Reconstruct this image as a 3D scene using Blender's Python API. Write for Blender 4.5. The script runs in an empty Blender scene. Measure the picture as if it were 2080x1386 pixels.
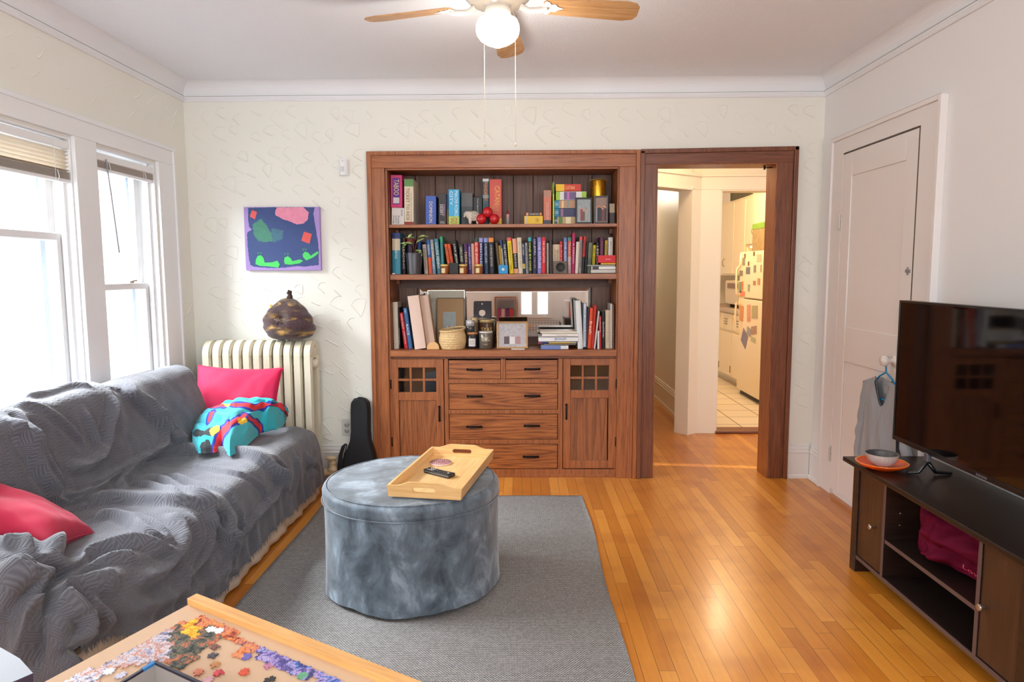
import bpy, bmesh, math, random
import numpy as np
from mathutils import Vector, Matrix

random.seed(7)
rng = np.random.RandomState(7)
S = bpy.context.scene
COL = S.collection
PI = math.pi

# ------------------------------------------------------------------ camera
CAM = np.array([0.0, -4.4, 1.346])
FOC = 1398.5
_yaw, _pitch, _roll = -0.013979, 0.101259, -0.0044546
_f = np.array([math.sin(_yaw) * math.cos(_pitch), math.cos(_yaw) * math.cos(_pitch), -math.sin(_pitch)])
_r = np.array([math.cos(_yaw), -math.sin(_yaw), 0.0])
_u = np.cross(_r, _f)
RT = math.cos(_roll) * _r + math.sin(_roll) * _u
UP = -math.sin(_roll) * _r + math.cos(_roll) * _u
FW = _f
cam_data = bpy.data.cameras.new('camera')
cam_data.sensor_width = 36.0
cam_data.lens = FOC / 2080 * 36
cam_data.clip_start = 0.05
cam = bpy.data.objects.new('camera', cam_data)
COL.objects.link(cam)
cam.matrix_world = Matrix(((RT[0], UP[0], -FW[0], CAM[0]), (RT[1], UP[1], -FW[1], CAM[1]), (RT[2], UP[2], -FW[2], CAM[2]), (0, 0, 0, 1)))
S.camera = cam


def _ray(x, y):
    return FW + (x - 1040) / FOC * RT - (y - 693) / FOC * UP


def aty(x, y, Y=0.0):
    d = _ray(x, y); return CAM + (Y - CAM[1]) / d[1] * d


def atz(x, y, Z=0.0):
    d = _ray(x, y); return CAM + (Z - CAM[2]) / d[2] * d


def atx(x, y, X=0.0):
    d = _ray(x, y); return CAM + (X - CAM[0]) / d[0] * d


# ------------------------------------------------------------------ world, lights, exposure
S.view_settings.view_transform = 'Standard'
S.view_settings.look = 'None'
S.view_settings.exposure = -0.98
S.view_settings.gamma = 1.0
S.view_settings.use_curve_mapping = False
S.cycles.use_denoising = True
S.cycles.max_bounces = 8
S.cycles.diffuse_bounces = 5
S.cycles.glossy_bounces = 4
S.cycles.transmission_bounces = 6
S.cycles.transparent_max_bounces = 8
S.cycles.sample_clamp_indirect = 6.0
S.cycles.caustics_reflective = False
S.cycles.caustics_refractive = False

W = bpy.data.worlds.new('sky')
S.world = W
W.use_nodes = True
wb = W.node_tree.nodes['Background']
wb.inputs[0].default_value = (0.90, 0.955, 1.0, 1)
wb.inputs[1].default_value = 5.0


def area(name, loc, rot, sx, sy, energy, color=(1, 1, 1), portal=False, spread=PI):
    l = bpy.data.lights.new(name, 'AREA'); l.shape = 'RECTANGLE'; l.size = sx; l.size_y = sy
    l.energy = energy; l.color = color; l.spread = spread
    o = bpy.data.objects.new(name, l); COL.objects.link(o); o.location = loc; o.rotation_euler = rot
    if portal: l.cycles.is_portal = True
    return o


def point(name, loc, energy, color, size=0.05):
    l = bpy.data.lights.new(name, 'POINT'); l.energy = energy; l.color = color; l.shadow_soft_size = size
    o = bpy.data.objects.new(name, l); COL.objects.link(o); o.location = loc
    return o


XL, XR, YF, ZC = -2.108, 1.878, -6.0, 2.52
# daylight through the two left windows; the two rear lamps are added fill
area('daylight_between_houses', (-3.35, -1.35, 2.95), Vector((-1.0, 0, .62)).to_track_quat('Z', 'Y').to_euler(), 3.6, 1.5, 2600, (0.88, 0.95, 1.0))
area('added_fill_rear_left', (-0.95, YF - 0.12, 1.75), (PI / 2, 0, 0), 1.1, 1.05, 120, (0.90, 0.96, 1.0))
area('added_fill_rear_right', (1.1, YF - 0.12, 1.75), (PI / 2, 0, 0), 1.1, 1.05, 120, (0.90, 0.96, 1.0))

sun = bpy.data.lights.new('sun', 'SUN'); sun.energy = 6; sun.angle = 0.02; sun.color = (1.0, .97, .92)
so_ = bpy.data.objects.new('sun', sun); COL.objects.link(so_); so_.rotation_euler = Vector((-1.0, 0.12, -1.15)).to_track_quat('-Z', 'Y').to_euler()

# ------------------------------------------------------------------ mesh helpers


class MB:
    def __init__(s):
        s.v = []; s.f = []; s.m = []; s.s = []

    def add(s, vs, fs, mi=0, smooth=False, M=None):
        b = len(s.v)
        for v in vs:
            if M is not None:
                v = M @ Vector(v)
            s.v.append((float(v[0]), float(v[1]), float(v[2])))
        for f in fs:
            s.f.append(tuple(i + b for i in f)); s.m.append(mi); s.s.append(smooth)
        return s

    def box(s, x0, x1, y0, y1, z0, z1, mi=0, M=None):
        if x0 > x1: x0, x1 = x1, x0
        if y0 > y1: y0, y1 = y1, y0
        if z0 > z1: z0, z1 = z1, z0
        vs = [(x0, y0, z0), (x1, y0, z0), (x1, y1, z0), (x0, y1, z0), (x0, y0, z1), (x1, y0, z1), (x1, y1, z1), (x0, y1, z1)]
        fs = [(0, 3, 2, 1), (4, 5, 6, 7), (0, 1, 5, 4), (1, 2, 6, 5), (2, 3, 7, 6), (3, 0, 4, 7)]
        return s.add(vs, fs, mi, False, M)

    def lathe(s, prof, c=(0, 0, 0), seg=32, mi=0, smooth=True, M=None, ax='z', caps=True):
        vs = []; fs = []; n = len(prof)
        for j in range(seg):
            a = 2 * PI * j / seg
            for r, z in prof:
                p = (r * math.cos(a), r * math.sin(a), z)
                if ax == 'y': p = (p[0], -p[2], p[1])
                if ax == 'x': p = (p[2], p[0], p[1])
                vs.append((c[0] + p[0], c[1] + p[1], c[2] + p[2]))
        for j in range(seg):
            k = (j + 1) % seg
            for i in range(n - 1):
                fs.append((j * n + i, k * n + i, k * n + i + 1, j * n + i + 1))
        if caps and prof[0][0] > 1e-6: fs.append(tuple(j * n for j in range(seg))[::-1])
        if caps and prof[-1][0] > 1e-6: fs.append(tuple(j * n + n - 1 for j in range(seg)))
        return s.add(vs, fs, mi, smooth, M)

    def tube(s, pts, r, seg=10, mi=0, closed=False, M=None, smooth=True):
        pts = [Vector(p) for p in pts]; n = len(pts)
        rr = r if isinstance(r, (list, tuple)) else [r] * n
        vs = []; fs = []; up = None
        for i, p in enumerate(pts):
            if closed: t = pts[(i + 1) % n] - pts[i - 1]
            else: t = pts[min(i + 1, n - 1)] - pts[max(i - 1, 0)]
            t.normalize()
            if up is None:
                up = Vector((0, 0, 1)) if abs(t.z) < 0.9 else Vector((1, 0, 0))
            a = t.cross(up)
            if a.length < 1e-6: a = t.orthogonal()
            a.normalize(); b = a.cross(t).normalized(); up = b
            for k in range(seg):
                q = 2 * PI * k / seg
                vs.append(p + (a * math.cos(q) + b * math.sin(q)) * rr[i])
        m = n if closed else n - 1
        for i in range(m):
            for k in range(seg):
                i2 = (i + 1) % n; k2 = (k + 1) % seg
                fs.append((i * seg + k, i * seg + k2, i2 * seg + k2, i2 * seg + k))
        if not closed:
            fs.append(tuple(range(seg))[::-1]); fs.append(tuple((n - 1) * seg + k for k in range(seg)))
        return s.add(vs, fs, mi, smooth, M)

    def prism(s, poly, t0, t1, ax='y', mi=0, M=None, smooth=False):
        # poly in the plane across ax: y -> (x,z), x -> (y,z), z -> (x,y)
        def P(a, b, t):
            return (a, t, b) if ax == 'y' else (t, a, b) if ax == 'x' else (a, b, t)
        n = len(poly)
        vs = [P(a, b, t0) for a, b in poly] + [P(a, b, t1) for a, b in poly]
        fs = [tuple(range(n)), tuple(range(n, 2 * n))[::-1]]
        for i in range(n):
            j = (i + 1) % n; fs.append((i, i + n, j + n, j))
        return s.add(vs, fs, mi, smooth, M)

    def ring(s, outer, inner, t0, t1, ax='y', mi=0, M=None):
        # closed frame between two polygons with the same number of points
        def P(a, b, t):
            return (a, t, b) if ax == 'y' else (t, a, b) if ax == 'x' else (a, b, t)
        n = len(outer); vs = []
        for t in (t0, t1):
            vs += [P(a, b, t) for a, b in outer] + [P(a, b, t) for a, b in inner]
        fs = []
        for i in range(n):
            j = (i + 1) % n
            fs += [(i, j, n + j, n + i), (2 * n + i, 3 * n + i, 3 * n + j, 2 * n + j), (i, 2 * n + i, 2 * n + j, j), (n + i, n + j, 3 * n + j, 3 * n + i)]
        return s.add(vs, fs, mi, False, M)

    def grid(s, P, mi=0, smooth=True, closed_u=False, M=None):
        nu, nv = P.shape[:2]; vs = P.reshape(-1, 3); fs = []
        for i in range(nu - (0 if closed_u else 1)):
            i2 = (i + 1) % nu
            for j in range(nv - 1):
                fs.append((i * nv + j, i2 * nv + j, i2 * nv + j + 1, i * nv + j + 1))
        return s.add(vs, fs, mi, smooth, M)

    def build(s, name, mats, parent=None, bevel=0.0, seg=2, origin=None, label=None, fix=True, sub=0):
        me = bpy.data.meshes.new(name)
        V = np.array(s.v, dtype=float) if s.v else np.zeros((0, 3))
        if parent is not None:
            off = np.array(WLOC.get(parent.name, (0, 0, 0)), dtype=float); loc = (0, 0, 0); base = off
        else:
            lo = V.min(0); hi = V.max(0)
            loc = origin if origin is not None else ((lo[0] + hi[0]) / 2, (lo[1] + hi[1]) / 2, lo[2])
            off = np.array(loc, dtype=float); base = off
        me.from_pydata((V - off).tolist(), [], s.f)
        if not isinstance(mats, (list, tuple)): mats = [mats]
        for m in mats: me.materials.append(m)
        me.polygons.foreach_set('material_index', s.m)
        me.polygons.foreach_set('use_smooth', s.s)
        if fix:
            bm = bmesh.new(); bm.from_mesh(me); bmesh.ops.recalc_face_normals(bm, faces=bm.faces); bm.to_mesh(me); bm.free()
        me.update()
        o = bpy.data.objects.new(name, me); COL.objects.link(o)
        if parent is not None: o.parent = parent
        else: o.location = loc
        WLOC[o.name] = tuple(base)
        if bevel:
            b = o.modifiers.new('bevel', 'BEVEL'); b.width = bevel; b.segments = seg; b.limit_method = 'ANGLE'; b.angle_limit = 0.7
        if sub:
            m = o.modifiers.new('sub', 'SUBSURF'); m.levels = sub; m.render_levels = sub
        if label: o['label'] = label
        return o


WLOC = {}


def thing(name, label, cat, loc=(0, 0, 0), rot=(0, 0, 0), group=None, world=False):
    """Empty at a thing's base. world=True: its parts are given in world coordinates (no rotation)."""
    o = bpy.data.objects.new(name, None); COL.objects.link(o)
    o.location = tuple(float(c) for c in loc); o.rotation_euler = rot; o.empty_display_size = 0.1
    o['label'] = label; o['category'] = cat
    if group: o['group'] = group
    WLOC[o.name] = tuple(float(c) for c in loc) if world else (0, 0, 0)
    return o


def tag(o, label, cat, group=None, kind=None):
    if label: o['label'] = label
    if cat: o['category'] = cat
    if group: o['group'] = group
    if kind: o['kind'] = kind
    return o


def struct(o):
    o['kind'] = 'structure'; return o


def text(name, s, c, ux, uy, w, h, m, parent, off=0.0006, keep=False):
    """flat lettering centred on c (in the parent's own coordinates), filling w x h"""
    cu = bpy.data.curves.new('t', 'FONT'); cu.body = s; cu.extrude = 0.0; cu.resolution_u = 2
    ob = bpy.data.objects.new('t', cu)
    me = bpy.data.meshes.new_from_object(ob)
    bpy.data.objects.remove(ob); bpy.data.curves.remove(cu)
    V = np.zeros(len(me.vertices) * 3); me.vertices.foreach_get('co', V); V = V.reshape(-1, 3)
    if len(V) == 0: return None
    lo = V.min(0); hi = V.max(0); sz = np.maximum(hi - lo, 1e-6)
    sx = w / sz[0]; sy = (h / sz[1]) if h else sx
    if keep: sx = sy = min(sx, sy)
    c = np.array(c, float); ux = np.array(ux, float); uy = np.array(uy, float); n = np.cross(ux, uy)
    if parent is not None: c = c - np.array(WLOC.get(parent.name, (0, 0, 0)))
    Q = (V - (lo + hi) / 2)
    P = c + Q[:, :1] * sx * ux + Q[:, 1:2] * sy * uy + n * off
    me.vertices.foreach_set('co', P.ravel()); me.update()
    me.materials.clear(); me.materials.append(m); me.name = name
    o = bpy.data.objects.new(name, me); COL.objects.link(o)
    if parent is not None: o.parent = parent; WLOC[o.name] = WLOC.get(parent.name, (0, 0, 0))
    return o


# ------------------------------------------------------------------ materials
MATS = {}


def srgb(r, g, b):
    return tuple((c / 255 / 12.92) if c / 255 <= 0.04045 else ((c / 255 + 0.055) / 1.055) ** 2.4 for c in (r, g, b))


def mat(name, rgb, rough=0.5, metal=0.0, spec=0.5, noise=0.0, nscale=20, bump=0.0, bscale=60, sheen=0.0, coat=0.0, emit=None, es=0.0, trans=0.0, alpha=1.0):
    if name in MATS: return MATS[name]
    m = bpy.data.materials.new(name); m.use_nodes = True; nt = m.node_tree; b = nt.nodes['Principled BSDF']
    col = srgb(*rgb)
    b.inputs['Base Color'].default_value = (*col, 1)
    b.inputs['Roughness'].default_value = rough; b.inputs['Metallic'].default_value = metal
    b.inputs['Specular IOR Level'].default_value = spec
    b.inputs['Sheen Weight'].default_value = sheen; b.inputs['Coat Weight'].default_value = coat
    b.inputs['Transmission Weight'].default_value = trans; b.inputs['Alpha'].default_value = alpha
    if emit is not None:
        b.inputs['Emission Color'].default_value = (*srgb(*emit), 1); b.inputs['Emission Strength'].default_value = es
    tc = nt.nodes.new('ShaderNodeTexCoord')
    n = nt.nodes.new('ShaderNodeTexNoise'); n.inputs['Scale'].default_value = nscale; n.inputs['Detail'].default_value = 4
    nt.links.new(tc.outputs['Object'], n.inputs['Vector'])
    if noise:
        mx = nt.nodes.new('ShaderNodeMix'); mx.data_type = 'RGBA'
        mx.inputs[6].default_value = (*[c * (1 - noise) for c in col], 1); mx.inputs[7].default_value = (*[min(1, c * (1 + noise)) for c in col], 1)
        nt.links.new(n.outputs['Fac'], mx.inputs[0]); nt.links.new(mx.outputs[2], b.inputs['Base Color'])
    if bump:
        n2 = nt.nodes.new('ShaderNodeTexNoise'); n2.inputs['Scale'].default_value = bscale; n2.inputs['Detail'].default_value = 3
        nt.links.new(tc.outputs['Object'], n2.inputs['Vector'])
        bp = nt.nodes.new('ShaderNodeBump'); bp.inputs['Strength'].default_value = bump; bp.inputs['Distance'].default_value = 0.004
        nt.links.new(n2.outputs['Fac'], bp.inputs['Height']); nt.links.new(bp.outputs[0], b.inputs['Normal'])
    MATS[name] = m
    return m


def ramp(nt, stops):
    r = nt.nodes.new('ShaderNodeValToRGB'); e = r.color_ramp.elements
    while len(e) < len(stops): e.new(0.5)
    for k, (p, c) in enumerate(stops): e[k].position = p; e[k].color = (*c, 1)
    return r


def wood(name, dark, mid, light, scale=(30, 30, 1.6), rough=0.38, dist=6.0, spec=0.5, figure=0.6, fs=1.0):
    """long grain along the axis with the small scale, with cathedral figure"""
    if name in MATS: return MATS[name]
    m = bpy.data.materials.new(name); m.use_nodes = True; nt = m.node_tree; b = nt.nodes['Principled BSDF']
    tc = nt.nodes.new('ShaderNodeTexCoord')
    mp = nt.nodes.new('ShaderNodeMapping'); mp.inputs['Scale'].default_value = scale
    nt.links.new(tc.outputs['Object'], mp.inputs['Vector'])
    n = nt.nodes.new('ShaderNodeTexNoise'); n.inputs['Scale'].default_value = 3.5; n.inputs['Detail'].default_value = 8; n.inputs['Roughness'].default_value = 0.65
    nt.links.new(mp.outputs[0], n.inputs['Vector'])
    mp2 = nt.nodes.new('ShaderNodeMapping'); mp2.inputs['Scale'].default_value = tuple(c * 0.13 * fs for c in scale)
    nt.links.new(tc.outputs['Object'], mp2.inputs['Vector'])
    n2 = nt.nodes.new('ShaderNodeTexNoise'); n2.inputs['Scale'].default_value = 1.6; n2.inputs['Detail'].default_value = 1.5
    nt.links.new(mp2.outputs[0], n2.inputs['Vector'])
    mu = nt.nodes.new('ShaderNodeMath'); mu.operation = 'MULTIPLY'; mu.inputs[1].default_value = dist * 2
    nt.links.new(n2.outputs['Fac'], mu.inputs[0])
    si = nt.nodes.new('ShaderNodeMath'); si.operation = 'PINGPONG'; si.inputs[1].default_value = 0.5
    nt.links.new(mu.outputs[0], si.inputs[0])
    mx = nt.nodes.new('ShaderNodeMix'); mx.data_type = 'FLOAT'; mx.inputs[0].default_value = figure * 0.5
    nt.links.new(n.outputs['Fac'], mx.inputs[2])
    m2 = nt.nodes.new('ShaderNodeMath'); m2.operation = 'MULTIPLY'; m2.inputs[1].default_value = 2.0
    nt.links.new(si.outputs[0], m2.inputs[0]); nt.links.new(m2.outputs[0], mx.inputs[3])
    r = ramp(nt, [(0.30, srgb(*dark)), (0.47, srgb(*mid)), (0.68, srgb(*light))])
    nt.links.new(mx.outputs[0], r.inputs[0]); nt.links.new(r.outputs[0], b.inputs['Base Color'])
    b.inputs['Roughness'].default_value = rough; b.inputs['Specular IOR Level'].default_value = spec
    bp = nt.nodes.new('ShaderNodeBump'); bp.inputs['Strength'].default_value = 0.15; bp.inputs['Distance'].default_value = 0.002
    nt.links.new(n.outputs['Fac'], bp.inputs['Height']); nt.links.new(bp.outputs[0], b.inputs['Normal'])
    MATS[name] = m
    return m


def floor_mat():
    m = bpy.data.materials.new('maple_strip_floor'); m.use_nodes = True; nt = m.node_tree; b = nt.nodes['Principled BSDF']
    L = nt.links.new
    tc = nt.nodes.new('ShaderNodeTexCoord')
    sp = nt.nodes.new('ShaderNodeSeparateXYZ'); L(tc.outputs['Object'], sp.inputs[0])
    dv = nt.nodes.new('ShaderNodeMath'); dv.operation = 'DIVIDE'; dv.inputs[1].default_value = 0.0575; L(sp.outputs['X'], dv.inputs[0])
    fl = nt.nodes.new('ShaderNodeMath'); fl.operation = 'FLOOR'; L(dv.outputs[0], fl.inputs[0])
    wn = nt.nodes.new('ShaderNodeTexWhiteNoise'); wn.noise_dimensions = '1D'; L(fl.outputs[0], wn.inputs['W'])
    mm = nt.nodes.new('ShaderNodeMath'); mm.operation = 'MULTIPLY_ADD'; mm.inputs[1].default_value = 9.0; L(wn.outputs['Value'], mm.inputs[0]); L(sp.outputs['Y'], mm.inputs[2])
    cb = nt.nodes.new('ShaderNodeCombineXYZ'); L(mm.outputs[0], cb.inputs[0]); L(sp.outputs['X'], cb.inputs[1])
    br = nt.nodes.new('ShaderNodeTexBrick'); br.offset = 0.0; br.squash = 1.0
    br.inputs['Scale'].default_value = 1.0; br.inputs['Brick Width'].default_value = 0.92; br.inputs['Row Height'].default_value = 0.0575
    br.inputs['Mortar Size'].default_value = 0.0011; br.inputs['Mortar Smooth'].default_value = 0.2
    br.inputs['Color1'].default_value = (0, 0, 0, 1); br.inputs['Color2'].default_value = (1, 1, 1, 1); br.inputs['Mortar'].default_value = (0.5, 0.5, 0.5, 1)
    L(cb.outputs[0], br.inputs['Vector'])
    mp = nt.nodes.new('ShaderNodeMapping'); mp.inputs['Scale'].default_value = (34, 1.6, 1); L(tc.outputs['Object'], mp.inputs['Vector'])
    ad = nt.nodes.new('ShaderNodeVectorMath'); ad.operation = 'ADD'; L(mp.outputs[0], ad.inputs[0]); L(br.outputs['Color'], ad.inputs[1])
    n = nt.nodes.new('ShaderNodeTexNoise'); n.inputs['Scale'].default_value = 2.2; n.inputs['Detail'].default_value = 6; L(ad.outputs[0], n.inputs['Vector'])
    n3 = nt.nodes.new('ShaderNodeTexNoise'); n3.inputs['Scale'].default_value = 4.5; n3.inputs['Detail'].default_value = 3; L(tc.outputs['Object'], n3.inputs['Vector'])
    r1 = ramp(nt, [(0.0, srgb(168, 92, 20)), (0.45, srgb(202, 126, 40)), (1.0, srgb(228, 158, 68))])
    mx0 = nt.nodes.new('ShaderNodeMix'); mx0.data_type = 'FLOAT'; mx0.inputs[0].default_value = 0.42
    L(br.outputs['Color'], mx0.inputs[2]); L(n.outputs['Fac'], mx0.inputs[3]); L(mx0.outputs[0], r1.inputs[0])
    r3 = ramp(nt, [(0.33, srgb(185, 130, 85)), (0.50, (1, 1, 1))]); L(n3.outputs['Fac'], r3.inputs[0])
    mu = nt.nodes.new('ShaderNodeMix'); mu.data_type = 'RGBA'; mu.blend_type = 'MULTIPLY'; mu.inputs[0].default_value = 0.28
    L(r1.outputs[0], mu.inputs[6]); L(r3.outputs[0], mu.inputs[7])
    # dark seams of uneven strength
    n4 = nt.nodes.new('ShaderNodeTexNoise'); n4.inputs['Scale'].default_value = 2.0; L(tc.outputs['Object'], n4.inputs['Vector'])
    ms = nt.nodes.new('ShaderNodeMath'); ms.operation = 'MULTIPLY'; L(br.outputs['Fac'], ms.inputs[0]); L(n4.outputs['Fac'], ms.inputs[1])
    m5 = nt.nodes.new('ShaderNodeMath'); m5.operation = 'MULTIPLY'; m5.inputs[1].default_value = 1.55; m5.use_clamp = True; L(ms.outputs[0], m5.inputs[0])
    mg = nt.nodes.new('ShaderNodeMix'); mg.data_type = 'RGBA'; L(m5.outputs[0], mg.inputs[0]); L(mu.outputs[2], mg.inputs[6]); mg.inputs[7].default_value = (*srgb(70, 38, 14), 1)
    L(mg.outputs[2], b.inputs['Base Color'])
    b.inputs['Roughness'].default_value = 0.30; b.inputs['Coat Weight'].default_value = 0.25; b.inputs['Coat Roughness'].default_value = 0.18
    bp = nt.nodes.new('ShaderNodeBump'); bp.inputs['Strength'].default_value = 0.25; bp.inputs['Distance'].default_value = 0.002; bp.invert = True
    L(br.outputs['Fac'], bp.inputs['Height']); L(bp.outputs[0], b.inputs['Normal'])
    return m


def tile_mat():
    m = bpy.data.materials.new('kitchen_tile'); m.use_nodes = True; nt = m.node_tree; b = nt.nodes['Principled BSDF']
    tc = nt.nodes.new('ShaderNodeTexCoord')
    mp = nt.nodes.new('ShaderNodeMapping'); mp.inputs['Rotation'].default_value = (0, 0, 0.0)
    nt.links.new(tc.outputs['Object'], mp.inputs[0])
    br = nt.nodes.new('ShaderNodeTexBrick'); br.offset = 0.0
    br.inputs['Scale'].default_value = 1.0; br.inputs['Brick Width'].default_value = 0.3; br.inputs['Row Height'].default_value = 0.3; br.inputs['Mortar Size'].default_value = 0.006
    br.inputs['Color1'].default_value = (*srgb(225, 210, 185), 1); br.inputs['Color2'].default_value = (*srgb(235, 222, 198), 1); br.inputs['Mortar'].default_value = (*srgb(120, 95, 70), 1)
    nt.links.new(mp.outputs[0], br.inputs['Vector']); nt.links.new(br.outputs['Color'], b.inputs['Base Color'])
    b.inputs['Roughness'].default_value = 0.3
    return m


M_floor = floor_mat(); M_tile = tile_mat()
M_plaster = mat('cream_plaster', (234, 232, 222), 0.85, bump=0.25, bscale=25)
M_plaster_w = mat('white_plaster', (234, 232, 231), 0.8, bump=0.08, bscale=30)
M_stroke = M_plaster
M_ceil = mat('stippled_ceiling', (240, 243, 248), 0.9, bump=0.9, bscale=130)
M_white = mat('white_gloss_paint', (232, 229, 226), 0.42, bump=0.05, bscale=40)
M_crown = mat('white_crown_paint', (234, 234, 236), 0.6)
M_crack = mat('dark_crack', (90, 78, 66), 0.9)
M_cream = mat('cream_gloss_paint', (231, 222, 206), 0.4, bump=0.05, bscale=30)
M_oak = wood('oak_stained', (106, 56, 26), (146, 82, 42), (166, 100, 54), (42, 42, 2.2), figure=.3)
M_oakh = wood('oak_stained_across', (106, 56, 26), (146, 82, 42), (166, 100, 54), (2.2, 42, 42), figure=.3)
M_oakd = wood('oak_drawer', (98, 48, 18), (144, 80, 36), (168, 100, 50), (2.6, 46, 46), figure=0.55, dist=8)
M_oakp = wood('oak_panel', (98, 52, 24), (134, 76, 38), (154, 92, 50), (46, 46, 2.6), figure=0.5, dist=7)
M_oakr = wood('oak_reddish', (82, 42, 24), (110, 60, 36), (128, 76, 48), (42, 42, 2.2), figure=.3)
M_oakrh = wood('oak_reddish_across', (82, 42, 24), (110, 60, 36), (128, 76, 48), (2.2, 42, 42), figure=.3)
M_oakb = wood('oak_back_boards', (70, 40, 26), (98, 62, 44), (118, 80, 58), (34, 34, 1.6), rough=0.5, figure=0.5, dist=7)
M_black = mat('black_paint', (18, 18, 20), 0.4)
M_iron = mat('dark_iron', (42, 32, 28), 0.35, metal=0.8)
# ------------------------------------------------------------------ the room


def wall_x(name, x, y0, y1, z0, z1, holes, m, thick, out):
    """wall in a plane x=const with rectangular holes (y0,y1,z0,z1); thickness away from the room"""
    ys = sorted({y0, y1, *[h[0] for h in holes], *[h[1] for h in holes]})
    b = MB()
    for a, c in zip(ys[:-1], ys[1:]):
        hs = [h for h in holes if h[0] <= a and h[1] >= c]
        zs = [z0]
        for h in hs: zs += [h[2], h[3]]
        zs.append(z1)
        for k in range(0, len(zs), 2):
            if zs[k + 1] > zs[k]: b.box(x, x + out * thick, a, c, zs[k], zs[k + 1])
    return struct(b.build(name, m))


def wall_y(name, y, x0, x1, z0, z1, holes, m, thick, out):
    xs = sorted({x0, x1, *[h[0] for h in holes], *[h[1] for h in holes]})
    b = MB()
    for a, c in zip(xs[:-1], xs[1:]):
        hs = [h for h in holes if h[0] <= a and h[1] >= c]
        zs = [z0]
        for h in hs: zs += [h[2], h[3]]
        zs.append(z1)
        for k in range(0, len(zs), 2):
            if zs[k + 1] > zs[k]: b.box(a, c, y, y + out * thick, zs[k], zs[k + 1])
    return struct(b.build(name, m))


NL, NR = -0.840, 0.606       # niche of the built-in
DL, DR = 0.847, 1.590        # doorway
b = MB(); b.box(XL - 0.3, 3.6, YF - 0.2, 5.6, -0.08, 0.0)
struct(b.build('floor', M_floor, origin=(0, 0, 0)))
b = MB(); b.box(XL, XR, YF, 0.0, ZC, ZC + 0.1)
struct(b.build('ceiling', M_ceil, origin=(0, 0, ZC)))
wb_ = wall_y('wall_back', 0.0, XL - 0.2, XR + 0.15, 0, ZC + 0.1, [(NL - 0.03, NR + 0.03, 0, 2.0), (DL, DR, 0, 2.008)], M_plaster, 0.15, 1)
WN = [(-2.27, -1.127, 0.70, 1.975), (-0.964, -0.387, 0.70, 1.975)]
wl_ = wall_x('wall_left', XL, YF, 0.0, 0, ZC + 0.1, WN, M_plaster, 0.26, -1)
wall_x('wall_right', XR, YF, 0.0, 0, ZC + 0.1, [], M_plaster_w, 0.12, 1)
wall_y('wall_front', YF, XL - 0.1, XR + 0.1, 0, ZC + 0.1, [(-1.5, -0.4, 1.22, 2.28), (0.0, 0.42, 0.66, 1.9), (0.55, 1.65, 1.22, 2.28)], M_plaster_w, 0.15, -1)

# trowel strokes raised out of the plaster


def stroke(b, pts, w, h, nrm, side):
    """low ridge along pts lying on a wall with normal nrm"""
    pts = [Vector(p) for p in pts]; n = len(pts); nv = Vector(nrm); vs = []; fs = []
    for i, p in enumerate(pts):
        t = (pts[min(i + 1, n - 1)] - pts[max(i - 1, 0)]).normalized(); s = t.cross(nv).normalized()
        k = math.sin(PI * (i + 0.6) / (n + 0.2)) ** 0.5
        vs += [p - s * w * 0.9 + nv * 0.0002, p - s * w * 0.1 + nv * h * k, p + s * w * 0.25 + nv * h * k * 0.9, p + s * w * 1.1 + nv * 0.0002]
    for i in range(n - 1):
        for j in range(3):
            fs.append((i * 4 + j, i * 4 + j + 1, i * 4 + 5 + j, i * 4 + 4 + j))
    b.add(vs, fs, 0, True)


def strokes(name, parent, P, u0, u1, v0, v1, nrm, skip, amp=1.0, du=0.108, dv=0.112):
    b = MB(); r = random.Random(3)
    v = v0; row = 0
    while v < v1:
        u = u0 + (row % 2) * du * 0.5 + r.uniform(-.02, .02)
        while u < u1:
            cu, cv = u + r.uniform(-.022, .022), v + r.uniform(-.025, .025)
            u += du * r.uniform(0.8, 1.2)
            if skip(cu, cv) or r.random() < 0.10: continue
            a = math.radians(r.uniform(-52, -22)); L = r.uniform(0.055, 0.10)
            p0 = (cu, cv); p1 = (cu + L * math.cos(a), cv + L * math.sin(a))
            am = amp * r.uniform(0.55, 1.3)
            if skip(*p1): continue
            mid = ((p0[0] + p1[0]) / 2 + .003, (p0[1] + p1[1]) / 2 - .004)
            stroke(b, [P(*p0), P((p0[0] + mid[0]) / 2, (p0[1] + mid[1]) / 2), P(*mid), P((p1[0] + mid[0]) / 2, (p1[1] + mid[1]) / 2), P(*p1)], 0.0047, 0.0062 * am, nrm, 1)
            if r.random() < 0.62:
                pts = []
                p2 = (p0[0] + L * r.uniform(0.75, 1.0), p0[1] + L * r.uniform(0.3, 0.55))
                if skip(*p2): continue
                for k in range(8):
                    t = k / 7
                    q = ((1 - t) ** 2 * p0[0] + 2 * t * (1 - t) * (p0[0] + .25 * L) + t * t * p2[0], (1 - t) ** 2 * p0[1] + 2 * t * (1 - t) * (p0[1] + .62 * L) + t * t * p2[1])
                    pts.append(P(*q))
                stroke(b, pts, 0.0034, 0.0032 * am, nrm, 1)
                if r.random() < 0.3:
                    stroke(b, [P(*p2), P((p2[0] + p1[0]) / 2 + .004, (p2[1] + p1[1]) / 2), P(*p1)], 0.0034, 0.0028 * am, nrm, 1)
        v += dv * r.uniform(0.85, 1.1); row += 1
    return b.build(name, M_stroke, parent, fix=False)


def skip_back(x, z):
    return (-0.98 < x < 1.73 and z < 2.125) or x > XR - 0.03 or x < XL + 0.03 or z > 2.40 or z < 0.24 or (-1.78 < x < -1.26 and 1.34 < z < 1.77)


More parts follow.
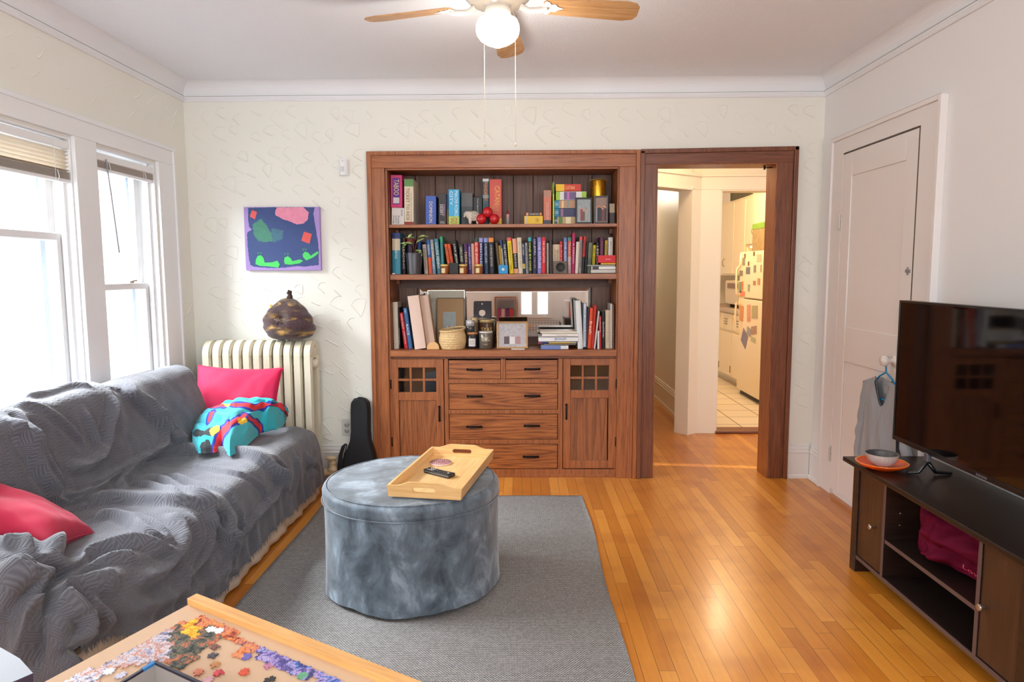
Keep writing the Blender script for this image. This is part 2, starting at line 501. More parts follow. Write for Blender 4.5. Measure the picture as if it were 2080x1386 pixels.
strokes('trowel_marks', wb_, lambda u, v: (u, -0.0002, v), XL + .05, XR - .03, .28, 2.4, (0, -1, 0), skip_back)
strokes('trowel_marks', wl_, lambda u, v: (XL + 0.0002, -u, v), 0.03, 3.0, 2.12, 2.42, (1, 0, 0), lambda u, v: v > 2.40 or v < 2.11, 0.45, 0.17)
strokes('trowel_marks', wl_, lambda u, v: (XL + 0.0002, -u, v), 0.02, 0.15, 0.5, 2.42, (1, 0, 0), lambda u, v: v > 2.40 or u < .01, 0.5, 0.12)

# crown moulding: picture rail, crack line and plaster cove, swept round the room
cove = [(0.0, 2.405), (0.012, 2.405), (0.018, 2.413), (0.013, 2.421), (0.020, 2.428), (0.020, 2.434), (0.004, 2.436)]
cove += [(0.006 + 0.074 * (1 - math.cos(t)), 2.438 + (ZC - 2.438) * math.sin(t)) for t in np.linspace(0, PI / 2, 9)] + [(0.0, ZC)]


def crown(name, P, t0, t1):
    b = MB(); n = len(cove); vs = []; fs = []
    for a, z in cove: vs.append(P(t0(a), a, z))
    for a, z in cove: vs.append(P(t1(a), a, z))
    for i in range(n - 1): fs.append((i, i + n, i + n + 1, i + 1))
    b.add(vs, fs, 0, False)
    o = struct(b.build(name, M_crown))
    c = MB(); aa, z0, z1 = 0.0215, 2.4335, 2.4362
    c.add([P(t0(aa), 0.0025, z0), P(t1(aa), 0.0025, z0), P(t1(aa), aa, z1 - .001), P(t0(aa), aa, z1 - .001)], [(0, 1, 2, 3)])
    c.build('crack_line', M_crack, o)


crown('trim_1', lambda t, a, z: (t, -a, z), lambda a: XL + a, lambda a: XR - a)
crown('trim_2', lambda t, a, z: (XL + a, t, z), lambda a: YF + a, lambda a: -a)
crown('trim_3', lambda t, a, z: (XR - a, t, z), lambda a: YF + a, lambda a: -a)

bbp = [(0.0, 0.0), (0.026, 0.0), (0.024, 0.02), (0.018, 0.024), (0.018, 0.165), (0.022, 0.172), (0.016, 0.180), (0.017, 0.196), (0.011, 0.205), (0.011, 0.216), (0.0, 0.222)]


def baseboard(name, P, t0, t1, m=None):
    b = MB(); n = len(bbp)
    vs = [P(t0, a, z) for a, z in bbp] + [P(t1, a, z) for a, z in bbp]
    fs = [(i, i + n, (i + 1) % n + n, (i + 1) % n) for i in range(n)] + [tuple(range(n)), tuple(range(n, 2 * n))[::-1]]
    b.add(vs, fs)
    return struct(b.build(name, m or M_white))


baseboard('baseboard_back', lambda t, a, z: (t, -a, z), XL, -0.966)
baseboard('baseboard_back_right', lambda t, a, z: (t, -a, z), 1.717, XR - 0.02)
baseboard('baseboard_left', lambda t, a, z: (XL + a, t, z), YF, 0)
baseboard('baseboard_right', lambda t, a, z: (XR - a, t, z), -0.175, -0.02)
baseboard('baseboard_right_front', lambda t, a, z: (XR - a, t, z), YF, -1.26)

# ---- left windows
M_sash = mat('white_sash_paint', (236, 236, 236), 0.4)
M_storm = mat('weathered_storm_jamb', (150, 160, 172), 0.8, noise=0.25, nscale=40)
M_glass = mat('window_glass', (255, 255, 255), 0.0, trans=1.0)
# thin clear glass
g = M_glass.node_tree; g.nodes.clear()
_o = g.nodes.new('ShaderNodeOutputMaterial'); _t = g.nodes.new('ShaderNodeBsdfTransparent'); _g = g.nodes.new('ShaderNodeBsdfGlossy'); _m = g.nodes.new('ShaderNodeMixShader')
_g.inputs['Roughness'].default_value = 0.02; _m.inputs[0].default_value = 0.05
g.links.new(_t.outputs[0], _m.inputs[1]); g.links.new(_g.outputs[0], _m.inputs[2]); g.links.new(_m.outputs[0], _o.inputs[0])


def left_window(name, y0, y1, zr):
    z0, z1 = 0.70, 1.975
    b = MB()   # jamb lining and stops
    for a, c in ((y0, y0 + .012), (y1 - .012, y1)): b.box(XL - 0.26, XL + 0.0, a, c, z0, z1)
    b.box(XL - 0.26, XL, y0 + .012, y1 - .012, z1 - .012, z1); b.box(XL - 0.26, XL + .02, y0 + .012, y1 - .012, z0, z0 + .025)
    for a, c in ((y0 + .012, y0 + .030), (y1 - .030, y1 - .012)): b.box(XL - 0.055, XL - 0.03, a, c, z0, z1)
    w = struct(b.build(name, M_sash, bevel=0.002))
    yi0, yi1 = y0 + .012, y1 - .012

    def sash(x0, x1, za, zb, bot, top):
        s = MB(); st = 0.045
        s.box(x0, x1, yi0, yi0 + st, za, zb); s.box(x0, x1, yi1 - st, yi1, za, zb)
        s.box(x0, x1, yi0 + st, yi1 - st, za, za + bot); s.box(x0, x1, yi0 + st, yi1 - st, zb - top, zb)
        o = s.build('sash', M_sash, w, bevel=0.003)
        p = MB(); xm = (x0 + x1) / 2; p.box(xm - .0015, xm + .0015, yi0 + st, yi1 - st, za + bot, zb - top); p.build('pane', M_glass, o)
        return o
    sash(XL - 0.092, XL - 0.060, z0 + .025, zr, 0.06, 0.034)
    sash(XL - 0.128, XL - 0.096, zr - 0.034, z1 - .012, 0.034, 0.045)
    j = MB()   # storm window surround outside
    for a, c in ((yi0, yi0 + .03), (yi1 - .03, yi1)): j.box(XL - 0.255, XL - 0.150, a, c, z0 + .025, z1 - .012)
    j.build('storm_jamb', M_storm, w)
    k = MB(); k.box(XL - 0.060, XL - 0.045, (y0 + y1) / 2 + .05, (y0 + y1) / 2 + .09, zr, zr + .012); k.tube([(XL - .052, (y0 + y1) / 2 + .07, zr + .010), (XL - .045, (y0 + y1) / 2 + .115, zr + .016)], .005, 8)
    k.build('sash_lock', mat('painted_lock', (150, 130, 120), 0.4, metal=0.4), w)
    return w


w1 = left_window('window_1', WN[0][0], WN[0][1], 1.533)
w2 = left_window('window_2', WN[1][0], WN[1][1], 1.288)
# casings round the pair
b = MB(); X0, X1 = XL, XL + 0.020
b.box(X0, X1, -2.42, -0.200, 1.985, 2.075)
b.box(X0, X1, -0.380, -0.206, 0.64, 1.985); b.box(X0, X1, -1.130, -0.962, 0.64, 1.985); b.box(X0, X1, -2.42, -2.262, 0.64, 1.985)
b.box(X0, X1 + 0.012, -2.44, -0.185, 2.066, 2.088); b.box(X0, X1 + 0.010, -0.216, -0.198, 0.64, 2.07)
b.box(X0, X1 + 0.035, -2.46, -0.17, 0.66, 0.70); b.box(X0, X1, -2.42, -0.2, 0.56, 0.66)
struct(b.build('trim_4', M_sash, bevel=0.003))

# ---- windows behind the camera; the outer two are added openings for fill light
for k, (x0, x1, z0, z1) in enumerate(((-1.5, -0.4, 1.22, 2.28), (0.55, 1.65, 1.22, 2.28), (0.0, 0.42, .66, 1.9))):
    b = MB(); b.ring([(x0 - .06, z0 - .06), (x1 + .06, z0 - .06), (x1 + .06, z1 + .06), (x0 - .06, z1 + .06)], [(x0, z0), (x1, z0), (x1, z1), (x0, z1)], YF + .02, YF, 'y')
    b.box(x0, x1, YF - .06, YF - .02, (z0 + z1) / 2, (z0 + z1) / 2 + .04); b.box((x0 + x1) / 2 - .05, (x0 + x1) / 2 + .05, YF - .06, YF, z0, z1)
    struct(b.build('window_%d' % (k + 3), M_sash, bevel=0.003))

# ---- mini blinds
M_slat = mat('cream_blind_slat', (226, 214, 196), 0.5)
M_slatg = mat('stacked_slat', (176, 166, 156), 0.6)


def blind(y0, y1, zt, zs0, zs1, nopen, label, wand=None):
    t = thing('window_blind', label, 'blind', (XL - .03, (y0 + y1) / 2, zt), world=True, group='blinds pulled up in the left windows')
    b = MB(); b.box(XL - .030, XL - .002, y0 + .014, y1 - .014, zt - .036, zt); b.build('head_rail', M_sash, t, bevel=.003)
    if nopen:
        b = MB(); dz = (zt - .036 - zs0) / nopen
        for i in range(nopen):
            z = zt - .040 - dz * (i + .5); xs = [XL - .028, XL - .016, XL - .004]; zz = [z - .009, z, z + .004]
            for q in range(2):
                b.add([(xs[q], y0 + .016, zz[q]), (xs[q], y1 - .016, zz[q]), (xs[q + 1], y1 - .016, zz[q + 1]), (xs[q + 1], y0 + .016, zz[q + 1]),
                       (xs[q], y0 + .016, zz[q] + .0012), (xs[q], y1 - .016, zz[q] + .0012), (xs[q + 1], y1 - .016, zz[q + 1] + .0012), (xs[q + 1], y0 + .016, zz[q + 1] + .0012)],
                      [(0, 1, 2, 3), (7, 6, 5, 4), (0, 4, 5, 1), (2, 6, 7, 3)])
        b.build('open_slats', M_slat, t, label='cream slats hanging open', fix=False)
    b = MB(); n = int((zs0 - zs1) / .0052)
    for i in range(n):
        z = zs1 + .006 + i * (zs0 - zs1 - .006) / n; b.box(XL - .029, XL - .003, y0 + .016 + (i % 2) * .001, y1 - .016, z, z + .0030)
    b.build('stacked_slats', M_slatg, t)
    b = MB(); b.box(XL - .029, XL - .003, y0 + .015, y1 - .015, zs1 - .010, zs1 + .005); b.build('bottom_rail', M_sash, t, bevel=.002)
    for yy in (y0 + .12, y1 - .12):
        c = MB(); c.tube([(XL - .0005, yy, zt - .03), (XL - .0005, yy, zs1 - .01)], .0012, 6); c.tube([(XL - .0005, yy + .012, zs0), (XL + .0005, yy + .022, zs1 + .01), (XL - .0005, yy + .014, zs1 - .008)], .0022, 6); c.build('cord', M_sash, t)
    if wand:
        c = MB(); c.tube(wand, .0035, 8); c.build('wand', mat('grey_wand', (150, 146, 150), .4), t)
    return t


blind(WN[0][0], WN[0][1], 1.955, 1.815, 1.775, 6, 'white mini blind in the near left window with open cream slats above its stack')
blind(WN[1][0], WN[1][1], 1.945, 1.905, 1.868, 1, 'white mini blind bunched at the top of the far left window with a hanging wand', [(XL + .002, -.86, 1.92), (XL + .006, -.84, 1.75), (XL + .012, -.81, 1.45)])

# neighbouring house seen through the windows
M_sid = mat('white_siding', (232, 234, 236), 0.7)
b = MB()
for i in range(40):
    z = -1.0 + i * .11
    b.add([(-4.9, -9, z), (-4.9, 5, z), (-4.915, 5, z + .11), (-4.915, -9, z + .11), (-4.915, -9, z), (-4.915, 5, z)], [(0, 1, 2, 3), (0, 4, 5, 1)])
nh = thing('exterior_house', 'overexposed white clapboard house wall outside the left windows', 'house', (-5, -2, -1), world=True)
b.box(-5.1, -4.95, -9, 5, -1, 3.4); b.build('siding', M_sid, nh, fix=False)
b = MB(); b.box(-5.0, -4.80, .15, .30, -1, 3.4); b.build('corner_board', mat('pale_corner_board', (205, 210, 214), .7), nh)

# ---- closet door in the right wall
M_door = mat('white_door_paint', (233, 227, 224), 0.42, bump=0.04, bscale=18)
cy0, cy1 = -1.093, -0.325
b = MB(); xf = XR - 0.022
b.box(xf, XR, cy1 + .0, -0.196, 0, 2.094); b.box(xf, XR, -1.236, cy0, 0, 2.094); b.box(xf, XR, cy0, cy1, 2.012, 2.094)
b.box(xf - .012, XR, -0.196, -0.172, 0, 2.115); b.box(xf - .012, XR, -1.262, -1.236, 0, 2.115); b.box(xf - .0125, XR, -1.2625, -0.1715, 2.1155, 2.120); b.box(xf - .0115, XR, -1.236, -0.196, 2.094, 2.1155)
struct(b.build('trim_5', M_door, bevel=0.004))
dd = struct(MB().box(XR - .014, XR + .02, cy0 + .006, cy1 - .004, 0.035, 2.004).build('door_1', M_door))
b = MB(); x0, x1 = XR - .022, XR - .014
st = .105
b.box(x0, x1, cy1 - .004 - st, cy1 - .004, .035, 2.004); b.box(x0, x1, cy0 + .006, cy0 + .006 + st, .035, 2.004)
for za, zb in ((.035, .24), (.82, 1.02), (1.87, 2.004)): b.box(x0, x1, cy0 + .006 + st, cy1 - .004 - st, za, zb)
b.build('stiles_and_rails', M_door, dd, bevel=.004)
b = MB()
b.box(XR - .0225, XR - .012, cy0 - .002, cy0 + .007, .03, 2.008); b.box(XR - .0225, XR - .012, cy0, cy1, 2.004, 2.0095); b.build('door_gap', M_crack, dd)
for z in (1.62, .245):
    b = MB(); b.box(XR - .026, XR - .018, cy1 - .012, cy1 + .012, z - .045, z + .045); b.tube([(XR - .030, cy1 - .001, z - .045), (XR - .030, cy1 - .001, z + .045)], .006, 10)
    b.build('hinge', mat('painted_hinge', (205, 198, 192), .4, metal=.2, noise=.4, nscale=60), dd, bevel=.001)
b = MB(); b.box(XR - .026, XR - .021, cy0 + .02, cy0 + .06, 1.33, 1.345); b.box(XR - .028, XR - .021, cy0 + .035, cy0 + .043, 1.318, 1.356); b.build('slide_latch', mat('latch_grey', (150, 146, 146), .4, metal=.5), dd)
KY, KZ = -.975, .893
b = MB(); b.lathe([(.028, 0), (.028, .006), (.011, .010), (.010, .030), (.024, .038), (.029, .050), (.024, .063), (.0, .067)], (XR - .022, KY, KZ), 28, M=None, ax='x')
b.v = [(2 * (XR - .022) - v[0], v[1], v[2]) for v in b.v]
b.build('door_handle', mat('white_porcelain', (236, 228, 222), .15), dd)
b = MB(); b.box(XR - .027, XR - .021, KY - .022, KY + .022, KZ - .15, KZ - .04); b.build('keyhole_plate', M_door, dd, bevel=.002)
b = MB(); b.lathe([(.0, .0), (.004, 0), (.004, .003)], (0, 0, 0), 12); b = MB(); b.box(XR - .0285, XR - .0265, KY - .003, KY + .003, KZ - .125, KZ - .105); b.build('keyhole', M_black, dd)

# ---- hall and kitchen beyond the doorway
b = MB(); b.box(0.3, XR + 1.9, 0.15, 5.6, 2.50, 2.6); struct(b.build('ceiling_hall', M_cream))
hd = np.array([.8, .6]); A0 = np.array([1.440, 1.220])


def dg(t, d=0.0): p = A0 - hd * t + np.array([-.6, .8]) * d; return (p[0], p[1])


def dprism(bb, t0, t1, d0, d1, z0, z1):
    q = [dg(t0, d0), dg(t1, d0), dg(t1, d1), dg(t0, d1)]; bb.prism(q, z0, z1, 'z')


b = MB(); dprism(b, .10, .95, 0.02, .13, 1.985, 2.5); dprism(b, .085, .10, .02, .13, 0, 2.5); dprism(b, .90, 1.0, .02, .13, 0, 2.5)
struct(b.build('wall_hall_diagonal', M_cream))
b = MB()
dprism(b, .0, .115, -.005, .02, 0, 1.985); dprism(b, .0, 1.0, -.005, .02, 1.985, 2.10); dprism(b, .0, 1.0, -.015, .02, 2.085, 2.11); dprism(b, .100, .118, -.012, .13, 0, 2.0); dprism(b, .1, .9, -.012, .13, 1.975, 1.99)
dprism(b, .86, 1.0, -.005, .02, 0, 1.985)
struct(b.build('trim_6', M_cream, bevel=.003))
b = MB(); b.box(1.30, 1.46, 1.237, 1.34, 2.0, 2.55); b.box(1.44, 1.60, 1.235, 1.34, 0, 1.99); b.box(1.44, 3.7, 1.235, 1.34, 1.99, 2.5); b.box(2.45, 3.7, 1.235, 1.34, 0, 2.5)
struct(b.build('wall_hall_end', M_cream))
b = MB(); b.box(1.436, 1.602, 1.215, 1.236, 0, 1.985); b.box(1.436, 2.6, 1.215, 1.236, 1.985, 2.10); b.box(1.436, 2.6, 1.205, 1.236, 2.088, 2.108); b.box(1.596, 1.612, 1.22, 1.36, 0, 1.99); b.box(1.6, 2.45, 1.22, 1.36, 1.975, 1.99)
struct(b.build('trim_7', M_cream, bevel=.003))
b = MB(); b.box(1.60, 2.45, 1.20, 1.36, 0, .022); struct(b.build('trim_8', M_oakrh, bevel=.004))
b = MB(); b.box(1.60, 3.6, 1.36, 5.2, 0.0, .018); struct(b.build('floor_kitchen', M_tile, origin=(2.47, 3.28, 0)))
b = MB(); b.box(2.50, 2.60, .15, 1.235, 0, 2.5); struct(b.build('wall_hall_right', M_cream))
b = MB(); b.box(1.44, 1.50, 1.36, 4.6, 0, 2.5); struct(b.build('wall_corridor', M_cream))
baseboard('baseboard_corridor', lambda t, a, z: (1.44 - a, t, z), 1.36, 4.6, M_cream)
b = MB(); b.box(0.2, 1.5, 4.6, 4.7, 0, 2.5); struct(b.build('wall_corridor_end', M_cream))
b = MB(); b.box(0.66, 0.74, 0.15, 4.6, 0, 2.5); struct(b.build('wall_hall_left', M_cream))
b = MB(); b.box(1.5, 3.7, 5.2, 5.3, 0, 2.6); struct(b.build('wall_kitchen_end', M_cream))
b = MB(); b.box(3.1, 3.2, 1.3, 5.3, 0, 2.6); struct(b.build('wall_kitchen_right', M_cream))
point('kitchen_ceiling_lamp', (2.0, 2.6, 2.3), 140, (1.0, .73, .45), .12)
point('hall_lamp', (1.2, .62, 2.32), 20, (1.0, .74, .46), .1)
area('kitchen_under_cabinet_lamp', (2.75, 3.7, 1.36), (0, 0, 0), .15, .9, 14, (1.0, .85, .55))
point('corridor_lamp', (1.05, 3.6, 2.2), 28, (1.0, .88, .72), .1)
# ------------------------------------------------------------------ oak built-in and doorway casing
Z1, Z2, Z3 = 1.643, 1.328, 0.842     # shelf tops
ND = 0.31                            # depth of the niche


def z5(X, Y): p = aty(740 + X / 3.586, 700 + Y / 3.586, 0.0); return p[0], p[2]


bc = thing('built_in_bookcase', 'stained oak built-in with two open shelves, mirror back, drawers and small-paned doors', 'bookcase', (-.12, .1, 0), world=True)
# carcass: sides, top, back boards
b = MB()
b.box(NL - .02, NL, .0, ND, 0, 2.0); b.box(NR, NR + .02, .0, ND, 0, 2.0); b.box(NL, NR, .0, ND, 1.985, 2.0)
b.build('side_boards', M_oak, bc)
b = MB(); xs = np.linspace(NL, NR, 12)
for a, c in zip(xs[:-1], xs[1:]): b.box(a + .0015, c - .0015, ND - .012, ND, .8, 1.985)
b.box(NL - .03, NR + .03, ND, ND + .012, 0, 2.02, 1); b.build('back_boards', [M_oakb, mat('dark_board_gap', (30, 20, 16), .9)], bc, bevel=.002)
# face casings
b = MB()
b.box(-.938, -.856, -.020, .012, 0, 1.990); b.box(-.856, -.840, -.004, .02, .0, 1.990); b.build('stile', M_oak, bc, bevel=.002)
b = MB(); b.box(.612, .716, -.020, .012, 0, 1.990); b.box(.604, .612, -.004, .02, 0, 1.990); b.build('stile', M_oak, bc, bevel=.002)
b = MB(); b.box(-.938, .716, -.021, .012, 1.990, 2.068); b.box(-.85, .61, -.012, .02, 1.978, 1.990)
b.build('head_casing', M_oakh, bc, bevel=.002)
b = MB(); b.box(-.964, -.936, -.034, .0, 0, 2.092); b.box(.716, .742, -.034, .0, 0, 2.092); b.box(-.937, .717, -.034, 0, 2.067, 2.092)
b.build('back_band', M_oak, bc, bevel=.004)
for z, t in ((Z1, .021), (Z2, .035)):
    b = MB(); b.box(NL + .001, NR - .001, .006, ND - .013, z - t, z)
    sh = b.build('shelf', M_oakh, bc, bevel=.002)
    for x in (NL + .001, NR - .021):
        b = MB(); b.box(x, x + .020, .235, ND - .02, z - t - .03, z - t); b.build('shelf_cleat', M_oakh, sh)
b = MB(); b.box(NL - .004, NR + .004, -.022, ND - .013, Z3 - .042, Z3); b.build('counter', M_oakh, bc, bevel=.003)
b = MB(); b.box(NL + .004, NR - .004, -.002, ND - .013, Z3 - .058, Z3 - .042); b.build('counter_moulding', M_oakr, bc, bevel=.003)
# mirror set in the back
mx0, mx1 = aty(852, 600, ND - .02)[0], aty(1199, 600, ND - .02)[0]
mz0, mz1 = aty(1100, 684, ND - .02)[2], aty(1100, 585, ND - .02)[2]
b = MB(); o_ = [(mx0, mz0), (mx1, mz0), (mx1, mz1), (mx0, mz1)]; e = .028; i_ = [(mx0 + e, mz0 + e), (mx1 - e, mz0 + e), (mx1 - e, mz1 - e), (mx0 + e, mz1 - e)]
vs = [(x, ND - .0165, z) for x, z in o_] + [(x, ND - .021, z) for x, z in i_] + [(x, ND - .012, z) for x, z in o_]
b.add(vs, [(0, 1, 5, 4), (1, 2, 6, 5), (2, 3, 7, 6), (3, 0, 4, 7), (4, 5, 6, 7), (8, 9, 1, 0), (9, 10, 2, 1), (10, 11, 3, 2), (11, 8, 0, 3)])
b.build('bevelled_mirror', mat('mirror_silver', (226, 224, 218), .02, metal=1.0), bc)
b = MB(); b.box(NL, NR, ND - .018, ND - .012, mz1 + .002, Z2 - .035); b.box(NL, NR, ND - .020, ND - .012, Z3, mz0 - .002)
b.build('mirror_rail', mat('dark_back_rail', (84, 50, 34), .5, noise=.3, nscale=30), bc)
# lower case: face frame
fy = 0.004
xdl0, xdl1 = z5(188, 0)[0], z5(575, 0)[0]; xdr0, xdr1 = z5(1448, 0)[0], z5(1838, 0)[0]
xw0, xw1 = z5(611, 0)[0], z5(1410, 0)[0]
ztop = .782; rows = [(.781, .704), (.679, .578), (.560, .459), (.440, .342 - .0)]
zr = [z5(1200, v)[1] for v in (112, 252, 286, 475, 508, 693, 728, 908)]
zdb = z5(1640, 902)[1]; zdt = z5(1640, 103)[1]
zbr = z5(1400, 908)[1]
b = MB()
b.box(xdl1 + .002, xw0 - .002, fy, .03, zbr - .002, ztop + .002); b.box(xw1 + .002, xdr0 - .002, fy, .03, zbr - .002, ztop + .002)
for a, c in ((zr[1], zr[2]), (zr[3], zr[4]), (zr[5], zr[6])): b.box(xw0 - .002, xw1 + .002, fy + .001, .03, c + .001, a - .001)
xm0, xm1 = z5(993, 0)[0], z5(1027, 0)[0]
b.box(xm0, xm1, fy, .03, zr[1], ztop)
b.box(NL, NR, fy, .03, .02, zbr - .002); b.box(NL, NR, fy - .006, .03, .0, .022); b.box(NL, xdl0 - .001, fy, .03, zbr - .002, ztop); b.box(xdr1 + .001, NR, fy, .03, zbr - .002, ztop)
b.build('face_frame', M_oak, bc, bevel=.0015)
b = MB(); b.box(NL, NR, .06, ND, .02, .03); b.box(NL, NR, ND - .02, ND, .02, ztop); b.box(xw0 - .01, xw0, .03, ND, .03, ztop); b.box(xw1, xw1 + .01, .03, ND, .03, ztop)
b.build('cabinet_interior', mat('dark_interior', (42, 24, 16), .7), bc)

hp = []   # hammered iron bar pull


def pull(parent, cx, cz, y, L, vert=False):
    m = MB()
    def P(u, v, w): return (cx + v, y - w, cz + u) if vert else (cx + u, y - w, cz + v)
    h = L / 2
    poly = [(-h, 0), (-h + .010, .010), (-h + .016, .006), (h - .016, .006), (h - .010, .010), (h, 0), (h - .010, -.010), (h - .016, -.006), (-h + .016, -.006), (-h + .010, -.010)]
    n = len(poly); vs = [P(u, v, 0) for u, v in poly] + [P(u, v, .0025) for u, v in poly]
    m.add(vs, [tuple(range(n)), tuple(range(n, 2 * n))] + [(i, (i + 1) % n, (i + 1) % n + n, i + n) for i in range(n)])
    m.tube([P(-h + .014, 0, .002), P(-h + .020, 0, .016), P(-h + .032, 0, .021), P(h - .032, 0, .021), P(h - .020, 0, .016), P(h - .014, 0, .002)], .0045, 8)
    for k in range(9):
        u = -h + .036 + (L - .072) * k / 8
        m.lathe([(0, -.0045), (.0048, -.002), (.0055, 0), (.0048, .002), (0, .0045)], P(u, 0, .021), 8, ax='z' if vert else 'x')
    for s in (-1, 1): m.lathe([(0, -.004), (.004, 0), (0, .004)], P(s * (h - .009), 0, .003), 8)
    return m.build('handle', M_iron, parent, label='dark iron beaded pull')


def drawer(x0, x1, za, zb, pulls, m):
    d = MB(); d.box(x0 + .002, x1 - .002, fy - .001, .022, zb + .002, za - .002)
    o = d.build('drawer', m, bc, bevel=.002)
    for px, pz in pulls:
        c = z5(px, pz); pull(o, c[0], c[1], fy - .001, .112)


drawer(xw0, xm0, zr[0], zr[1], [(803, 183)], M_oakd); drawer(xm1, xw1, zr[0], zr[1], [(1224, 180)], M_oakd)
drawer(xw0, xw1, zr[2], zr[3], [(804, 378), (1224, 376)], M_oakd)
drawer(xw0, xw1, zr[4], zr[5], [(801, 601), (1220, 594)], M_oakd)
drawer(xw0, xw1, zr[6], zr[7], [(801, 826), (1214, 819)], M_oakd)


def cab_door(x0, x1, px, pz, panel, hx, hz, hingex):
    z0, z1 = zdb, zdt
    pxs = [z5(v, 0)[0] for v in px]; pzs = [z5(700, v)[1] for v in pz]
    pl = [z5(v, 0)[0] for v in panel[:2]]; pz1 = z5(700, panel[2])[1]; pz0 = z0 + .052
    m = MB(); y0, y1 = fy - .006, .018
    m.box(x0 + .002, pxs[0], y0, y1, z0, z1); m.box(pxs[-1], x1 - .002, y0, y1, z0, z1)
    m.box(pxs[0], pxs[-1], y0, y1, pzs[0], z1); m.box(pxs[0], pxs[-1], y0, y1, pz1, pzs[-1]); m.box(pxs[0], pxs[-1], y0, y1, z0, pz0)
    d = m.build('door', M_oak, bc, bevel=.002)
    m = MB()
    for a, c in ((1, 2), (3, 4)): m.box(pxs[a], pxs[c], y0 + .002, y1, pzs[-1], pzs[0])
    m.box(pxs[0], pxs[-1], y0 + .003, y1, pzs[2], pzs[1]); m.build('muntins', M_oak, d, bevel=.001)
    for a in (0, 2, 4):
        for c in (0, 2):
            m = MB(); m.box(pxs[a], pxs[a + 1], .008, .010, pzs[c + 1], pzs[c]); m.build('pane', M_glass, d)
    m = MB(); m.box(pl[0], pl[1], .004, .012, pz0, pz1); m.build('panel', M_oakp, d)
    c = z5(hx, hz); pull(d, c[0], c[1], y0, .112, True)
    for z in (.62, .24):
        m = MB(); hx_ = x0 if hingex < 0 else x1; m.tube([(hx_, y0 - .003, z - .03), (hx_, y0 - .003, z + .03)], .0045, 8); m.build('hinge', M_iron, d)


cab_door(xdl0, xdl1, (243, 325, 340, 422, 438, 520), (168, 250, 265, 348), (247, 525, 407), 548, 504, -1)
cab_door(xdr0, xdr1, (1502, 1585, 1600, 1683, 1698, 1783), (155, 238, 253, 335), (1498, 1775, 392), 1472, 489, 1)

# doorway lining and casing
b = MB(); b.box(.742, .770, -.034, 0, 0, 2.085); b.box(1.690, 1.717, -.034, 0, 0, 2.105); b.prism([(.742, 2.066), (1.717, 2.080), (1.717, 2.106), (.742, 2.094)], -.034, 0, 'y')
dc = struct(b.build('door_2', M_oakr, bevel=.004))
b = MB(); b.box(.770, DL, -.020, .0, 0, 2.002); b.box(DR + .004, 1.690, -.020, .0, 0, 2.010); b.build('side_casing', M_oakr, dc, bevel=.002)
b = MB(); b.prism([(.770, 2.002), (1.690, 2.010), (1.690, 2.081), (.770, 2.067)], -.021, 0, 'y'); b.build('head_casing', M_oakrh, dc, bevel=.002)
b = MB(); b.box(DL - .004, DL + .006, -.014, .16, 0, 2.008); b.box(DR - .004, DR + .006, -.014, .16, 0, 2.008); b.box(DL, DR, -.014, .16, 2.000, 2.010); b.build('jamb', M_oak, dc, bevel=.001)
b = MB(); b.tube([(DR - .055, .05, 1.986), (DR - .005, .05, 1.988)], .003, 8); b.tube([(DR - .055, .05, 1.975), (DR - .055, .05, 2.0)], .006, 8); b.build('door_catch', M_iron, dc)
# lamp on the hall side of the header (bright strip seen under the lintel)
# ------------------------------------------------------------------ things on the shelves


def cmat(rgb, rough=0.55):
    return mat('print_%d_%d_%d' % tuple(int(c) for c in rgb), rgb, rough)


M_page = mat('book_pages', (232, 224, 205), 0.8)


def cL(X, Y): return (740 + X / 5.543, 330 + Y / 5.543)
def cR(X, Y): return (1000 + X / 5.543, 330 + Y / 5.543)
def cBL(X, Y): return (740 + X / 6.933, 560 + Y / 6.933)
def cBR(X, Y): return (1000 + X / 6.933, 560 + Y / 6.933)


def xat(px, Y): return float(aty(px[0], px[1], Y)[0])
def zat(px, Y): return float(aty(px[0], px[1], Y)[2])


PLACED = []


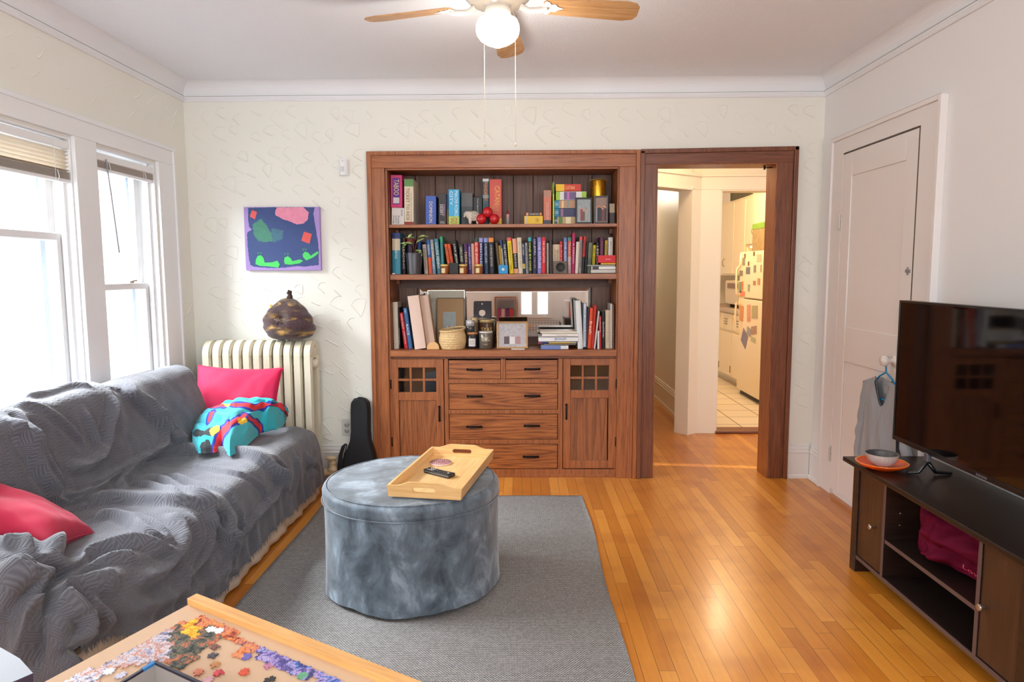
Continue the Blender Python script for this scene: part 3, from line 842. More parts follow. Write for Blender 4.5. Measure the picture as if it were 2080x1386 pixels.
def book(cv, xt, xb, yt, yf, zs, rgb, label, title=None, tcol=(235, 230, 215), bands=(), depth=.15, group=None, name='book', tb=(.12, .85), th=.55, pages=True, cat='book', rough=.5, zlift=0.0, double=None):
    """upright book. xt/xb: left and right edge of its spine at the top and at the foot (in the zoomed crop cv); yt its top."""
    T0, T1 = xat(cv(xt[0], yt), yf), xat(cv(xt[1], yt), yf)
    B0, B1 = xat(cv(xb[0], yt + 300), yf), xat(cv(xb[1], yt + 300), yf)
    ztop = zat(cv(sum(xt) / 2, yt), yf)
    w = max(.006, ((T1 - T0) + (B1 - B0)) / 2 * .97)
    tc, bc_ = (T0 + T1) / 2, (B0 + B1) / 2
    lean = math.atan2(tc - bc_, ztop - zs)
    h = (ztop - zs) / math.cos(lean) - w * abs(math.sin(lean)) * .5
    if bc_ - w / 2 < NL + .004: bc_ = NL + .004 + w / 2 + max(0, -math.sin(lean) * h)
    if bc_ + w / 2 > NR - .004: bc_ = NR - .004 - w / 2
    depth = min(depth, ND - .016 - yf)

    def quad(bx, w_):
        c_, s_ = math.cos(lean), math.sin(lean); zb_ = zs + w_ / 2 * abs(s_)
        return [(bx + u * c_ + v * s_, zb_ - u * s_ + v * c_) for u, v in ((-w_ / 2, 0), (w_ / 2, 0), (w_ / 2, h), (-w_ / 2, h))]

    def sat(A, B_):
        for P_ in (A, B_):
            for k_ in range(4):
                ex_, ez_ = P_[(k_ + 1) % 4][0] - P_[k_][0], P_[(k_ + 1) % 4][1] - P_[k_][1]; ax_ = (-ez_, ex_)
                a_ = [q[0] * ax_[0] + q[1] * ax_[1] for q in A]; b_ = [q[0] * ax_[0] + q[1] * ax_[1] for q in B_]
                if max(a_) <= min(b_) or max(b_) <= min(a_): return False
        return True
    for _ in range(70):
        hit = [q for q in PLACED if q[0] < yf + depth and yf < q[1] and sat(quad(bc_, w + .0006), q[2])]
        if not hit: break
        mid_ = sum(p[0] for p in hit[0][2]) / 4; dirn = 1 if sum(p[0] for p in quad(bc_, w)) / 4 > mid_ else -1
        w *= .965; bc_ += dirn * .0005
    PLACED.append((yf - .008, yf + depth, quad(bc_, w)))
    t = thing(name, label, cat, (bc_ - 0 * w, yf, zs + zlift + w / 2 * abs(math.sin(lean)) + .0003), (0, lean, 0), group)
    m = mat('print_%d_%d_%d' % tuple(int(c) for c in rgb), rgb, rough)
    ct = .0016
    b = MB()
    if pages:
        n = 6; k = min(.006, w * .25)
        sp = [(-w / 2 + w * i / n, -k * math.sin(PI * i / n)) for i in range(n + 1)]
        poly = sp + [(w / 2, depth), (w / 2 - ct, depth), (w / 2 - ct, .004), (-w / 2 + ct, .004), (-w / 2 + ct, depth), (-w / 2, depth)]
        b.prism(poly, 0, h, 'z'); b.build('cover', m, t)
        b = MB(); b.box(-w / 2 + ct, w / 2 - ct, .004, depth - .004, .003, h - .003); b.build('pages', M_page, t)
    else:
        k = 0; b.box(-w / 2, w / 2, 0, depth, 0, h); b.build('box', m, t, bevel=.0012)
    for (a, c, col) in bands:
        q = MB(); kk = k + .0006
        if pages:
            q.prism([(-w / 2 + w * i / 6, -k * math.sin(PI * i / 6) - .0005) for i in range(7)] + [(w / 2, .001), (-w / 2, .001)], h * (1 - c), h * (1 - a), 'z')
        else: q.box(-w / 2, w / 2, -.0006, .001, h * (1 - c), h * (1 - a))
        q.build('spine_band', cmat(col), t)
    if title:
        L = (tb[1] - tb[0]) * h; mid = h * (1 - (tb[0] + tb[1]) / 2)
        text('lettering', title, (0, -k - .001, mid), (0, 0, -1), (1, 0, 0), L, w * th, cmat(tcol), t)
    if double:
        for (tt, a, c, off, ww, col) in double:
            text('lettering', tt, (w * off, -k - .001, h * (1 - (a + c) / 2)), (0, 0, -1), (1, 0, 0), (c - a) * h, w * ww, cmat(col), t)
    return t


def flat(cv, x0, x1, yt, yb, yf, rgb, label, title=None, tcol=(240, 240, 235), bands=(), depth=.2, rotz=0.0, z0=None, group=None, name='book', pages=True, cat='book', tb=(.2, .8), th=.5, page_front=False):
    """thing lying flat, its long edge towards the room"""
    X0, X1 = xat(cv(x0, yb), yf), xat(cv(x1, yb), yf)
    zt = zat(cv((x0 + x1) / 2, yt), yf); zb = z0 if z0 is not None else zat(cv((x0 + x1) / 2, yb), yf)
    X0 = max(X0, NL + .003); X1 = min(X1, NR - .003)
    w = X1 - X0; h = zt - zb - .0004; cx = (X0 + X1) / 2; depth = min(depth, ND - .016 - yf)
    t = thing(name, label, cat, (cx, yf, zb + .0002), (0, 0, rotz), group)
    m = cmat(rgb); b = MB()
    if pages:
        c = .0018
        b.box(-w / 2, w / 2, 0, depth, 0, c); b.box(-w / 2, w / 2, 0, depth, h - c, h)
        if not page_front: b.box(-w / 2, w / 2, 0, c, 0, h)
        b.build('cover', m, t)
        b = MB(); b.box(-w / 2 + .003, w / 2 - .003, .002, depth - .003, c, h - c); b.build('pages', M_page, t)
    else:
        b.box(-w / 2, w / 2, 0, depth, 0, h); b.build('box', m, t, bevel=.0012)
    for kb_, (a, c, col) in enumerate(bands):
        q = MB(); q.box(-w / 2 + w * a, -w / 2 + w * c, -.0006 - .0004 * kb_, .001, .0003 + .0012 * kb_, h - .0003 - .0012 * kb_); q.build('spine_band', cmat(col), t)
    if title: text('lettering', title, (w * ((tb[0] + tb[1]) / 2 - .5), -.0026, h / 2), (1, 0, 0), (0, 0, 1), (tb[1] - tb[0]) * w, h * th, cmat(tcol), t)
    return t


Z1 += .0008; Z2 += .0008; Z3 += .0008
YA = .10    # front of the things on the top shelf
GG = 'board games on the top shelf'
# top shelf, left half
wbx = book(cL, (278, 425), (278, 425), 512, YA - .02, Z1, (226, 222, 218), 'white small box under the pink box at the left end of the top shelf', None, pages=False, name='card_box', cat='box', depth=.16,
           double=[('Really\nawful\nthings', .45, .95, -.15, .55, (60, 60, 60)), ('HOW', .10, .48, .30, .16, (30, 30, 30))])
tb0 = book(cL, (275, 422), (275, 422), 142, YA - .03, Z1 + .1, (200, 40, 120), 'pink and purple word game box standing on the small white box', None, pages=False, name='game_box', cat='board game', depth=.2, group=GG)
# the pink box stands on the white one: redo its foot from the white box's top
zt_ = zat(cL(350, 512), YA - .02) + .001; ztop_ = zat(cL(350, 142), YA - .03)
for ch in list(tb0.children): bpy.data.objects.remove(ch)
xa, xb_ = NL + .004, xat(cL(421, 300), YA - .03)
tb0.location = ((xa + xb_) / 2, YA - .03, zt_); hh = ztop_ - zt_; ww_ = xb_ - xa
b = MB(); b.box(-ww_ / 2, ww_ / 2, 0, .2, 0, hh); b.build('box', cmat((204, 52, 110)), tb0, bevel=.0012)
b = MB(); b.box(-ww_ * .35, ww_ * .32, -.0007, .001, hh * .10, hh * .91); b.build('side_print', cmat((92, 38, 140)), tb0)
b = MB(); b.box(-ww_ * .28, ww_ * .26, -.0012, .001, hh * .13, hh * .31); b.build('picture_print', mat('speckled_print', (214, 205, 205), .6, noise=.5, nscale=200), tb0)
text('lettering', 'TABOO', (0.0, -.0015, hh * .62), (0, 0, -1), (1, 0, 0), hh * .48, ww_ * .46, cmat((240, 205, 140)), tb0)
book(cL, (432, 560), (432, 560), 188, YA - .03, Z1, (222, 208, 180), 'cream train game box right of the pink box on the top shelf', None, pages=False, name='game_box', cat='board game', depth=.22, group=GG,
     double=[('TICKET TO RIDE', .20, .90, -.12, .34, (120, 40, 30)), ('THE CROSS-COUNTRY TRAIN ADVENTURE', .30, .92, .24, .10, (70, 80, 60))], bands=((.0, .16, (96, 140, 80)), (.93, 1.0, (150, 50, 40))))
book(cL, (690, 808), (690, 808), 378, YA - .02, Z1, (62, 92, 176), 'plain blue game box with cream vertical lettering on the top shelf', 'DOMINION', (235, 225, 190), pages=False, name='game_box', cat='board game', depth=.2, group=GG, tb=(.2, .92), th=.32)
book(cL, (835, 922), (835, 922), 350, YA - .02, Z1, (44, 36, 40), 'black desert game box between two blue boxes on the top shelf', None, pages=False, name='game_box', cat='board game', depth=.2, group=GG,
     double=[('FORBIDDEN', .35, .72, .22, .20, (190, 150, 190)), ('DESERT', .35, .70, -.12, .38, (225, 215, 215)), ('GAMES', .88, .96, .0, .6, (200, 190, 190))])
book(cL, (925, 944), (925, 944), 352, YA + .02, Z1, (176, 120, 60), 'narrow tan and blue game box squeezed left of the sky blue box', None, pages=False, name='game_box', cat='board game', depth=.16, group=GG, bands=((.0, .5, (70, 96, 150)),))
book(cL, (947, 1070), (947, 1070), 305, YA - .02, Z1, (58, 168, 214), 'sky blue game box with a green foot on the top shelf', None, pages=False, name='game_box', cat='board game', depth=.2, group=GG,
     double=[('MACHI KORO', .04, .76, .22, .30, (245, 245, 240)), ('CITY', .05, .45, -.25, .28, (235, 240, 250)), ('GO', .80, .97, .0, .6, (200, 60, 50))], bands=((.76, 1.0, (172, 202, 96)),))
book(cL, (1090, 1222), (1090, 1222), 345, YA + .03, Z1, (62, 64, 66), 'dark grey plain box behind the stone elephant', None, pages=False, name='game_box', cat='board game', depth=.14, bands=((.0, .42, (98, 98, 98)),))
book(cL, (1225, 1328), (1225, 1328), 390, YA + .05, Z1, (24, 24, 26), 'low black card game box with small white lettering behind the elephant and red balls', 'Cards Against Humanity', (225, 225, 225), pages=False, name='game_box', cat='board game', depth=.14, tb=(.05, .80), th=.18)
book(cL, (1332, 1402), (1332, 1402), 185, YA + .02, Z1, (36, 66, 74), 'tall dark teal game box with orange lettering behind the red balls', 'PANDEMIC', (235, 140, 60), pages=False, name='game_box', cat='board game', depth=.18, group=GG, tb=(.08, .48), th=.5,
     bands=((.0, .06, (210, 220, 215)), (.35, .42, (90, 150, 160))))
book(cL, (1406, 1547), (1406, 1547), 190, YA + .0, Z1, (198, 70, 54), 'tall red game box with yellow lettering behind the red balls', None, pages=False, name='game_box', cat='board game', depth=.2, group=GG,
     double=[('CATAN', .15, .55, .14, .42, (240, 190, 90)), ('TRADE BUILD SETTLE', .56, .70, .0, .5, (230, 170, 90))], bands=((.86, 1.0, (236, 180, 60)),))

# stone elephant
ex, ez = xat(cL(1215, 690), .045), Z1
t = thing('elephant_figurine', 'pierced pale stone elephant figurine in front of the dark boxes', 'figurine', (ex, .045, ez), (0, 0, 0))
sc = (xat(cL(1310, 600), .045) - xat(cL(1120, 600), .045)) / 190
stone = mat('pale_soapstone', (206, 192, 178), .55, noise=.2, nscale=80)


def blob(name, pts, m, parent, seg=10, sub=1):
    """continuous body: ellipsoids fused by a voxel remesh. pts = (x,y,z,rx,ry,rz)"""
    bm = bmesh.new()
    for (x, y, z, rx, ry, rz) in pts:
        g_ = bmesh.ops.create_icosphere(bm, subdivisions=3, radius=1.0)
        for v in g_['verts']: v.co = Vector((x + v.co.x * rx, y + v.co.y * ry, z + v.co.z * rz))
    me = bpy.data.meshes.new(name); bm.to_mesh(me); bm.free(); me.materials.append(m)
    o = bpy.data.objects.new(name, me); COL.objects.link(o)
    if parent: o.parent = parent
    r = o.modifiers.new('r', 'REMESH'); r.mode = 'VOXEL'; r.voxel_size = seg; r.use_smooth_shade = True
    s_ = o.modifiers.new('s', 'SMOOTH'); s_.factor = .5; s_.iterations = 3
    return o


k = sc
body = [(18 * k, 0, 92 * k, 70 * k, 48 * k, 58 * k), (-30 * k, 0, 100 * k, 40 * k, 40 * k, 48 * k)]
for lx in (-22, 62):
    for ly in (-22, 22): body.append((lx * k, ly * k, 30 * k, 17 * k, 16 * k, 32 * k)); body.append((lx * k, ly * k, 52 * k, 20 * k, 18 * k, 30 * k))
body += [(-62 * k, 0, 118 * k, 26 * k, 26 * k, 30 * k), (-80 * k, 0, 105 * k, 13 * k, 13 * k, 16 * k), (-88 * k, 0, 90 * k, 9 * k, 9 * k, 16 * k), (-90 * k, 0, 120 * k, 8 * k, 8 * k, 6 * k)]
blob('body', body, stone, t, seg=.0022)
for sy in (-1, 1):
    b = MB(); b.lathe([(0, -.0012), (24 * k, -.0008), (26 * k, 0), (24 * k, .0008), (0, .0012)], (-44 * k, sy * 30 * k, 116 * k), 18, M=None, ax='y'); b.build('ear', stone, t)
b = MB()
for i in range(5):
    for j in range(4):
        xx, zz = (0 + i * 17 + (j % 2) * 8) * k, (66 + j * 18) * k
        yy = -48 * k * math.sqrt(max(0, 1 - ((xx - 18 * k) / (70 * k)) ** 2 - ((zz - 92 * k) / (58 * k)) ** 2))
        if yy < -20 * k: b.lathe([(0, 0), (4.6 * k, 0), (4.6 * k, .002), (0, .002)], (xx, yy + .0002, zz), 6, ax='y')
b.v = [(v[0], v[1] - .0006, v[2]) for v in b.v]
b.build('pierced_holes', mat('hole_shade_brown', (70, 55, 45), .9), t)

# red rattan balls
red = mat('red_lacquer_ball', (196, 24, 34), .25, coat=.4)
for (X, Y, R_, lab, nm) in ((1388, 565, 58, 'shiny red ball resting on top of two others', 0), (1318, 640, 58, 'shiny red ball at the left of the three', 1), (1463, 635, 57, 'shiny red ball at the right of the three in front of the red game box', 2)):
    yy = .035; r_ = R_ * sc; cx = xat(cL(X, Y), yy)
    zc = Z1 + r_ if nm else Z1 + r_ * 2.30
    t = thing('decorative_ball', lab, 'ball', (cx, yy, zc - r_), group='red balls on the top shelf')
    b = MB(); b.lathe([(r_ * math.sin(a), r_ - r_ * math.cos(a)) for a in np.linspace(0, PI, 17)], (0, 0, 0), 28); b.build('shell', red, t)
    b = MB()
    for kq in range(3):
        M_ = Matrix.Translation((0, 0, r_)) @ Matrix.Rotation(.5 + kq * 1.1, 4, (1, .4 * kq, .3))
        b.tube([M_ @ Vector((r_ * math.cos(a), r_ * math.sin(a), 0)) for a in np.linspace(0, 2 * PI, 33)[:-1]], .0011, 5, closed=True)
    b.build('raised_bands', mat('dark_red_band', (130, 12, 22), .35), t)

# glass vial
vx = xat(cR(175, 680), .06)
t = thing('glass_vial', 'small glass vial with red stopper standing alone on the top shelf', 'bottle', (vx, .06, Z1))
b = MB(); b.lathe([(.009, 0), (.009, .062), (.007, .066)], (0, 0, 0), 16); b.build('tube', mat('grey_glass', (168, 160, 158), .1, spec=.8), t)
b = MB(); b.lathe([(.0092, .040), (.0092, .064), (0, .064)], (0, 0, 0), 16); b.build('paper_band', cmat((210, 150, 150)), t)
b = MB(); b.lathe([(.007, .064), (.009, .070), (.006, .086), (0, .090)], (0, 0, 0), 16); b.build('stopper', cmat((120, 30, 36)), t)
# yellow box with a thin black box on it
z_y = zat(cR(470, 602), .07)
flat(cR, 360, 570, 602, 682, .07, (232, 190, 52), 'long yellow low box on the top shelf under a thin dark box', 'TEA', (150, 110, 40), pages=False, name='yellow_box', cat='box', depth=.07, z0=Z1, tb=(.60, .78), th=.4, bands=((.06, .16, (205, 190, 160)),))
flat(cR, 382, 555, 565, 602, .075, (52, 44, 42), 'thin dark box with orange ends lying on the yellow box', 'THE GAME NIGHT', (225, 215, 205), pages=False, name='card_box', cat='box', depth=.05, z0=z_y + .001, tb=(.2, .84), th=.6, bands=((.0, .14, (220, 150, 110)), (.88, 1.0, (226, 140, 70))))
book(cR, (577, 665), (577, 665), 315, YA - .03, Z1, (196, 110, 84), 'orange-brown upright game box left of the thin green board', None, pages=False, name='game_box', cat='board game', depth=.2, group=GG,
     double=[('COLOSSEUM', .36, .86, -.0, .34, (225, 190, 170))], bands=((.0, .20, (176, 130, 110)), (.88, 1.0, (70, 70, 86))))
book(cR, (681, 697), (681, 697), 222, YA - .03, Z1, (206, 206, 40), 'thin tall yellow-green board leaning against the stacked boxes', None, pages=False, name='game_board', cat='board game', depth=.2, group=GG, bands=((.0, .28, (96, 150, 60)),))
# stack of five boxes
zs_ = Z1; YS = YA - .01
st5 = [(695, 940, 612, (38, 90, 110), 'bottom box of the stack, tan picture side with cactus print', 'ACORN', (240, 240, 240), ((.16, 1.0, (190, 160, 120)), (.22, .40, (90, 130, 60)), (.55, .78, (232, 222, 180)))),
       (700, 940, 518, (24, 130, 170), 'second box from the bottom of the stack, dark night picture side', 'PUZZLE', (235, 240, 245), ((.22, 1.0, (56, 58, 92)), (.30, .42, (150, 110, 140)))),
       (700, 940, 428, (24, 140, 176), 'middle box of the stack, teal end and mosaic picture side', 'PUZZLE', (235, 240, 245), ((.22, 1.0, (180, 140, 110)), (.34, .44, (226, 196, 150)), (.60, .66, (90, 160, 170)))),
       (718, 1062, 328, (226, 226, 220), 'white box with green ends second from the top of the stack', None, (255, 255, 255), ((.0, .13, (160, 200, 70)), (.85, 1.0, (160, 200, 70)), (.26, .66, (110, 90, 130)), (.36, .44, (190, 110, 180)))),
       (715, 1000, 245, (206, 60, 44), 'red and yellow game box on top of the stack', 'CATAN', (245, 205, 130), ((.0, .34, (240, 196, 40)),))]
for i, (a, c, yt, rgb, lab, ti, tc_, bd) in enumerate(st5):
    zt = zat(cR(830, yt), YS); o = flat(cR, a, c, yt, 0, YS, rgb, lab, ti, tc_, bands=bd, pages=False, name='game_box', cat='board game', depth=.18, z0=zs_ + .0005 * i, group='stacked boxes on the top shelf',
                                        tb=((.02, .18) if i < 3 else (.38, .74)), th=(.3 if i < 3 else .5))
    zs_ = zt


def photo_frame(cv, x0, x1, yt, yf, zs, w, rgb, prgb, label, rotz=0.0, tilt=.12, depth=.015, wb=None, name='photo_frame', mat_in=None, people=None, seedv=1, lmat=None):
    X0, X1 = xat(cv(x0, yt), yf), xat(cv(x1, yt), yf); zt = zat(cv((x0 + x1) / 2, yt), yf)
    W_ = X1 - X0; H_ = (zt - zs) / math.cos(tilt)
    t = thing(name, label, 'picture frame', ((X0 + X1) / 2, yf, zs + .001), (0, 0, rotz))
    R_ = Matrix.Rotation(-tilt, 4, 'X')
    wb = wb or w
    b = MB(); b.ring([(-W_ / 2, 0), (W_ / 2, 0), (W_ / 2, H_), (-W_ / 2, H_)], [(-W_ / 2 + w, wb), (W_ / 2 - w, wb), (W_ / 2 - w, H_ - wb), (-W_ / 2 + w, H_ - wb)], 0, depth, 'y')
    b.v = [tuple(R_ @ Vector(v)) for v in b.v]
    b.build('frame', lmat or mat('frame_%d_%d_%d' % rgb, rgb, .4), t, bevel=.002)
    b = MB(); b.box(-W_ / 2 + w - .001, W_ / 2 - w + .001, depth * .5, depth * .9, wb - .001, H_ - wb + .001, M=R_)
    ph = b.build('photograph', prgb if not isinstance(prgb, tuple) else mat('photo_ground_%d' % seedv, prgb, .35, noise=.35, nscale=60), t)
    if people:
        r = random.Random(seedv); iw, ih = W_ - 2 * w, H_ - 2 * wb
        cols = {}
        for q in range(people[0]):
            cx = -iw * people[1] / 2 + iw * people[1] * (q + .5) / people[0]; hgt = ih * people[2] * r.uniform(.85, 1.1); bw = iw * people[1] / people[0] * .50
            z0_ = wb + ih * people[3]; col = r.choice(people[4])
            cols.setdefault(col, MB()).box(cx - bw, cx + bw, depth * .5 - .0006, depth * .52, z0_, z0_ + hgt * .84, M=R_)
            cols.setdefault((205, 160, 140), MB()).lathe([(0, 0), (hgt * .085, 0), (hgt * .085, .0006), (0, .0006)], (cx, depth * .5, z0_ + hgt * .90), 10, ax='y', M=R_)
        for col, mm in cols.items(): mm.build('printed_figures', cmat(col), ph)
    b = MB(); b.box(-.02, .02, depth + .001, depth + .004, .006, H_ * .6, M=R_); b.build('easel_back', M_black, t)
    return t


photo_frame(cR, 938, 1128, 394, .045, Z1, .0105, (34, 34, 38), (150, 158, 160), 'dark framed photo of a family on a grey hillside on the top shelf', tilt=.08, people=(3, .5, .55, .06, [(150, 60, 60), (90, 90, 90), (170, 160, 150)]), seedv=2)
photo_frame(cR, 1142, 1305, 374, .035, Z1, .0095, (48, 50, 58), (120, 84, 66), 'dark framed indoor group photo turned slightly on the top shelf', rotz=-.22, tilt=.06, people=(7, .9, .62, .04, [(30, 30, 36), (40, 40, 50), (150, 150, 160), (110, 60, 60)]), seedv=5)
# gold star lantern behind the frames
lx = xat(cR(1190, 390), .17); lr = (xat(cR(1278, 300), .17) - xat(cR(1108, 300), .17)) / 2
t = thing('candle_lantern', 'gold tin lantern pierced with stars behind the two dark frames', 'lantern', (lx, .17, Z1))
gold = mat('brushed_gold', (214, 160, 48), .35, metal=.85)
zl = zat(cR(1190, 205), .17) - Z1
b = MB(); b.lathe([(lr * .9, 0), (lr, .004), (lr, zl - .004), (lr * .97, zl), (lr * .93, zl), (lr * .93, .006), (0, .006)], (0, 0, 0), 40); b.build('body', gold, t)
b = MB(); r = random.Random(9)
for q in range(20):
    a = -PI / 2 + r.uniform(-1.2, 1.2); z = r.uniform(.45, .93) * zl; s = r.choice((.003, .0045, .006))
    c_ = Vector((lr * math.cos(a), lr * math.sin(a), z)); n_ = Vector((math.cos(a), math.sin(a), 0)); tt_ = Vector((-math.sin(a), math.cos(a), 0))
    pts = [c_ + n_ * .0006 + tt_ * (s * (1 if k % 2 else .42) * math.cos(k * PI / 5)) + Vector((0, 0, s * (1 if k % 2 else .42) * math.sin(k * PI / 5))) for k in range(10)]
    b.add(pts, [tuple(range(10))])
b.build('pierced_stars', cmat((60, 36, 12)), t, fix=False)
b = MB(); b.tube([(-lr * 1.15, 0, zl - .012), (-lr * 1.12, 0, zl + .003), (0, -.002, zl + .012), (lr * 1.12, 0, zl + .003), (lr * 1.15, 0, zl - .012)], .0014, 6); b.build('wire_bail', gold, t)
book(cR, (1318, 1378), (1318, 1378), 465, .06, Z1, (48, 30, 26), 'small dark bottle box with tan cap at the right end of the top shelf', None, pages=False, name='perfume_box', cat='box', depth=.03, bands=((.0, .45, (176, 156, 130)),))

# ---- middle shelf
YB = .06; GB = 'books on the middle shelf'


def mb(cv, xt, xb, yt, rgb, label, **k):
    k.setdefault('group', GB); yf = k.pop('yf', YB)
    return book(cv, xt, xb, yt, yf, Z2, rgb, label + ' on the middle shelf', **k)


mb(cL, (312, 402), (312, 405), 795, (44, 130, 156), 'thick teal hardback with navy head at the far left', title='THE EXTRAORDINARY ATLAS', tcol=(240, 240, 235), bands=((.0, .14, (34, 52, 110)), (.14, .42, (206, 190, 160))), depth=.16, tb=(.15, .62), th=.3)
mb(cL, (420, 460), (425, 468), 852, (58, 20, 26), 'dark maroon book left of the plant pot', title='TREADING', tcol=(230, 220, 210), yf=YB + .05)
mb(cL, (478, 540), (478, 540), 862, (26, 28, 66), 'navy book behind the potted plant', bands=((.0, .10, (150, 30, 40)),), yf=YB + .06)
mb(cL, (598, 640), (598, 640), 890, (34, 70, 130), 'blue book behind the right side of the potted plant', yf=YB + .06)
mb(cL, (652, 697), (678, 720), 925, (170, 156, 142), 'worn grey paperback leaning left beside the plant pot', title='SOMETHING', tcol=(60, 55, 50))
mb(cL, (697, 738), (728, 765), 870, (40, 92, 160), 'book with blue upper and orange lower spine', bands=((.52, 1.0, (214, 84, 44)),), title='RADICAL', tcol=(230, 230, 220), tb=(.15, .45))
mb(cL, (740, 777), (770, 806), 870, (150, 150, 150), 'grey leaning paperback with a blue foot', bands=((.60, 1.0, (110, 140, 170)),), title='THE OVERSTORY', tcol=(230, 225, 215))
mb(cL, (780, 832), (824, 866), 860, (60, 120, 140), 'teal hardback with large white author lettering', title='LOUISE PENNY', tcol=(235, 230, 220), th=.6)
mb(cL, (847, 882), (866, 897), 835, (58, 150, 110), 'slim green hardback leaning right of the teal hardback', bands=((.15, 1.0, (60, 130, 134)),))
mb(cL, (900, 930), (952, 984), 920, (224, 92, 44), 'left of two slim orange books leaning over a black box', title='HOW TO', tcol=(40, 30, 25))
mb(cL, (935, 967), (990, 1020), 920, (222, 88, 40), 'right of two slim orange books leaning over a black box', title='THE END', tcol=(40, 30, 25))
mb(cL, (985, 1030), (1032, 1078), 877, (26, 24, 26), 'black book with pale lettering leaning beside the orange pair', title='LISA JEWELL', tcol=(220, 215, 210))
mb(cL, (1062, 1112), (1085, 1130), 920, (38, 42, 34), 'very dark olive book with pale marks', title='GIRLS AND', tcol=(200, 205, 190), tb=(.1, .6))
mb(cL, (1118, 1160), (1132, 1172), 915, (74, 36, 86), 'purple book with yellow lettering', title='TERRA', tcol=(220, 200, 80), tb=(.25, .75))
mb(cL, (1165, 1198), (1177, 1211), 915, (70, 44, 110), 'slim violet book left of the tan one', title='ROAD LIGHTS', tcol=(210, 200, 225))
mb(cL, (1200, 1236), (1214, 1242), 915, (206, 164, 140), 'slim tan pink book left of the red one')
mb(cL, (1238, 1285), (1243, 1292), 855, (208, 48, 42), 'red book with a dark green head', bands=((.0, .11, (40, 76, 60)),), title='SILVER SPARROW', tcol=(240, 225, 210))
mb(cL, (1290, 1336), (1294, 1340), 852, (44, 48, 92), 'navy BREATHLESS book with a lavender head', bands=((.0, .12, (156, 150, 206)),), title='BREATHLESS', tcol=(225, 225, 240), tb=(.16, .8), th=.5)
mb(cL, (1342, 1392), (1350, 1398), 852, (44, 56, 84), 'dark blue book with a periwinkle head', bands=((.0, .12, (130, 150, 210)),), title='A PROMISE LAND', tcol=(210, 215, 225), tb=(.16, .7), th=.4)
mb(cL, (1397, 1455), (1406, 1466), 850, (34, 38, 46), 'black hardback with an orange head', bands=((.0, .12, (226, 140, 70)),), title='A WORLD BEYOND', tcol=(200, 190, 170), tb=(.2, .8), th=.4)
mb(cL, (1475, 1500), (1510, 1532), 905, (96, 78, 60), 'thin brown leaning paperback right of the orange-headed book')
mb(cL, (1500, 1535), (1532, 1560), 937, (204, 164, 60), 'short mustard leaning paperback above the blue square box', yf=YB + .03)
mb(cL, (1524, 1546), (1562, 1580), 875, (76, 110, 180), 'thin blue and white leaning paperback above the blue square box', bands=((.25, 1.0, (206, 205, 200)),), yf=YB + .03)
mb(cL, (1551, 1594), (1588, 1630), 875, (24, 28, 40), 'slim black book leaning right of the mustard one', title='THE NEXT PERSON', tcol=(210, 210, 215))
mb(cR, (160, 214), (196, 240), 848, (234, 206, 40), 'bright yellow book with a coral head', bands=((.0, .09, (220, 90, 90)),), title='THE MIDNIGHT STORY', tcol=(90, 80, 30), tb=(.15, .9), th=.4)
mb(cR, (222, 272), (246, 292), 860, (232, 160, 128), 'peach book with a torn black lower half', bands=((.42, .86, (38, 34, 32)),), title='BLACK BUCK', tcol=(230, 225, 220), tb=(.45, .82), th=.4)
mb(cR, (275, 328), (296, 343), 848, (222, 210, 184), 'thick cream book leaning against the peach one', title='PEOPLE WE MEET', tcol=(150, 135, 110), th=.4)
mb(cR, (330, 362), (345, 376), 905, (36, 50, 84), 'slim night-blue book with a yellow glow low on its spine', bands=((.68, .84, (190, 176, 96)),), title='LEE CHILD', tcol=(225, 225, 230), tb=(.05, .4))
mb(cR, (365, 396), (380, 408), 905, (150, 148, 150), 'slim mid-grey book', title='FICTION', tcol=(60, 60, 60))
mb(cR, (394, 441), (406, 447), 845, (28, 36, 34), 'black book with teal head and yellow script title', bands=((.0, .11, (80, 176, 176)),), title='ONE BY ONE', tcol=(214, 220, 80), tb=(.14, .92), th=.6)
mb(cR, (447, 500), (457, 505), 845, (28, 36, 66), 'navy book with white upper lettering left of the lavender one', title='LISA JEWELL', tcol=(225, 225, 235), tb=(.06, .5), th=.5, double=[('THEN SHE', .55, .85, 0, .35, (190, 160, 170))])
mb(cR, (505, 553), (511, 556), 845, (136, 128, 196), 'lavender patterned book left of the scarlet one', title='THE FUTURE', tcol=(225, 222, 240), th=.6)
mb(cR, (556, 602), (558, 605), 843, (206, 40, 44), 'scarlet book with white lettering', title='THE CALCULATION', tcol=(240, 225, 220), tb=(.1, .7), th=.5)
mb(cR, (611, 635), (613, 636), 910, (172, 164, 158), 'thin pale grey booklet right of the scarlet book')
mb(cR, (641, 675), (646, 681), 875, (62, 52, 46), 'dark brown slim book right of the thin grey booklet')
mb(cR, (679, 759), (682, 762), 925, (214, 190, 160), 'cream book with a framed title above the clock', title='THE SONG\nOF GOOD', tcol=(90, 70, 50), tb=(.18, .56), th=.55, yf=YB + .02)
mb(cR, (760, 792), (762, 794), 892, (204, 56, 56), 'slim red book right of the cream framed-title one', title='LOVE', tcol=(230, 180, 170), yf=YB + .02)
mb(cR, (803, 842), (803, 842), 848, (110, 128, 176), 'steel blue book beside the clock', title='THE ADDRESS', tcol=(225, 225, 235))
mb(cR, (849, 892), (846, 889), 845, (186, 84, 70), 'brick red book with a teal spot at its head', bands=((.0, .10, (70, 130, 120)), (.55, 1.0, (186, 150, 160))), title='TRANSCENDENT', tcol=(240, 220, 190), tb=(.14, .9), th=.5)
mb(cR, (901, 935), (893, 927), 795, (172, 40, 92), 'tall magenta book', title='A PERSON', tcol=(240, 220, 225), tb=(.25, .75), th=.5)
mb(cR, (945, 983), (932, 964), 895, (224, 216, 200), 'ivory book leaning right')
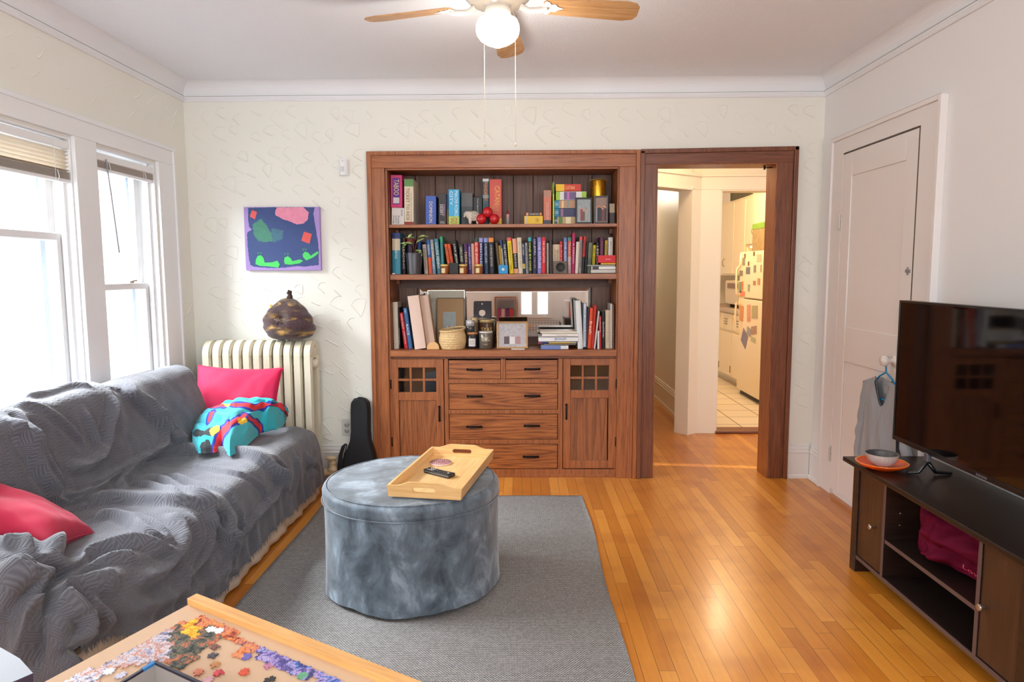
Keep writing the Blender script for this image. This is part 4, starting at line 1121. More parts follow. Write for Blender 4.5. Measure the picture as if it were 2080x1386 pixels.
mb(cR, (975, 1018), (966, 1000), 838, (148, 140, 142), 'grey leaning book with a coral head', bands=((.0, .10, (214, 86, 84)),), title='THE PARIS APARTMENT', tcol=(70, 66, 70), th=.5)
mb(cR, (1028, 1059), (1003, 1035), 835, (28, 26, 26), 'black leaning book with a red upper spine', bands=((.0, .55, (196, 46, 44)),), title='ESSENTIAL', tcol=(60, 20, 20), tb=(.1, .5))
mb(cR, (1062, 1082), (1037, 1062), 895, (30, 28, 30), 'thin black leaning book left of the grey-green one')
mb(cR, (1085, 1130), (1068, 1110), 905, (116, 122, 100), 'grey-green leaning book', title='WHERE THE CRAWDADS', tcol=(70, 76, 60), bands=((.5, 1.0, (86, 96, 80)),))
mb(cR, (1131, 1167), (1120, 1152), 932, (224, 204, 50), 'lemon yellow leaning book', title='MEN WITHOUT', tcol=(40, 40, 36), yf=YB + .03)
mb(cR, (1169, 1202), (1163, 1196), 900, (40, 36, 34), 'black book with large cream lettering behind the flat stack', title='LESSONS', tcol=(225, 220, 205), th=.7, yf=YB + .04)
mb(cR, (1212, 1256), (1207, 1252), 842, (92, 40, 76), 'plum hardback behind the red box', title='MEGAN GOES', tcol=(150, 90, 130), yf=YB + .04)
mb(cR, (1268, 1301), (1263, 1296), 880, (196, 166, 70), 'dull yellow book behind the red box', title='NORMAL PEOPLE', tcol=(60, 50, 30), yf=YB + .04)
mb(cR, (1308, 1359), (1303, 1355), 845, (224, 220, 212), 'white hardback behind the red box at the right end', title='EDUCATED', tcol=(120, 120, 120), yf=YB + .04, th=.3)
# flat stack at the right end: two loose white booklets, a journal, yellow and red boxes
z0 = Z2 + .001
for (a, c, yt, rgb, lab, nm, ti, bd, kk) in ((1118, 1405, 1205, (206, 200, 194), 'pale grey flat case at the bottom of the stack at the right end', 'booklet', None, (), 0),
                                        (1125, 1412, 1172, (236, 234, 232), 'white flat box with a dark edge patch in the stack at the right end', 'white_box', None, ((.04, .30, (60, 56, 56)),), 0),
                                        (1075, 1395, 1152, (160, 160, 156), 'thin grey booklet sticking out of the stack', 'booklet', None, (), 0),
                                        (1235, 1414, 1132, (240, 200, 50), 'yellow flat book under the red box', 'book', None, (), 0),
                                        (1200, 1415, 1046, (206, 26, 40), 'red flat box on top of the stack at the right end of the middle shelf', 'red_box', 'Toblerone', (), 1)):
    ztp = zat(cR(1300, yt), .035)
    flat(cR, a, c, yt, 0, .035, rgb, lab, 'asmodee' if kk else None, (245, 225, 225), bands=bd, z0=z0, name=nm, cat='book' if nm in ('book', 'booklet') else 'box', pages=(nm in ('book', 'booklet')), depth=.10, tb=(.42, .72), th=.18)
    z0 = ztp
# potted peperomia
px_, pw = xat(cL(560, 1252), .03), xat(cL(660, 1030), .03) - xat(cL(458, 1030), .03)
t = thing('potted_plant', 'variegated leafy plant in a hammered dark metal pot on the middle shelf', 'plant', (px_, .045, Z2)); zp = zat(cL(560, 1020), .045) - Z2
b = MB(); rp = pw / 2 * .95
P = np.zeros((48, 12, 3))
for i in range(48):
    a = 2 * PI * i / 48
    for j in range(12):
        q = j / 11; r_ = rp * (.80 + .20 * q) * (1 + .018 * (1 if (i // 3 + j) % 2 else -1))
        P[i, j] = (r_ * math.cos(a), r_ * math.sin(a), zp * q)
b.grid(P, closed_u=True); b.build('pot', mat('hammered_pewter', (92, 92, 96), .28, metal=.7), t, fix=False)
b = MB(); b.lathe([(0, zp * .93), (rp * .97, zp * .93)], (0, 0, 0), 24); b.build('soil', cmat((50, 36, 26)), t)
leafm = bpy.data.materials.new('variegated_leaf'); leafm.use_nodes = True; nt = leafm.node_tree; bs = nt.nodes['Principled BSDF']
n_ = nt.nodes.new('ShaderNodeTexNoise'); n_.inputs['Scale'].default_value = 55; tc_ = nt.nodes.new('ShaderNodeTexCoord'); nt.links.new(tc_.outputs['Object'], n_.inputs[0])
rr_ = ramp(nt, [(.42, srgb(70, 120, 50)), (.50, srgb(140, 176, 84)), (.56, srgb(222, 226, 160))]); nt.links.new(n_.outputs['Fac'], rr_.inputs[0]); nt.links.new(rr_.outputs[0], bs.inputs['Base Color']); bs.inputs['Roughness'].default_value = .35


def leaf(p, d, L, w_, parent, up=(0, -.5, 1), m=None, curl=.25):
    d = Vector(d).normalized(); u_ = Vector(up); s_ = d.cross(u_).normalized(); n_ = s_.cross(d).normalized(); P = np.zeros((9, 5, 3))
    for i in range(9):
        q = i / 8; ww = w_ * math.sin(PI * q ** .8) * .5
        for j in range(5):
            v = (j - 2) / 2; c_ = Vector(p) + d * (L * q) + s_ * (ww * v) + n_ * (abs(v) * ww * .35 - curl * L * q * q)
            P[i, j] = c_
    bb = MB(); bb.grid(P); o = bb.build('leaf', m or leafm, parent, fix=False); so = o.modifiers.new('t', 'SOLIDIFY'); so.thickness = .0009; return o


def toL(X, Y): return Vector(((xat(cL(X, Y), .03) - px_), -.015, zat(cL(X, Y), .03) - Z2))


base_ = Vector((.0, 0, zp * .93)); stems = MB()
for (ax_, ay_, bx_, by_, w_) in ((560, 850, 480, 835, 55), (600, 845, 705, 815, 60), (585, 910, 655, 850, 70), (545, 920, 470, 895, 60), (500, 925, 420, 900, 60), (490, 915, 425, 950, 50), (570, 1000, 640, 985, 55), (610, 1000, 655, 1050, 40), (540, 800, 490, 850, 45)):
    a = toL(ax_, ay_); c_ = toL(bx_, by_); L = (c_ - a).length
    stems.tube([base_ + Vector(((a.x) * .3, 0, 0)), (base_ + a) / 2 + Vector((a.x * .1, -.004, .006)), a], .0016, 6)
    leaf(a, (c_ - a) + Vector((0, -.012, 0)), L * 1.12, w_ * sc * .95, t)
stems.build('stems', cmat((110, 60, 50)), t)
# black box behind the jars, blue square box, round-faced speaker
flat(cL, 958, 1058, 1130, 1250, .03, (24, 24, 28), 'small black box between the first two honey jars', None, pages=False, name='black_box', cat='box', depth=.025, z0=Z2)
t = flat(cL, 1513, 1615, 1155, 1252, .018, (34, 146, 206), 'square bright blue box with a white dot on the middle shelf', None, pages=False, name='blue_box', cat='box', depth=.03, z0=Z2)
b = MB(); hw = (zat(cL(1560, 1155), .018) - Z2) / 2; b.lathe([(0, 0), (hw * .34, 0), (hw * .34, .0008), (0, .0008)], (0, -.0006, hw * .98), 20, ax='y'); b.build('white_dot', cmat((240, 244, 248)), t)
t = flat(cR, 692, 843, 1110, 1238, .015, (96, 80, 72), 'small square brown speaker with a round dark grille on the middle shelf', None, pages=False, name='speaker', cat='speaker', depth=.035, z0=Z2)
hw = (zat(cR(760, 1110), .015) - Z2) / 2
b = MB(); b.lathe([(0, .0), (hw * .62, .0), (hw * .68, .003), (hw * .74, .0), (hw * .74, -.001)], (0, -.0005, hw * 1.02), 32, ax='y'); b.build('grille', mat('speaker_grille', (30, 27, 28), .6), t)
# honey jars
glassj = mat('honey_jar_glass', (150, 84, 40), .12, spec=.7)
for (X, lab) in ((903, 'left of three small honey jars with a yellow lid'), (1111, 'middle one of three small honey jars with a yellow lid, right of the black box'), (1287, 'right of three small honey jars with a yellow lid')):
    t = thing('honey_jar', lab, 'jar', (xat(cL(X, 1250), .022), .026, Z2), group='honey jars on the middle shelf'); jr = 45 * sc; jh = zat(cL(X, 1148), .022) - Z2
    b = MB(); b.lathe([(jr * .86, 0), (jr, .003), (jr, jh * .66), (jr * .84, jh * .78)], (0, 0, 0), 28); b.build('glass_body', glassj, t)
    b = MB(); b.lathe([(jr * .98, jh * .78), (jr * 1.03, jh * .80), (jr * 1.03, jh * .97), (jr * .96, jh), (0, jh)], (0, 0, 0), 28); b.build('lid', mat('yellow_jar_lid', (214, 186, 110), .35, metal=.3), t)
    b = MB(); P = np.zeros((9, 2, 3))
    for i in range(9):
        a = -PI / 2 - .75 + i * .12
        for j in range(2): P[i, j] = (jr * 1.012 * math.cos(a), jr * 1.012 * math.sin(a), jh * (.10 + .5 * j))
    b.grid(P); b.build('label', cmat((228, 208, 160)), t, fix=False)
# small coin on the shelf edge
b = MB(); b.lathe([(0, 0), (.009, 0), (.010, .003), (.008, .007), (0, .008)], (xat(cL(330, 1258), .015), .015, Z2), 16); tag(b.build('pebble', cmat((226, 214, 208))), 'tiny pale pebble at the left end of the middle shelf', 'pebble')
# ------------------------------------------------------------------ things on the counter
YC = .05; GC = 'cookbooks at the right end of the counter'


def cb(cv, xt, xb, yt, rgb, label, **k):
    yf = k.pop('yf', YC); return book(cv, xt, xb, yt, yf, Z3, rgb, label, **k)


cb(cBL, (395, 470), (412, 478), 375, (206, 196, 178), 'tall beige hardback at the left end of the counter', depth=.14, yf=.07)
cb(cBL, (472, 494), (480, 500), 452, (24, 24, 26), 'thin black book left of the red one at the left of the counter', title='STORIES', tcol=(200, 200, 190), tb=(.5, .9), yf=.07)
cb(cBL, (486, 546), (556, 611), 525, (186, 34, 44), 'red book with white spine lettering leaning at the left of the counter', title='KEVIN CRAUT', tcol=(240, 215, 205), tb=(.03, .45), th=.4, yf=.06, double=[('CONFESSIONS', .5, .86, .1, .35, (235, 205, 195))])
cb(cBL, (544, 600), (620, 671), 458, (58, 104, 156), 'blue RACE book leaning between the red book and the album', title='RACE', tcol=(235, 240, 245), tb=(.40, .66), th=.6, yf=.06, double=[('121', .04, .12, 0, .5, (220, 230, 240))])
cb(cBL, (598, 768), (706, 858), 284, (222, 192, 176), 'wide dusty pink album leaning in front', yf=.03, depth=.20, rough=.4)
cb(cBL, (768, 898), (862, 1008), 280, (200, 170, 150), 'tan pink album leaning behind the dusty pink one', yf=.065, depth=.09, rough=.4)
# silver frame and brown frame standing against the mirror
M_kraft = mat('kraft_mount', (156, 124, 88), .8)
photo_frame(cBL, 880, 1415, 205, .236, Z3, .008, (196, 184, 166), M_kraft if False else mat('pale_mount', (206, 198, 180), .8), 'large silver-edged pale frame standing against the left of the mirror', tilt=.06, depth=.012, name='picture_frame', lmat=mat('worn_silver', (190, 182, 168), .3, metal=.7))
fr = photo_frame(cBL, 1012, 1402, 318, .164, Z3, .004, (96, 70, 46), M_kraft, 'brown kraft frame with a small wedding photo in its window', tilt=.08, depth=.01, name='picture_frame')
X0, X1 = xat(cBL(1105, 600), .168), xat(cBL(1285, 600), .168); xc = float(fr.location.x); za, zb = zat(cBL(1200, 750), .168) - Z3, zat(cBL(1200, 515), .168) - Z3
R_ = Matrix.Rotation(-.08, 4, 'X'); b = MB(); b.box(X0 - xc, X1 - xc, .0030, .0046, za, zb, M=R_); ph = b.build('photograph', mat('dark_photo', (84, 88, 78), .3, noise=.5, nscale=90), fr)
for q in range(7):
    b = MB(); xx = X0 - xc + .004 + q * (X1 - X0 - .008) / 7; b.box(xx, xx + .0028, .0022, .0031, za + .006, za + .020 + .003 * (q % 2), M=R_); b.build('printed_figures', cmat([(150, 40, 50), (40, 40, 46), (200, 180, 170)][q % 3]), ph)
# half-round wooden napkin block
x0, x1 = xat(cBL(878, 1040), .035), xat(cBL(1055, 1040), .035); zt = zat(cBL(960, 935), .035); rr = (x1 - x0) / 2
b = MB(); b.prism([(x0 + rr - rr * math.cos(a), Z3 + (zt - Z3) * math.sin(a) ** .8) for a in np.linspace(0, PI, 17)], .035, .055, 'y'); tag(b.build('wooden_half_round', mat('pale_beech', (222, 174, 118), .5, noise=.08), bevel=.002), 'half-round pale wooden block in front of the album', 'block')
# woven basket
x0, x1 = xat(cBL(1052, 900), .06), xat(cBL(1430, 900), .06); r_ = (x1 - x0) / 2; hb = zat(cBL(1240, 770), .06) - Z3
t = thing('wicker_basket', 'round straw basket with twisted rim on the counter', 'basket', ((x0 + x1) / 2, .06 + r_ * .25, Z3))
straw = mat('woven_straw', (218, 184, 132), .75, noise=.28, nscale=70, bump=.5, bscale=160)
b = MB(); P = np.zeros((96, 46, 3))
for i in range(96):
    a = 2 * PI * i / 96
    for j in range(46):
        q = j / 45; z = hb * q; rad = r_ * (.86 + .14 * math.sin(PI * min(1, q * 1.05))) + .0022 * abs(math.sin(q * PI * 8)) + .0012 * math.sin(a * 24 + (int(q * 8) % 2) * PI)
        P[i, j] = (rad * math.cos(a), rad * math.sin(a), z)
b.grid(P, closed_u=True); b.lathe([(0, .004), (r_ * .84, .004)], (0, 0, 0), 24); b.build('woven_body', straw, t, fix=False)
for ph_ in (0, PI):
    b = MB(); b.tube([((r_ * .94) * math.cos(a), (r_ * .94) * math.sin(a), hb + .004 + .012 * math.sin(a * 1 + 1.0) + .002 * math.cos(a * 9 + ph_)) for a in np.linspace(0, 2 * PI, 60)[:-1]], .0045, 7, closed=True); b.build('rim_coil', straw, t)


def candle(x0, x1, yt, yb, Y, zs, label, body, lid=None, lab=None, name='candle_jar', cat='candle', lidh=.16, cv=cBL, rough=.25, metal=0.0, prints=None, group=None):
    a, c = xat(cv(x0, yb), Y), xat(cv(x1, yb), Y); r_ = (c - a) / 2; H_ = zat(cv((x0 + x1) / 2, yt), Y) - zs
    t = thing(name, label, cat, ((a + c) / 2, Y + r_, zs), group=group); hb_ = H_ * (1 - (lidh if lid else 0))
    b = MB(); b.lathe([(r_ * .93, 0), (r_, .003), (r_, hb_ - .002), (r_ * .95, hb_), (0, hb_)], (0, 0, 0), 36); b.build('jar_body', mat('jar_%d_%d_%d' % body, body, rough, metal=metal), t)
    if lid: b = MB(); b.lathe([(r_ * .93, hb_ + .0003), (r_ * .99, hb_ + .001), (r_ * .99, H_ - .001), (r_ * .9, H_), (0, H_)], (0, 0, 0), 36); b.build('lid', mat('lid_%d_%d_%d' % lid, lid, .35, metal=.3), t)
    if lab:
        b = MB(); P = np.zeros((11, 2, 3))
        for i in range(11):
            an = -PI / 2 - lab[0] + 2 * lab[0] * i / 10
            for j in range(2): P[i, j] = (r_ * 1.012 * math.cos(an), r_ * 1.012 * math.sin(an), hb_ * (lab[1] + (lab[2] - lab[1]) * j))
        b.grid(P); b.build('label', cmat(lab[3]), t, fix=False)
    for (s_, zc_, w_, h_, col) in prints or []:
        o = text('lettering', s_, (0, -r_ - .0012, hb_ * zc_), (1, 0, 0), (0, 0, 1), w_ * r_, h_ * hb_, cmat(col), t)
        for v in o.data.vertices:
            an = v.co.x / r_; v.co.x, v.co.y = r_ * 1.02 * math.sin(an), -r_ * 1.02 * math.cos(an)
    return t, zs + H_, r_


c1 = candle(1436, 1598, 800, 1028, .05, Z3, 'black candle jar with a white label and wooden lid beside the basket', (34, 32, 34), (176, 124, 84), (.62, .18, .74, (226, 222, 218)), prints=[('JESSE\nROSE', .46, .8, .3, (140, 120, 120))])
candle(1425, 1552, 632, 800, .055, c1[1] + .001, 'small silver-lidded tin stacked on the black candle jar', (56, 54, 56), (190, 186, 184), lidh=.5, name='small_tin', cat='tin')
candle(1500, 1600, 592, 800, .135, Z3, 'tall tan-lidded jar behind the stacked tins', (110, 84, 56), (190, 160, 116), name='storage_jar', cat='jar', lidh=.2)
candle(1610, 1805, 792, 1045, .03, Z3, 'pewter GRAND TETON mug on the counter', (116, 110, 100), (226, 218, 214), None, name='mug', cat='mug', lidh=.10, metal=.5, prints=[('GRAND', .72, .9, .11, (216, 196, 160)), ('TETON', .56, 1.25, .13, (216, 196, 160)), ('PEAKS', .30, .6, .08, (190, 160, 110))])
candle(1612, 1835, 622, 990, .118, Z3, 'brown glass jar with gold lettering behind the pewter mug', (70, 44, 26), (176, 150, 104), None, name='storage_jar', cat='jar', lidh=.12, prints=[('SY&S', .74, 1.4, .16, (214, 180, 100))])
# dark coffee bag against the mirror
x0, x1 = xat(cBL(1535, 600), .20), xat(cBL(1782, 600), .20); zt = zat(cBL(1650, 372), .20); w_ = x1 - x0
t = thing('coffee_bag', 'tall dark plum coffee bag with a pale apple print in front of the mirror', 'bag', ((x0 + x1) / 2, .25, Z3))
b = MB(); P = []; hz = zt - Z3
b.prism([(-.030, 0), (.030, 0), (.030, hz * .7), (.006, hz * .96), (.006, hz), (-.006, hz), (-.006, hz * .96), (-.030, hz * .72)], -w_ / 2, w_ / 2, 'x'); b.build('bag', cmat((40, 26, 34)), t, bevel=.003)
b = MB(); ap = [(.5 * math.sin(a) * (1 + .12 * abs(math.cos(a))), -.42 * math.cos(a) - (.10 if abs(a) < .25 or abs(a - 2 * PI) < .25 else 0)) for a in np.linspace(0, 2 * PI, 25)[:-1]]
zc_ = zat(cBL(1660, 530), .19) - Z3
b.prism([(w_ * .36 * u, zc_ + w_ * .42 * v) for u, v in ap], -.0315, -.0300, 'y'); b.box(-.004, .004, -.0315, -.030, zc_ + .055 * 1, zc_ + .066)
b.build('apple_print', cmat((214, 196, 176)), t)
b = MB(); zq = zat(cBL(1660, 620), .19) - Z3
for q in range(8): u0 = -.42 + q * .105; b.prism([(w_ * u0, zq - .010 + .008 * (1 - abs(u0 + .05) * 2)), (w_ * (u0 + .06), zq - .010 + .008 * (1 - abs(u0 + .05) * 2)), (w_ * (u0 + .06), zq + .012 * (1 - abs(u0 + .05) * 1.6)), (w_ * u0, zq + .012 * (1 - abs(u0 + .05) * 1.6))], -.0315, -.0300, 'y')
b.build('striped_print', cmat((200, 190, 176)), t)
# scalloped wooden photo frame
tt = photo_frame(cBR, 60, 500, 650, .045, Z3, .0115, (190, 148, 92), (168, 160, 162), 'carved tan wooden frame with a photo of reclining people on the counter', tilt=.10, depth=.016, wb=.0125, people=(3, .6, .42, .12, [(170, 130, 130), (90, 76, 80), (220, 216, 216)]), seedv=8, lmat=mat('tan_carved_wood', (186, 142, 86), .5, noise=.12, nscale=40))
X0, X1 = xat(cBR(60, 900), .045), xat(cBR(500, 900), .045); W_ = X1 - X0; H_ = (zat(cBR(280, 650), .045) - Z3) / math.cos(.1); R_ = Matrix.Rotation(-.10, 4, 'X')
for zz in (.004, H_ - .004):
    b = MB()
    for q in range(17): b.lathe([(0, 0), (.0026, 0), (.0018, .0026), (0, .003)], tuple(R_ @ Vector((-W_ / 2 + .004 + q * (W_ - .008) / 16, 0, zz))), 8, ax='y')
    b.v = [(v[0], v[1] - .003, v[2]) for v in b.v]; b.build('scalloped_edge', mat('dark_carving', (110, 80, 50), .5), tt)
# small white tray card
p0 = atz(*cBR(268, 1045), Z3); p1 = atz(*cBR(455, 1045), Z3); p2 = atz(*cBR(485, 1015), Z3)
b = MB(); b.box(p0[0], p1[0], -.004 + .0, .035, Z3, Z3 + .005); tag(b.build('white_card', cmat((232, 224, 214)), bevel=.001), 'small thick white card lying on the counter edge', 'card')
# flat stack of cookbooks
zs_ = Z3
stk = [(685, 1075, 985, .012, (228, 228, 230), 'thin white and blue book at the bottom of the cookbook stack', None, ((.0, .72, (110, 130, 190)),), .13),
       (720, 1180, 962, .030, (150, 140, 126), 'thin grey magazine in the cookbook stack', None, (), .12),
       (650, 1190, 932, .028, (222, 184, 96), 'yellow and navy spined book in the cookbook stack', None, ((.0, .09, (150, 40, 90)), (.09, .27, (40, 62, 120)), (.84, 1.0, (190, 190, 170))), .14),
       (650, 1212, 865, .018, (236, 236, 236), 'white JERUSALEM cookbook in the stack', 'JERUSALEM', (), .20),
       (700, 1212, 815, .022, (238, 234, 228), 'white cookbook with gold spine lettering above JERUSALEM', 'LATIN KITCHEN', (), .19)]
for (a, c, yt, Y, rgb, lab, ti, bd, dp) in stk:
    zt = zat(cBR(900, yt), Y)
    flat(cBR, a, c, yt, 0, Y, rgb, lab, ti, (50, 80, 150) if ti == 'JERUSALEM' else (190, 150, 90), bands=bd, z0=zs_, depth=dp, group='cookbook stack on the counter', tb=(.40, .70), th=.62 if ti == 'JERUSALEM' else .3)
    zs_ = zt + .0005
# open-spread booklet on top with a food photo cover
x0, x1 = xat(cBR(680, 800), .03), xat(cBR(1205, 800), .03)
t = thing('cookbook', 'paperback cookbook with a food photo cover on top of the stack', 'book', ((x0 + x1) / 2, .03, zs_), (0, 0, .04)); w_ = x1 - x0
b = MB(); b.box(-w_ / 2, w_ / 2, 0, .17, 0, .010); b.build('pages', M_page, t)
b = MB(); b.box(-w_ / 2, w_ / 2, -.001, .172, .010, .0118); b.build('cover', mat('food_photo_cover', (206, 180, 160), .4, noise=.45, nscale=22), t)
# upright cookbooks to the right
cb(cBR, (1150, 1262), (1224, 1265), 352, (226, 230, 230), 'tall white binder with pages at an angle beside the cookbook stack', group=GC, yf=.03, depth=.20)
cb(cBR, (1266, 1330), (1270, 1312), 392, (202, 212, 224), 'pale blue-white spined book right of the white binder', title='THE WORLD BOOK', tcol=(110, 140, 180), group=GC, yf=.04)
cb(cBR, (1334, 1366), (1314, 1332), 452, (80, 66, 82), 'narrow grey-violet book left of the fresh cookbook', group=GC, yf=.055)
cb(cBR, (1366, 1424), (1330, 1392), 458, (214, 76, 40), 'orange cookbook lettered fresh', title='fresh', tcol=(245, 235, 215), tb=(.32, .64), th=.75, group=GC, yf=.045)
cb(cBR, (1432, 1470), (1395, 1428), 418, (196, 44, 36), 'slim scarlet cookbook leaning right of the orange one', group=GC, yf=.05)
cb(cBR, (1465, 1500), (1404, 1440), 502, (228, 222, 212), 'slim white leaning cookbook with tiny print', title='made in the kitchen', tcol=(80, 80, 90), th=.3, group=GC, yf=.03)
cb(cBR, (1466, 1500), (1464, 1500), 782, (226, 226, 228), 'short white booklet in front of the red spined book', group=GC, yf=.012, depth=.05)
cb(cBR, (1498, 1532), (1508, 1537), 570, (202, 40, 54), 'slim crimson book left of Good Drinks', title='CUPCAKES', tcol=(240, 215, 215), tb=(.05, .5), group=GC, yf=.045)
cb(cBR, (1535, 1590), (1537, 1592), 505, (30, 30, 28), 'black Good Drinks cocktail book', title='Good Drinks', tcol=(240, 238, 230), tb=(.28, .70), th=.42, group=GC, yf=.05)
cb(cBR, (1592, 1664), (1594, 1664), 490, (216, 196, 168), 'cream linen spined cookbook', title='sweet and salty', tcol=(130, 100, 80), th=.2, group=GC, yf=.05)
cb(cBR, (1732, 1762), (1738, 1764), 412, (150, 110, 88), 'brown spiral notebook at the right end of the counter', group=GC, yf=.06)
t = cb(cBR, (1668, 1724), (1672, 1726), 398, (226, 224, 222), 'white spiral-bound cookbook at the right of the counter', group=GC, yf=.05)
xw = (xat(cBR(1724, 900), .05) - xat(cBR(1670, 900), .05)) * .48; b = MB(); hz = zat(cBR(1700, 398), .05) - Z3
for q in range(26): zz = .006 + q * (hz - .014) / 25; b.tube([(xw * 1.0 * math.cos(a), -.004 + .006 * math.sin(a), zz) for a in np.linspace(0, 2 * PI, 13)[:-1]], .0007, 4, closed=True)
sp_ = b.build('spiral_wire', mat('wire_grey', (130, 126, 124), .3, metal=.8), t)
# little black elephant / tangle of cord
b = MB(); cx = xat(cBR(1300, 1000), .02)
for q in range(5): b.tube([(cx + (.009 + .002 * math.sin(q)) * math.cos(a), .022 + .009 * math.sin(a), Z3 + .003 + .0022 * q + .0012 * math.sin(3 * a + q)) for a in np.linspace(0, 2 * PI, 17)[:-1]], .0016, 6, closed=True)
tag(b.build('coiled_cord', M_black), 'small tangled black cord at the foot of the white binder', 'cord')
# ------------------------------------------------------------------ painting, sensor, outlet, radiator, felt bag, ukulele bag
p0 = aty(494, 421, -.03); p1 = aty(652, 549, -.03); PW, PH = p1[0] - p0[0], p0[2] - p1[2]
t = thing('painting', 'unframed canvas painting of three green shapes, pink cloud and red squares on dark blue', 'painting', ((p0[0] + p1[0]) / 2, -.030, p1[2]), (0, .004, 0))
b = MB(); b.box(-PW / 2, PW / 2, .001, .029, 0, PH); b.build('canvas', mat('lilac_canvas_edge', (168, 140, 200), .8, noise=.08, nscale=30, bump=.2, bscale=300), t, bevel=.002)


def PU(X, Y): return ((X - 64) / (793 - 64) - .5) * PW, PH * (1 - (Y - 102) / (690 - 102))   # zoomed crop of the painting


def patch(nm, pts, col, d, rough=.6, jag=0, seed=1, noise=.12):
    r = random.Random(seed); P = [PU(*p) for p in pts]; out = []
    for i in range(len(P)):
        a, c = P[i], P[(i + 1) % len(P)]; L = math.hypot(c[0] - a[0], c[1] - a[1]); n = max(1, int(L / .006)) if jag else 1
        for k in range(n):
            q = k / n; out.append((a[0] + (c[0] - a[0]) * q + r.uniform(-jag, jag), a[1] + (c[1] - a[1]) * q + r.uniform(-jag, jag)))
    b = MB(); b.prism(out, -d, .002, 'y')
    return b.build(nm, mat('paint_' + nm + '_%d_%d_%d' % col, col, rough, noise=noise, nscale=35, bump=.5, bscale=200), t)


patch('dark_blue_field', [(110, 110), (400, 104), (750, 106), (735, 160), (752, 300), (770, 420), (775, 500), (770, 640), (640, 655), (560, 650), (430, 665), (300, 668), (140, 655), (110, 640), (95, 560), (88, 400), (90, 340), (135, 310), (110, 280), (105, 200)], (48, 68, 120), .0006, jag=.0018)
patch('green_haze', [(150, 260), (230, 210), (300, 300), (330, 360), (330, 420), (260, 430), (190, 410), (150, 340)], (66, 128, 106), .0010, jag=.004, seed=4, noise=.3)
patch('green_haze', [(330, 300), (440, 320), (430, 400), (350, 425), (300, 420)], (60, 104, 122), .0009, jag=.005, seed=6, noise=.3)
patch('pink_cloud', [(385, 106), (640, 106), (690, 150), (680, 215), (640, 255), (580, 265), (520, 240), (440, 215), (370, 175), (368, 150)], (226, 140, 166), .0010, jag=.0015, seed=2, noise=.2)
patch('red_square', [(146, 130), (194, 148), (170, 218), (122, 190)], (222, 92, 84), .0014)
patch('red_square', [(640, 330), (716, 352), (690, 442), (612, 414)], (216, 84, 78), .0014)
for nm, pts, ant in (('green_figure', [(165, 590), (185, 555), (215, 548), (238, 570), (250, 618), (320, 615), (375, 600), (395, 635), (380, 665), (300, 655), (200, 648), (160, 630)], (200, 548)),
                     ('green_figure', [(438, 600), (445, 570), (475, 558), (500, 575), (520, 605), (590, 588), (622, 600), (590, 625), (500, 638), (445, 632)], (462, 558)),
                     ('green_figure', [(620, 540), (645, 515), (675, 525), (698, 555), (765, 512), (778, 530), (720, 570), (655, 598), (625, 570)], (638, 515))):
    patch(nm, pts, (72, 204, 96), .0016, jag=.0006)
    b = MB()
    for dx in (-10, 16):
        q = [PU(ant[0] + dx, ant[1]), PU(ant[0] + dx, ant[1] - 16), PU(ant[0] + dx - 8, ant[1] - 30)]; q2 = [PU(ant[0] + dx, ant[1] - 14), PU(ant[0] + dx + 10, ant[1] - 28)]
        b.tube([(x, -.0016, z) for x, z in q], .0011, 5); b.tube([(x, -.0016, z) for x, z in q2], .0011, 5)
    b.build('antlers', mat('paint_antler', (90, 200, 110), .6), t)

# motion sensor
x0 = float(aty(692, 340, -.03)[0]); z0 = float(aty(700, 356, -.03)[2])
t = thing('motion_sensor', 'white corner motion sensor on the wall left of the bookcase', 'sensor', (x0 + .016, -.001, z0))
wp = mat('white_plastic', (236, 236, 236), .35)
b = MB(); b.prism([(-.030, -.012), (-.018, -.038), (.010, -.040), (.024, -.030), (.036, -.001), (-.020, -.001)], .0, .100, 'z'); b.build('housing', wp, t, bevel=.004)
b = MB(); b.box(-.016, .008, -.0425, -.036, .022, .052); b.build('lens', mat('grey_lens', (205, 208, 214), .3), t, bevel=.002)
b = MB(); b.box(-.004, .002, -.042, -.038, .084, .087); b.build('indicator', M_black, t)
# outlet
c = aty(705, 869, -.004); t = thing('wall_outlet', 'duplex wall outlet beside the black instrument bag', 'outlet', (float(c[0]), 0, float(c[2])))
b = MB(); b.box(-.035, .035, -.006, -.0002, -.057, .057); b.build('cover_plate', mat('outlet_grey', (206, 203, 196), .4), t, bevel=.002)
for s in (-1, 1):
    b = MB(); b.lathe([(0, .0), (.0165, .0), (.0165, .003), (0, .003)], (0, -.0055, s * .0195), 20, ax='y'); b.v = [(v[0], v[1] - .003, v[2]) for v in b.v]; o = b.build('socket', mat('socket_grey', (190, 186, 178), .4), t)
    b = MB(); b.box(-.0085, -.0055, -.0128, -.010, s * .0195 - .002, s * .0195 + .007); b.box(.0055, .0085, -.0128, -.010, s * .0195 - .002, s * .0195 + .007); b.box(-.002, .002, -.0128, -.010, s * .0195 - .010, s * .0195 - .006); b.build('slots', M_black, o)

# radiator: eleven cast iron columns seen end on to the wall
rad = thing('radiator', 'cream cast iron radiator with eleven rounded columns below the painting', 'radiator', (-1.63, -.13, 0), world=True)
cream = mat('radiator_cream', (216, 208, 186), .38, noise=.06, nscale=12)
RX0, RX1, NRD = -1.972, -1.284, 11
pit = (RX1 - RX0) / NRD


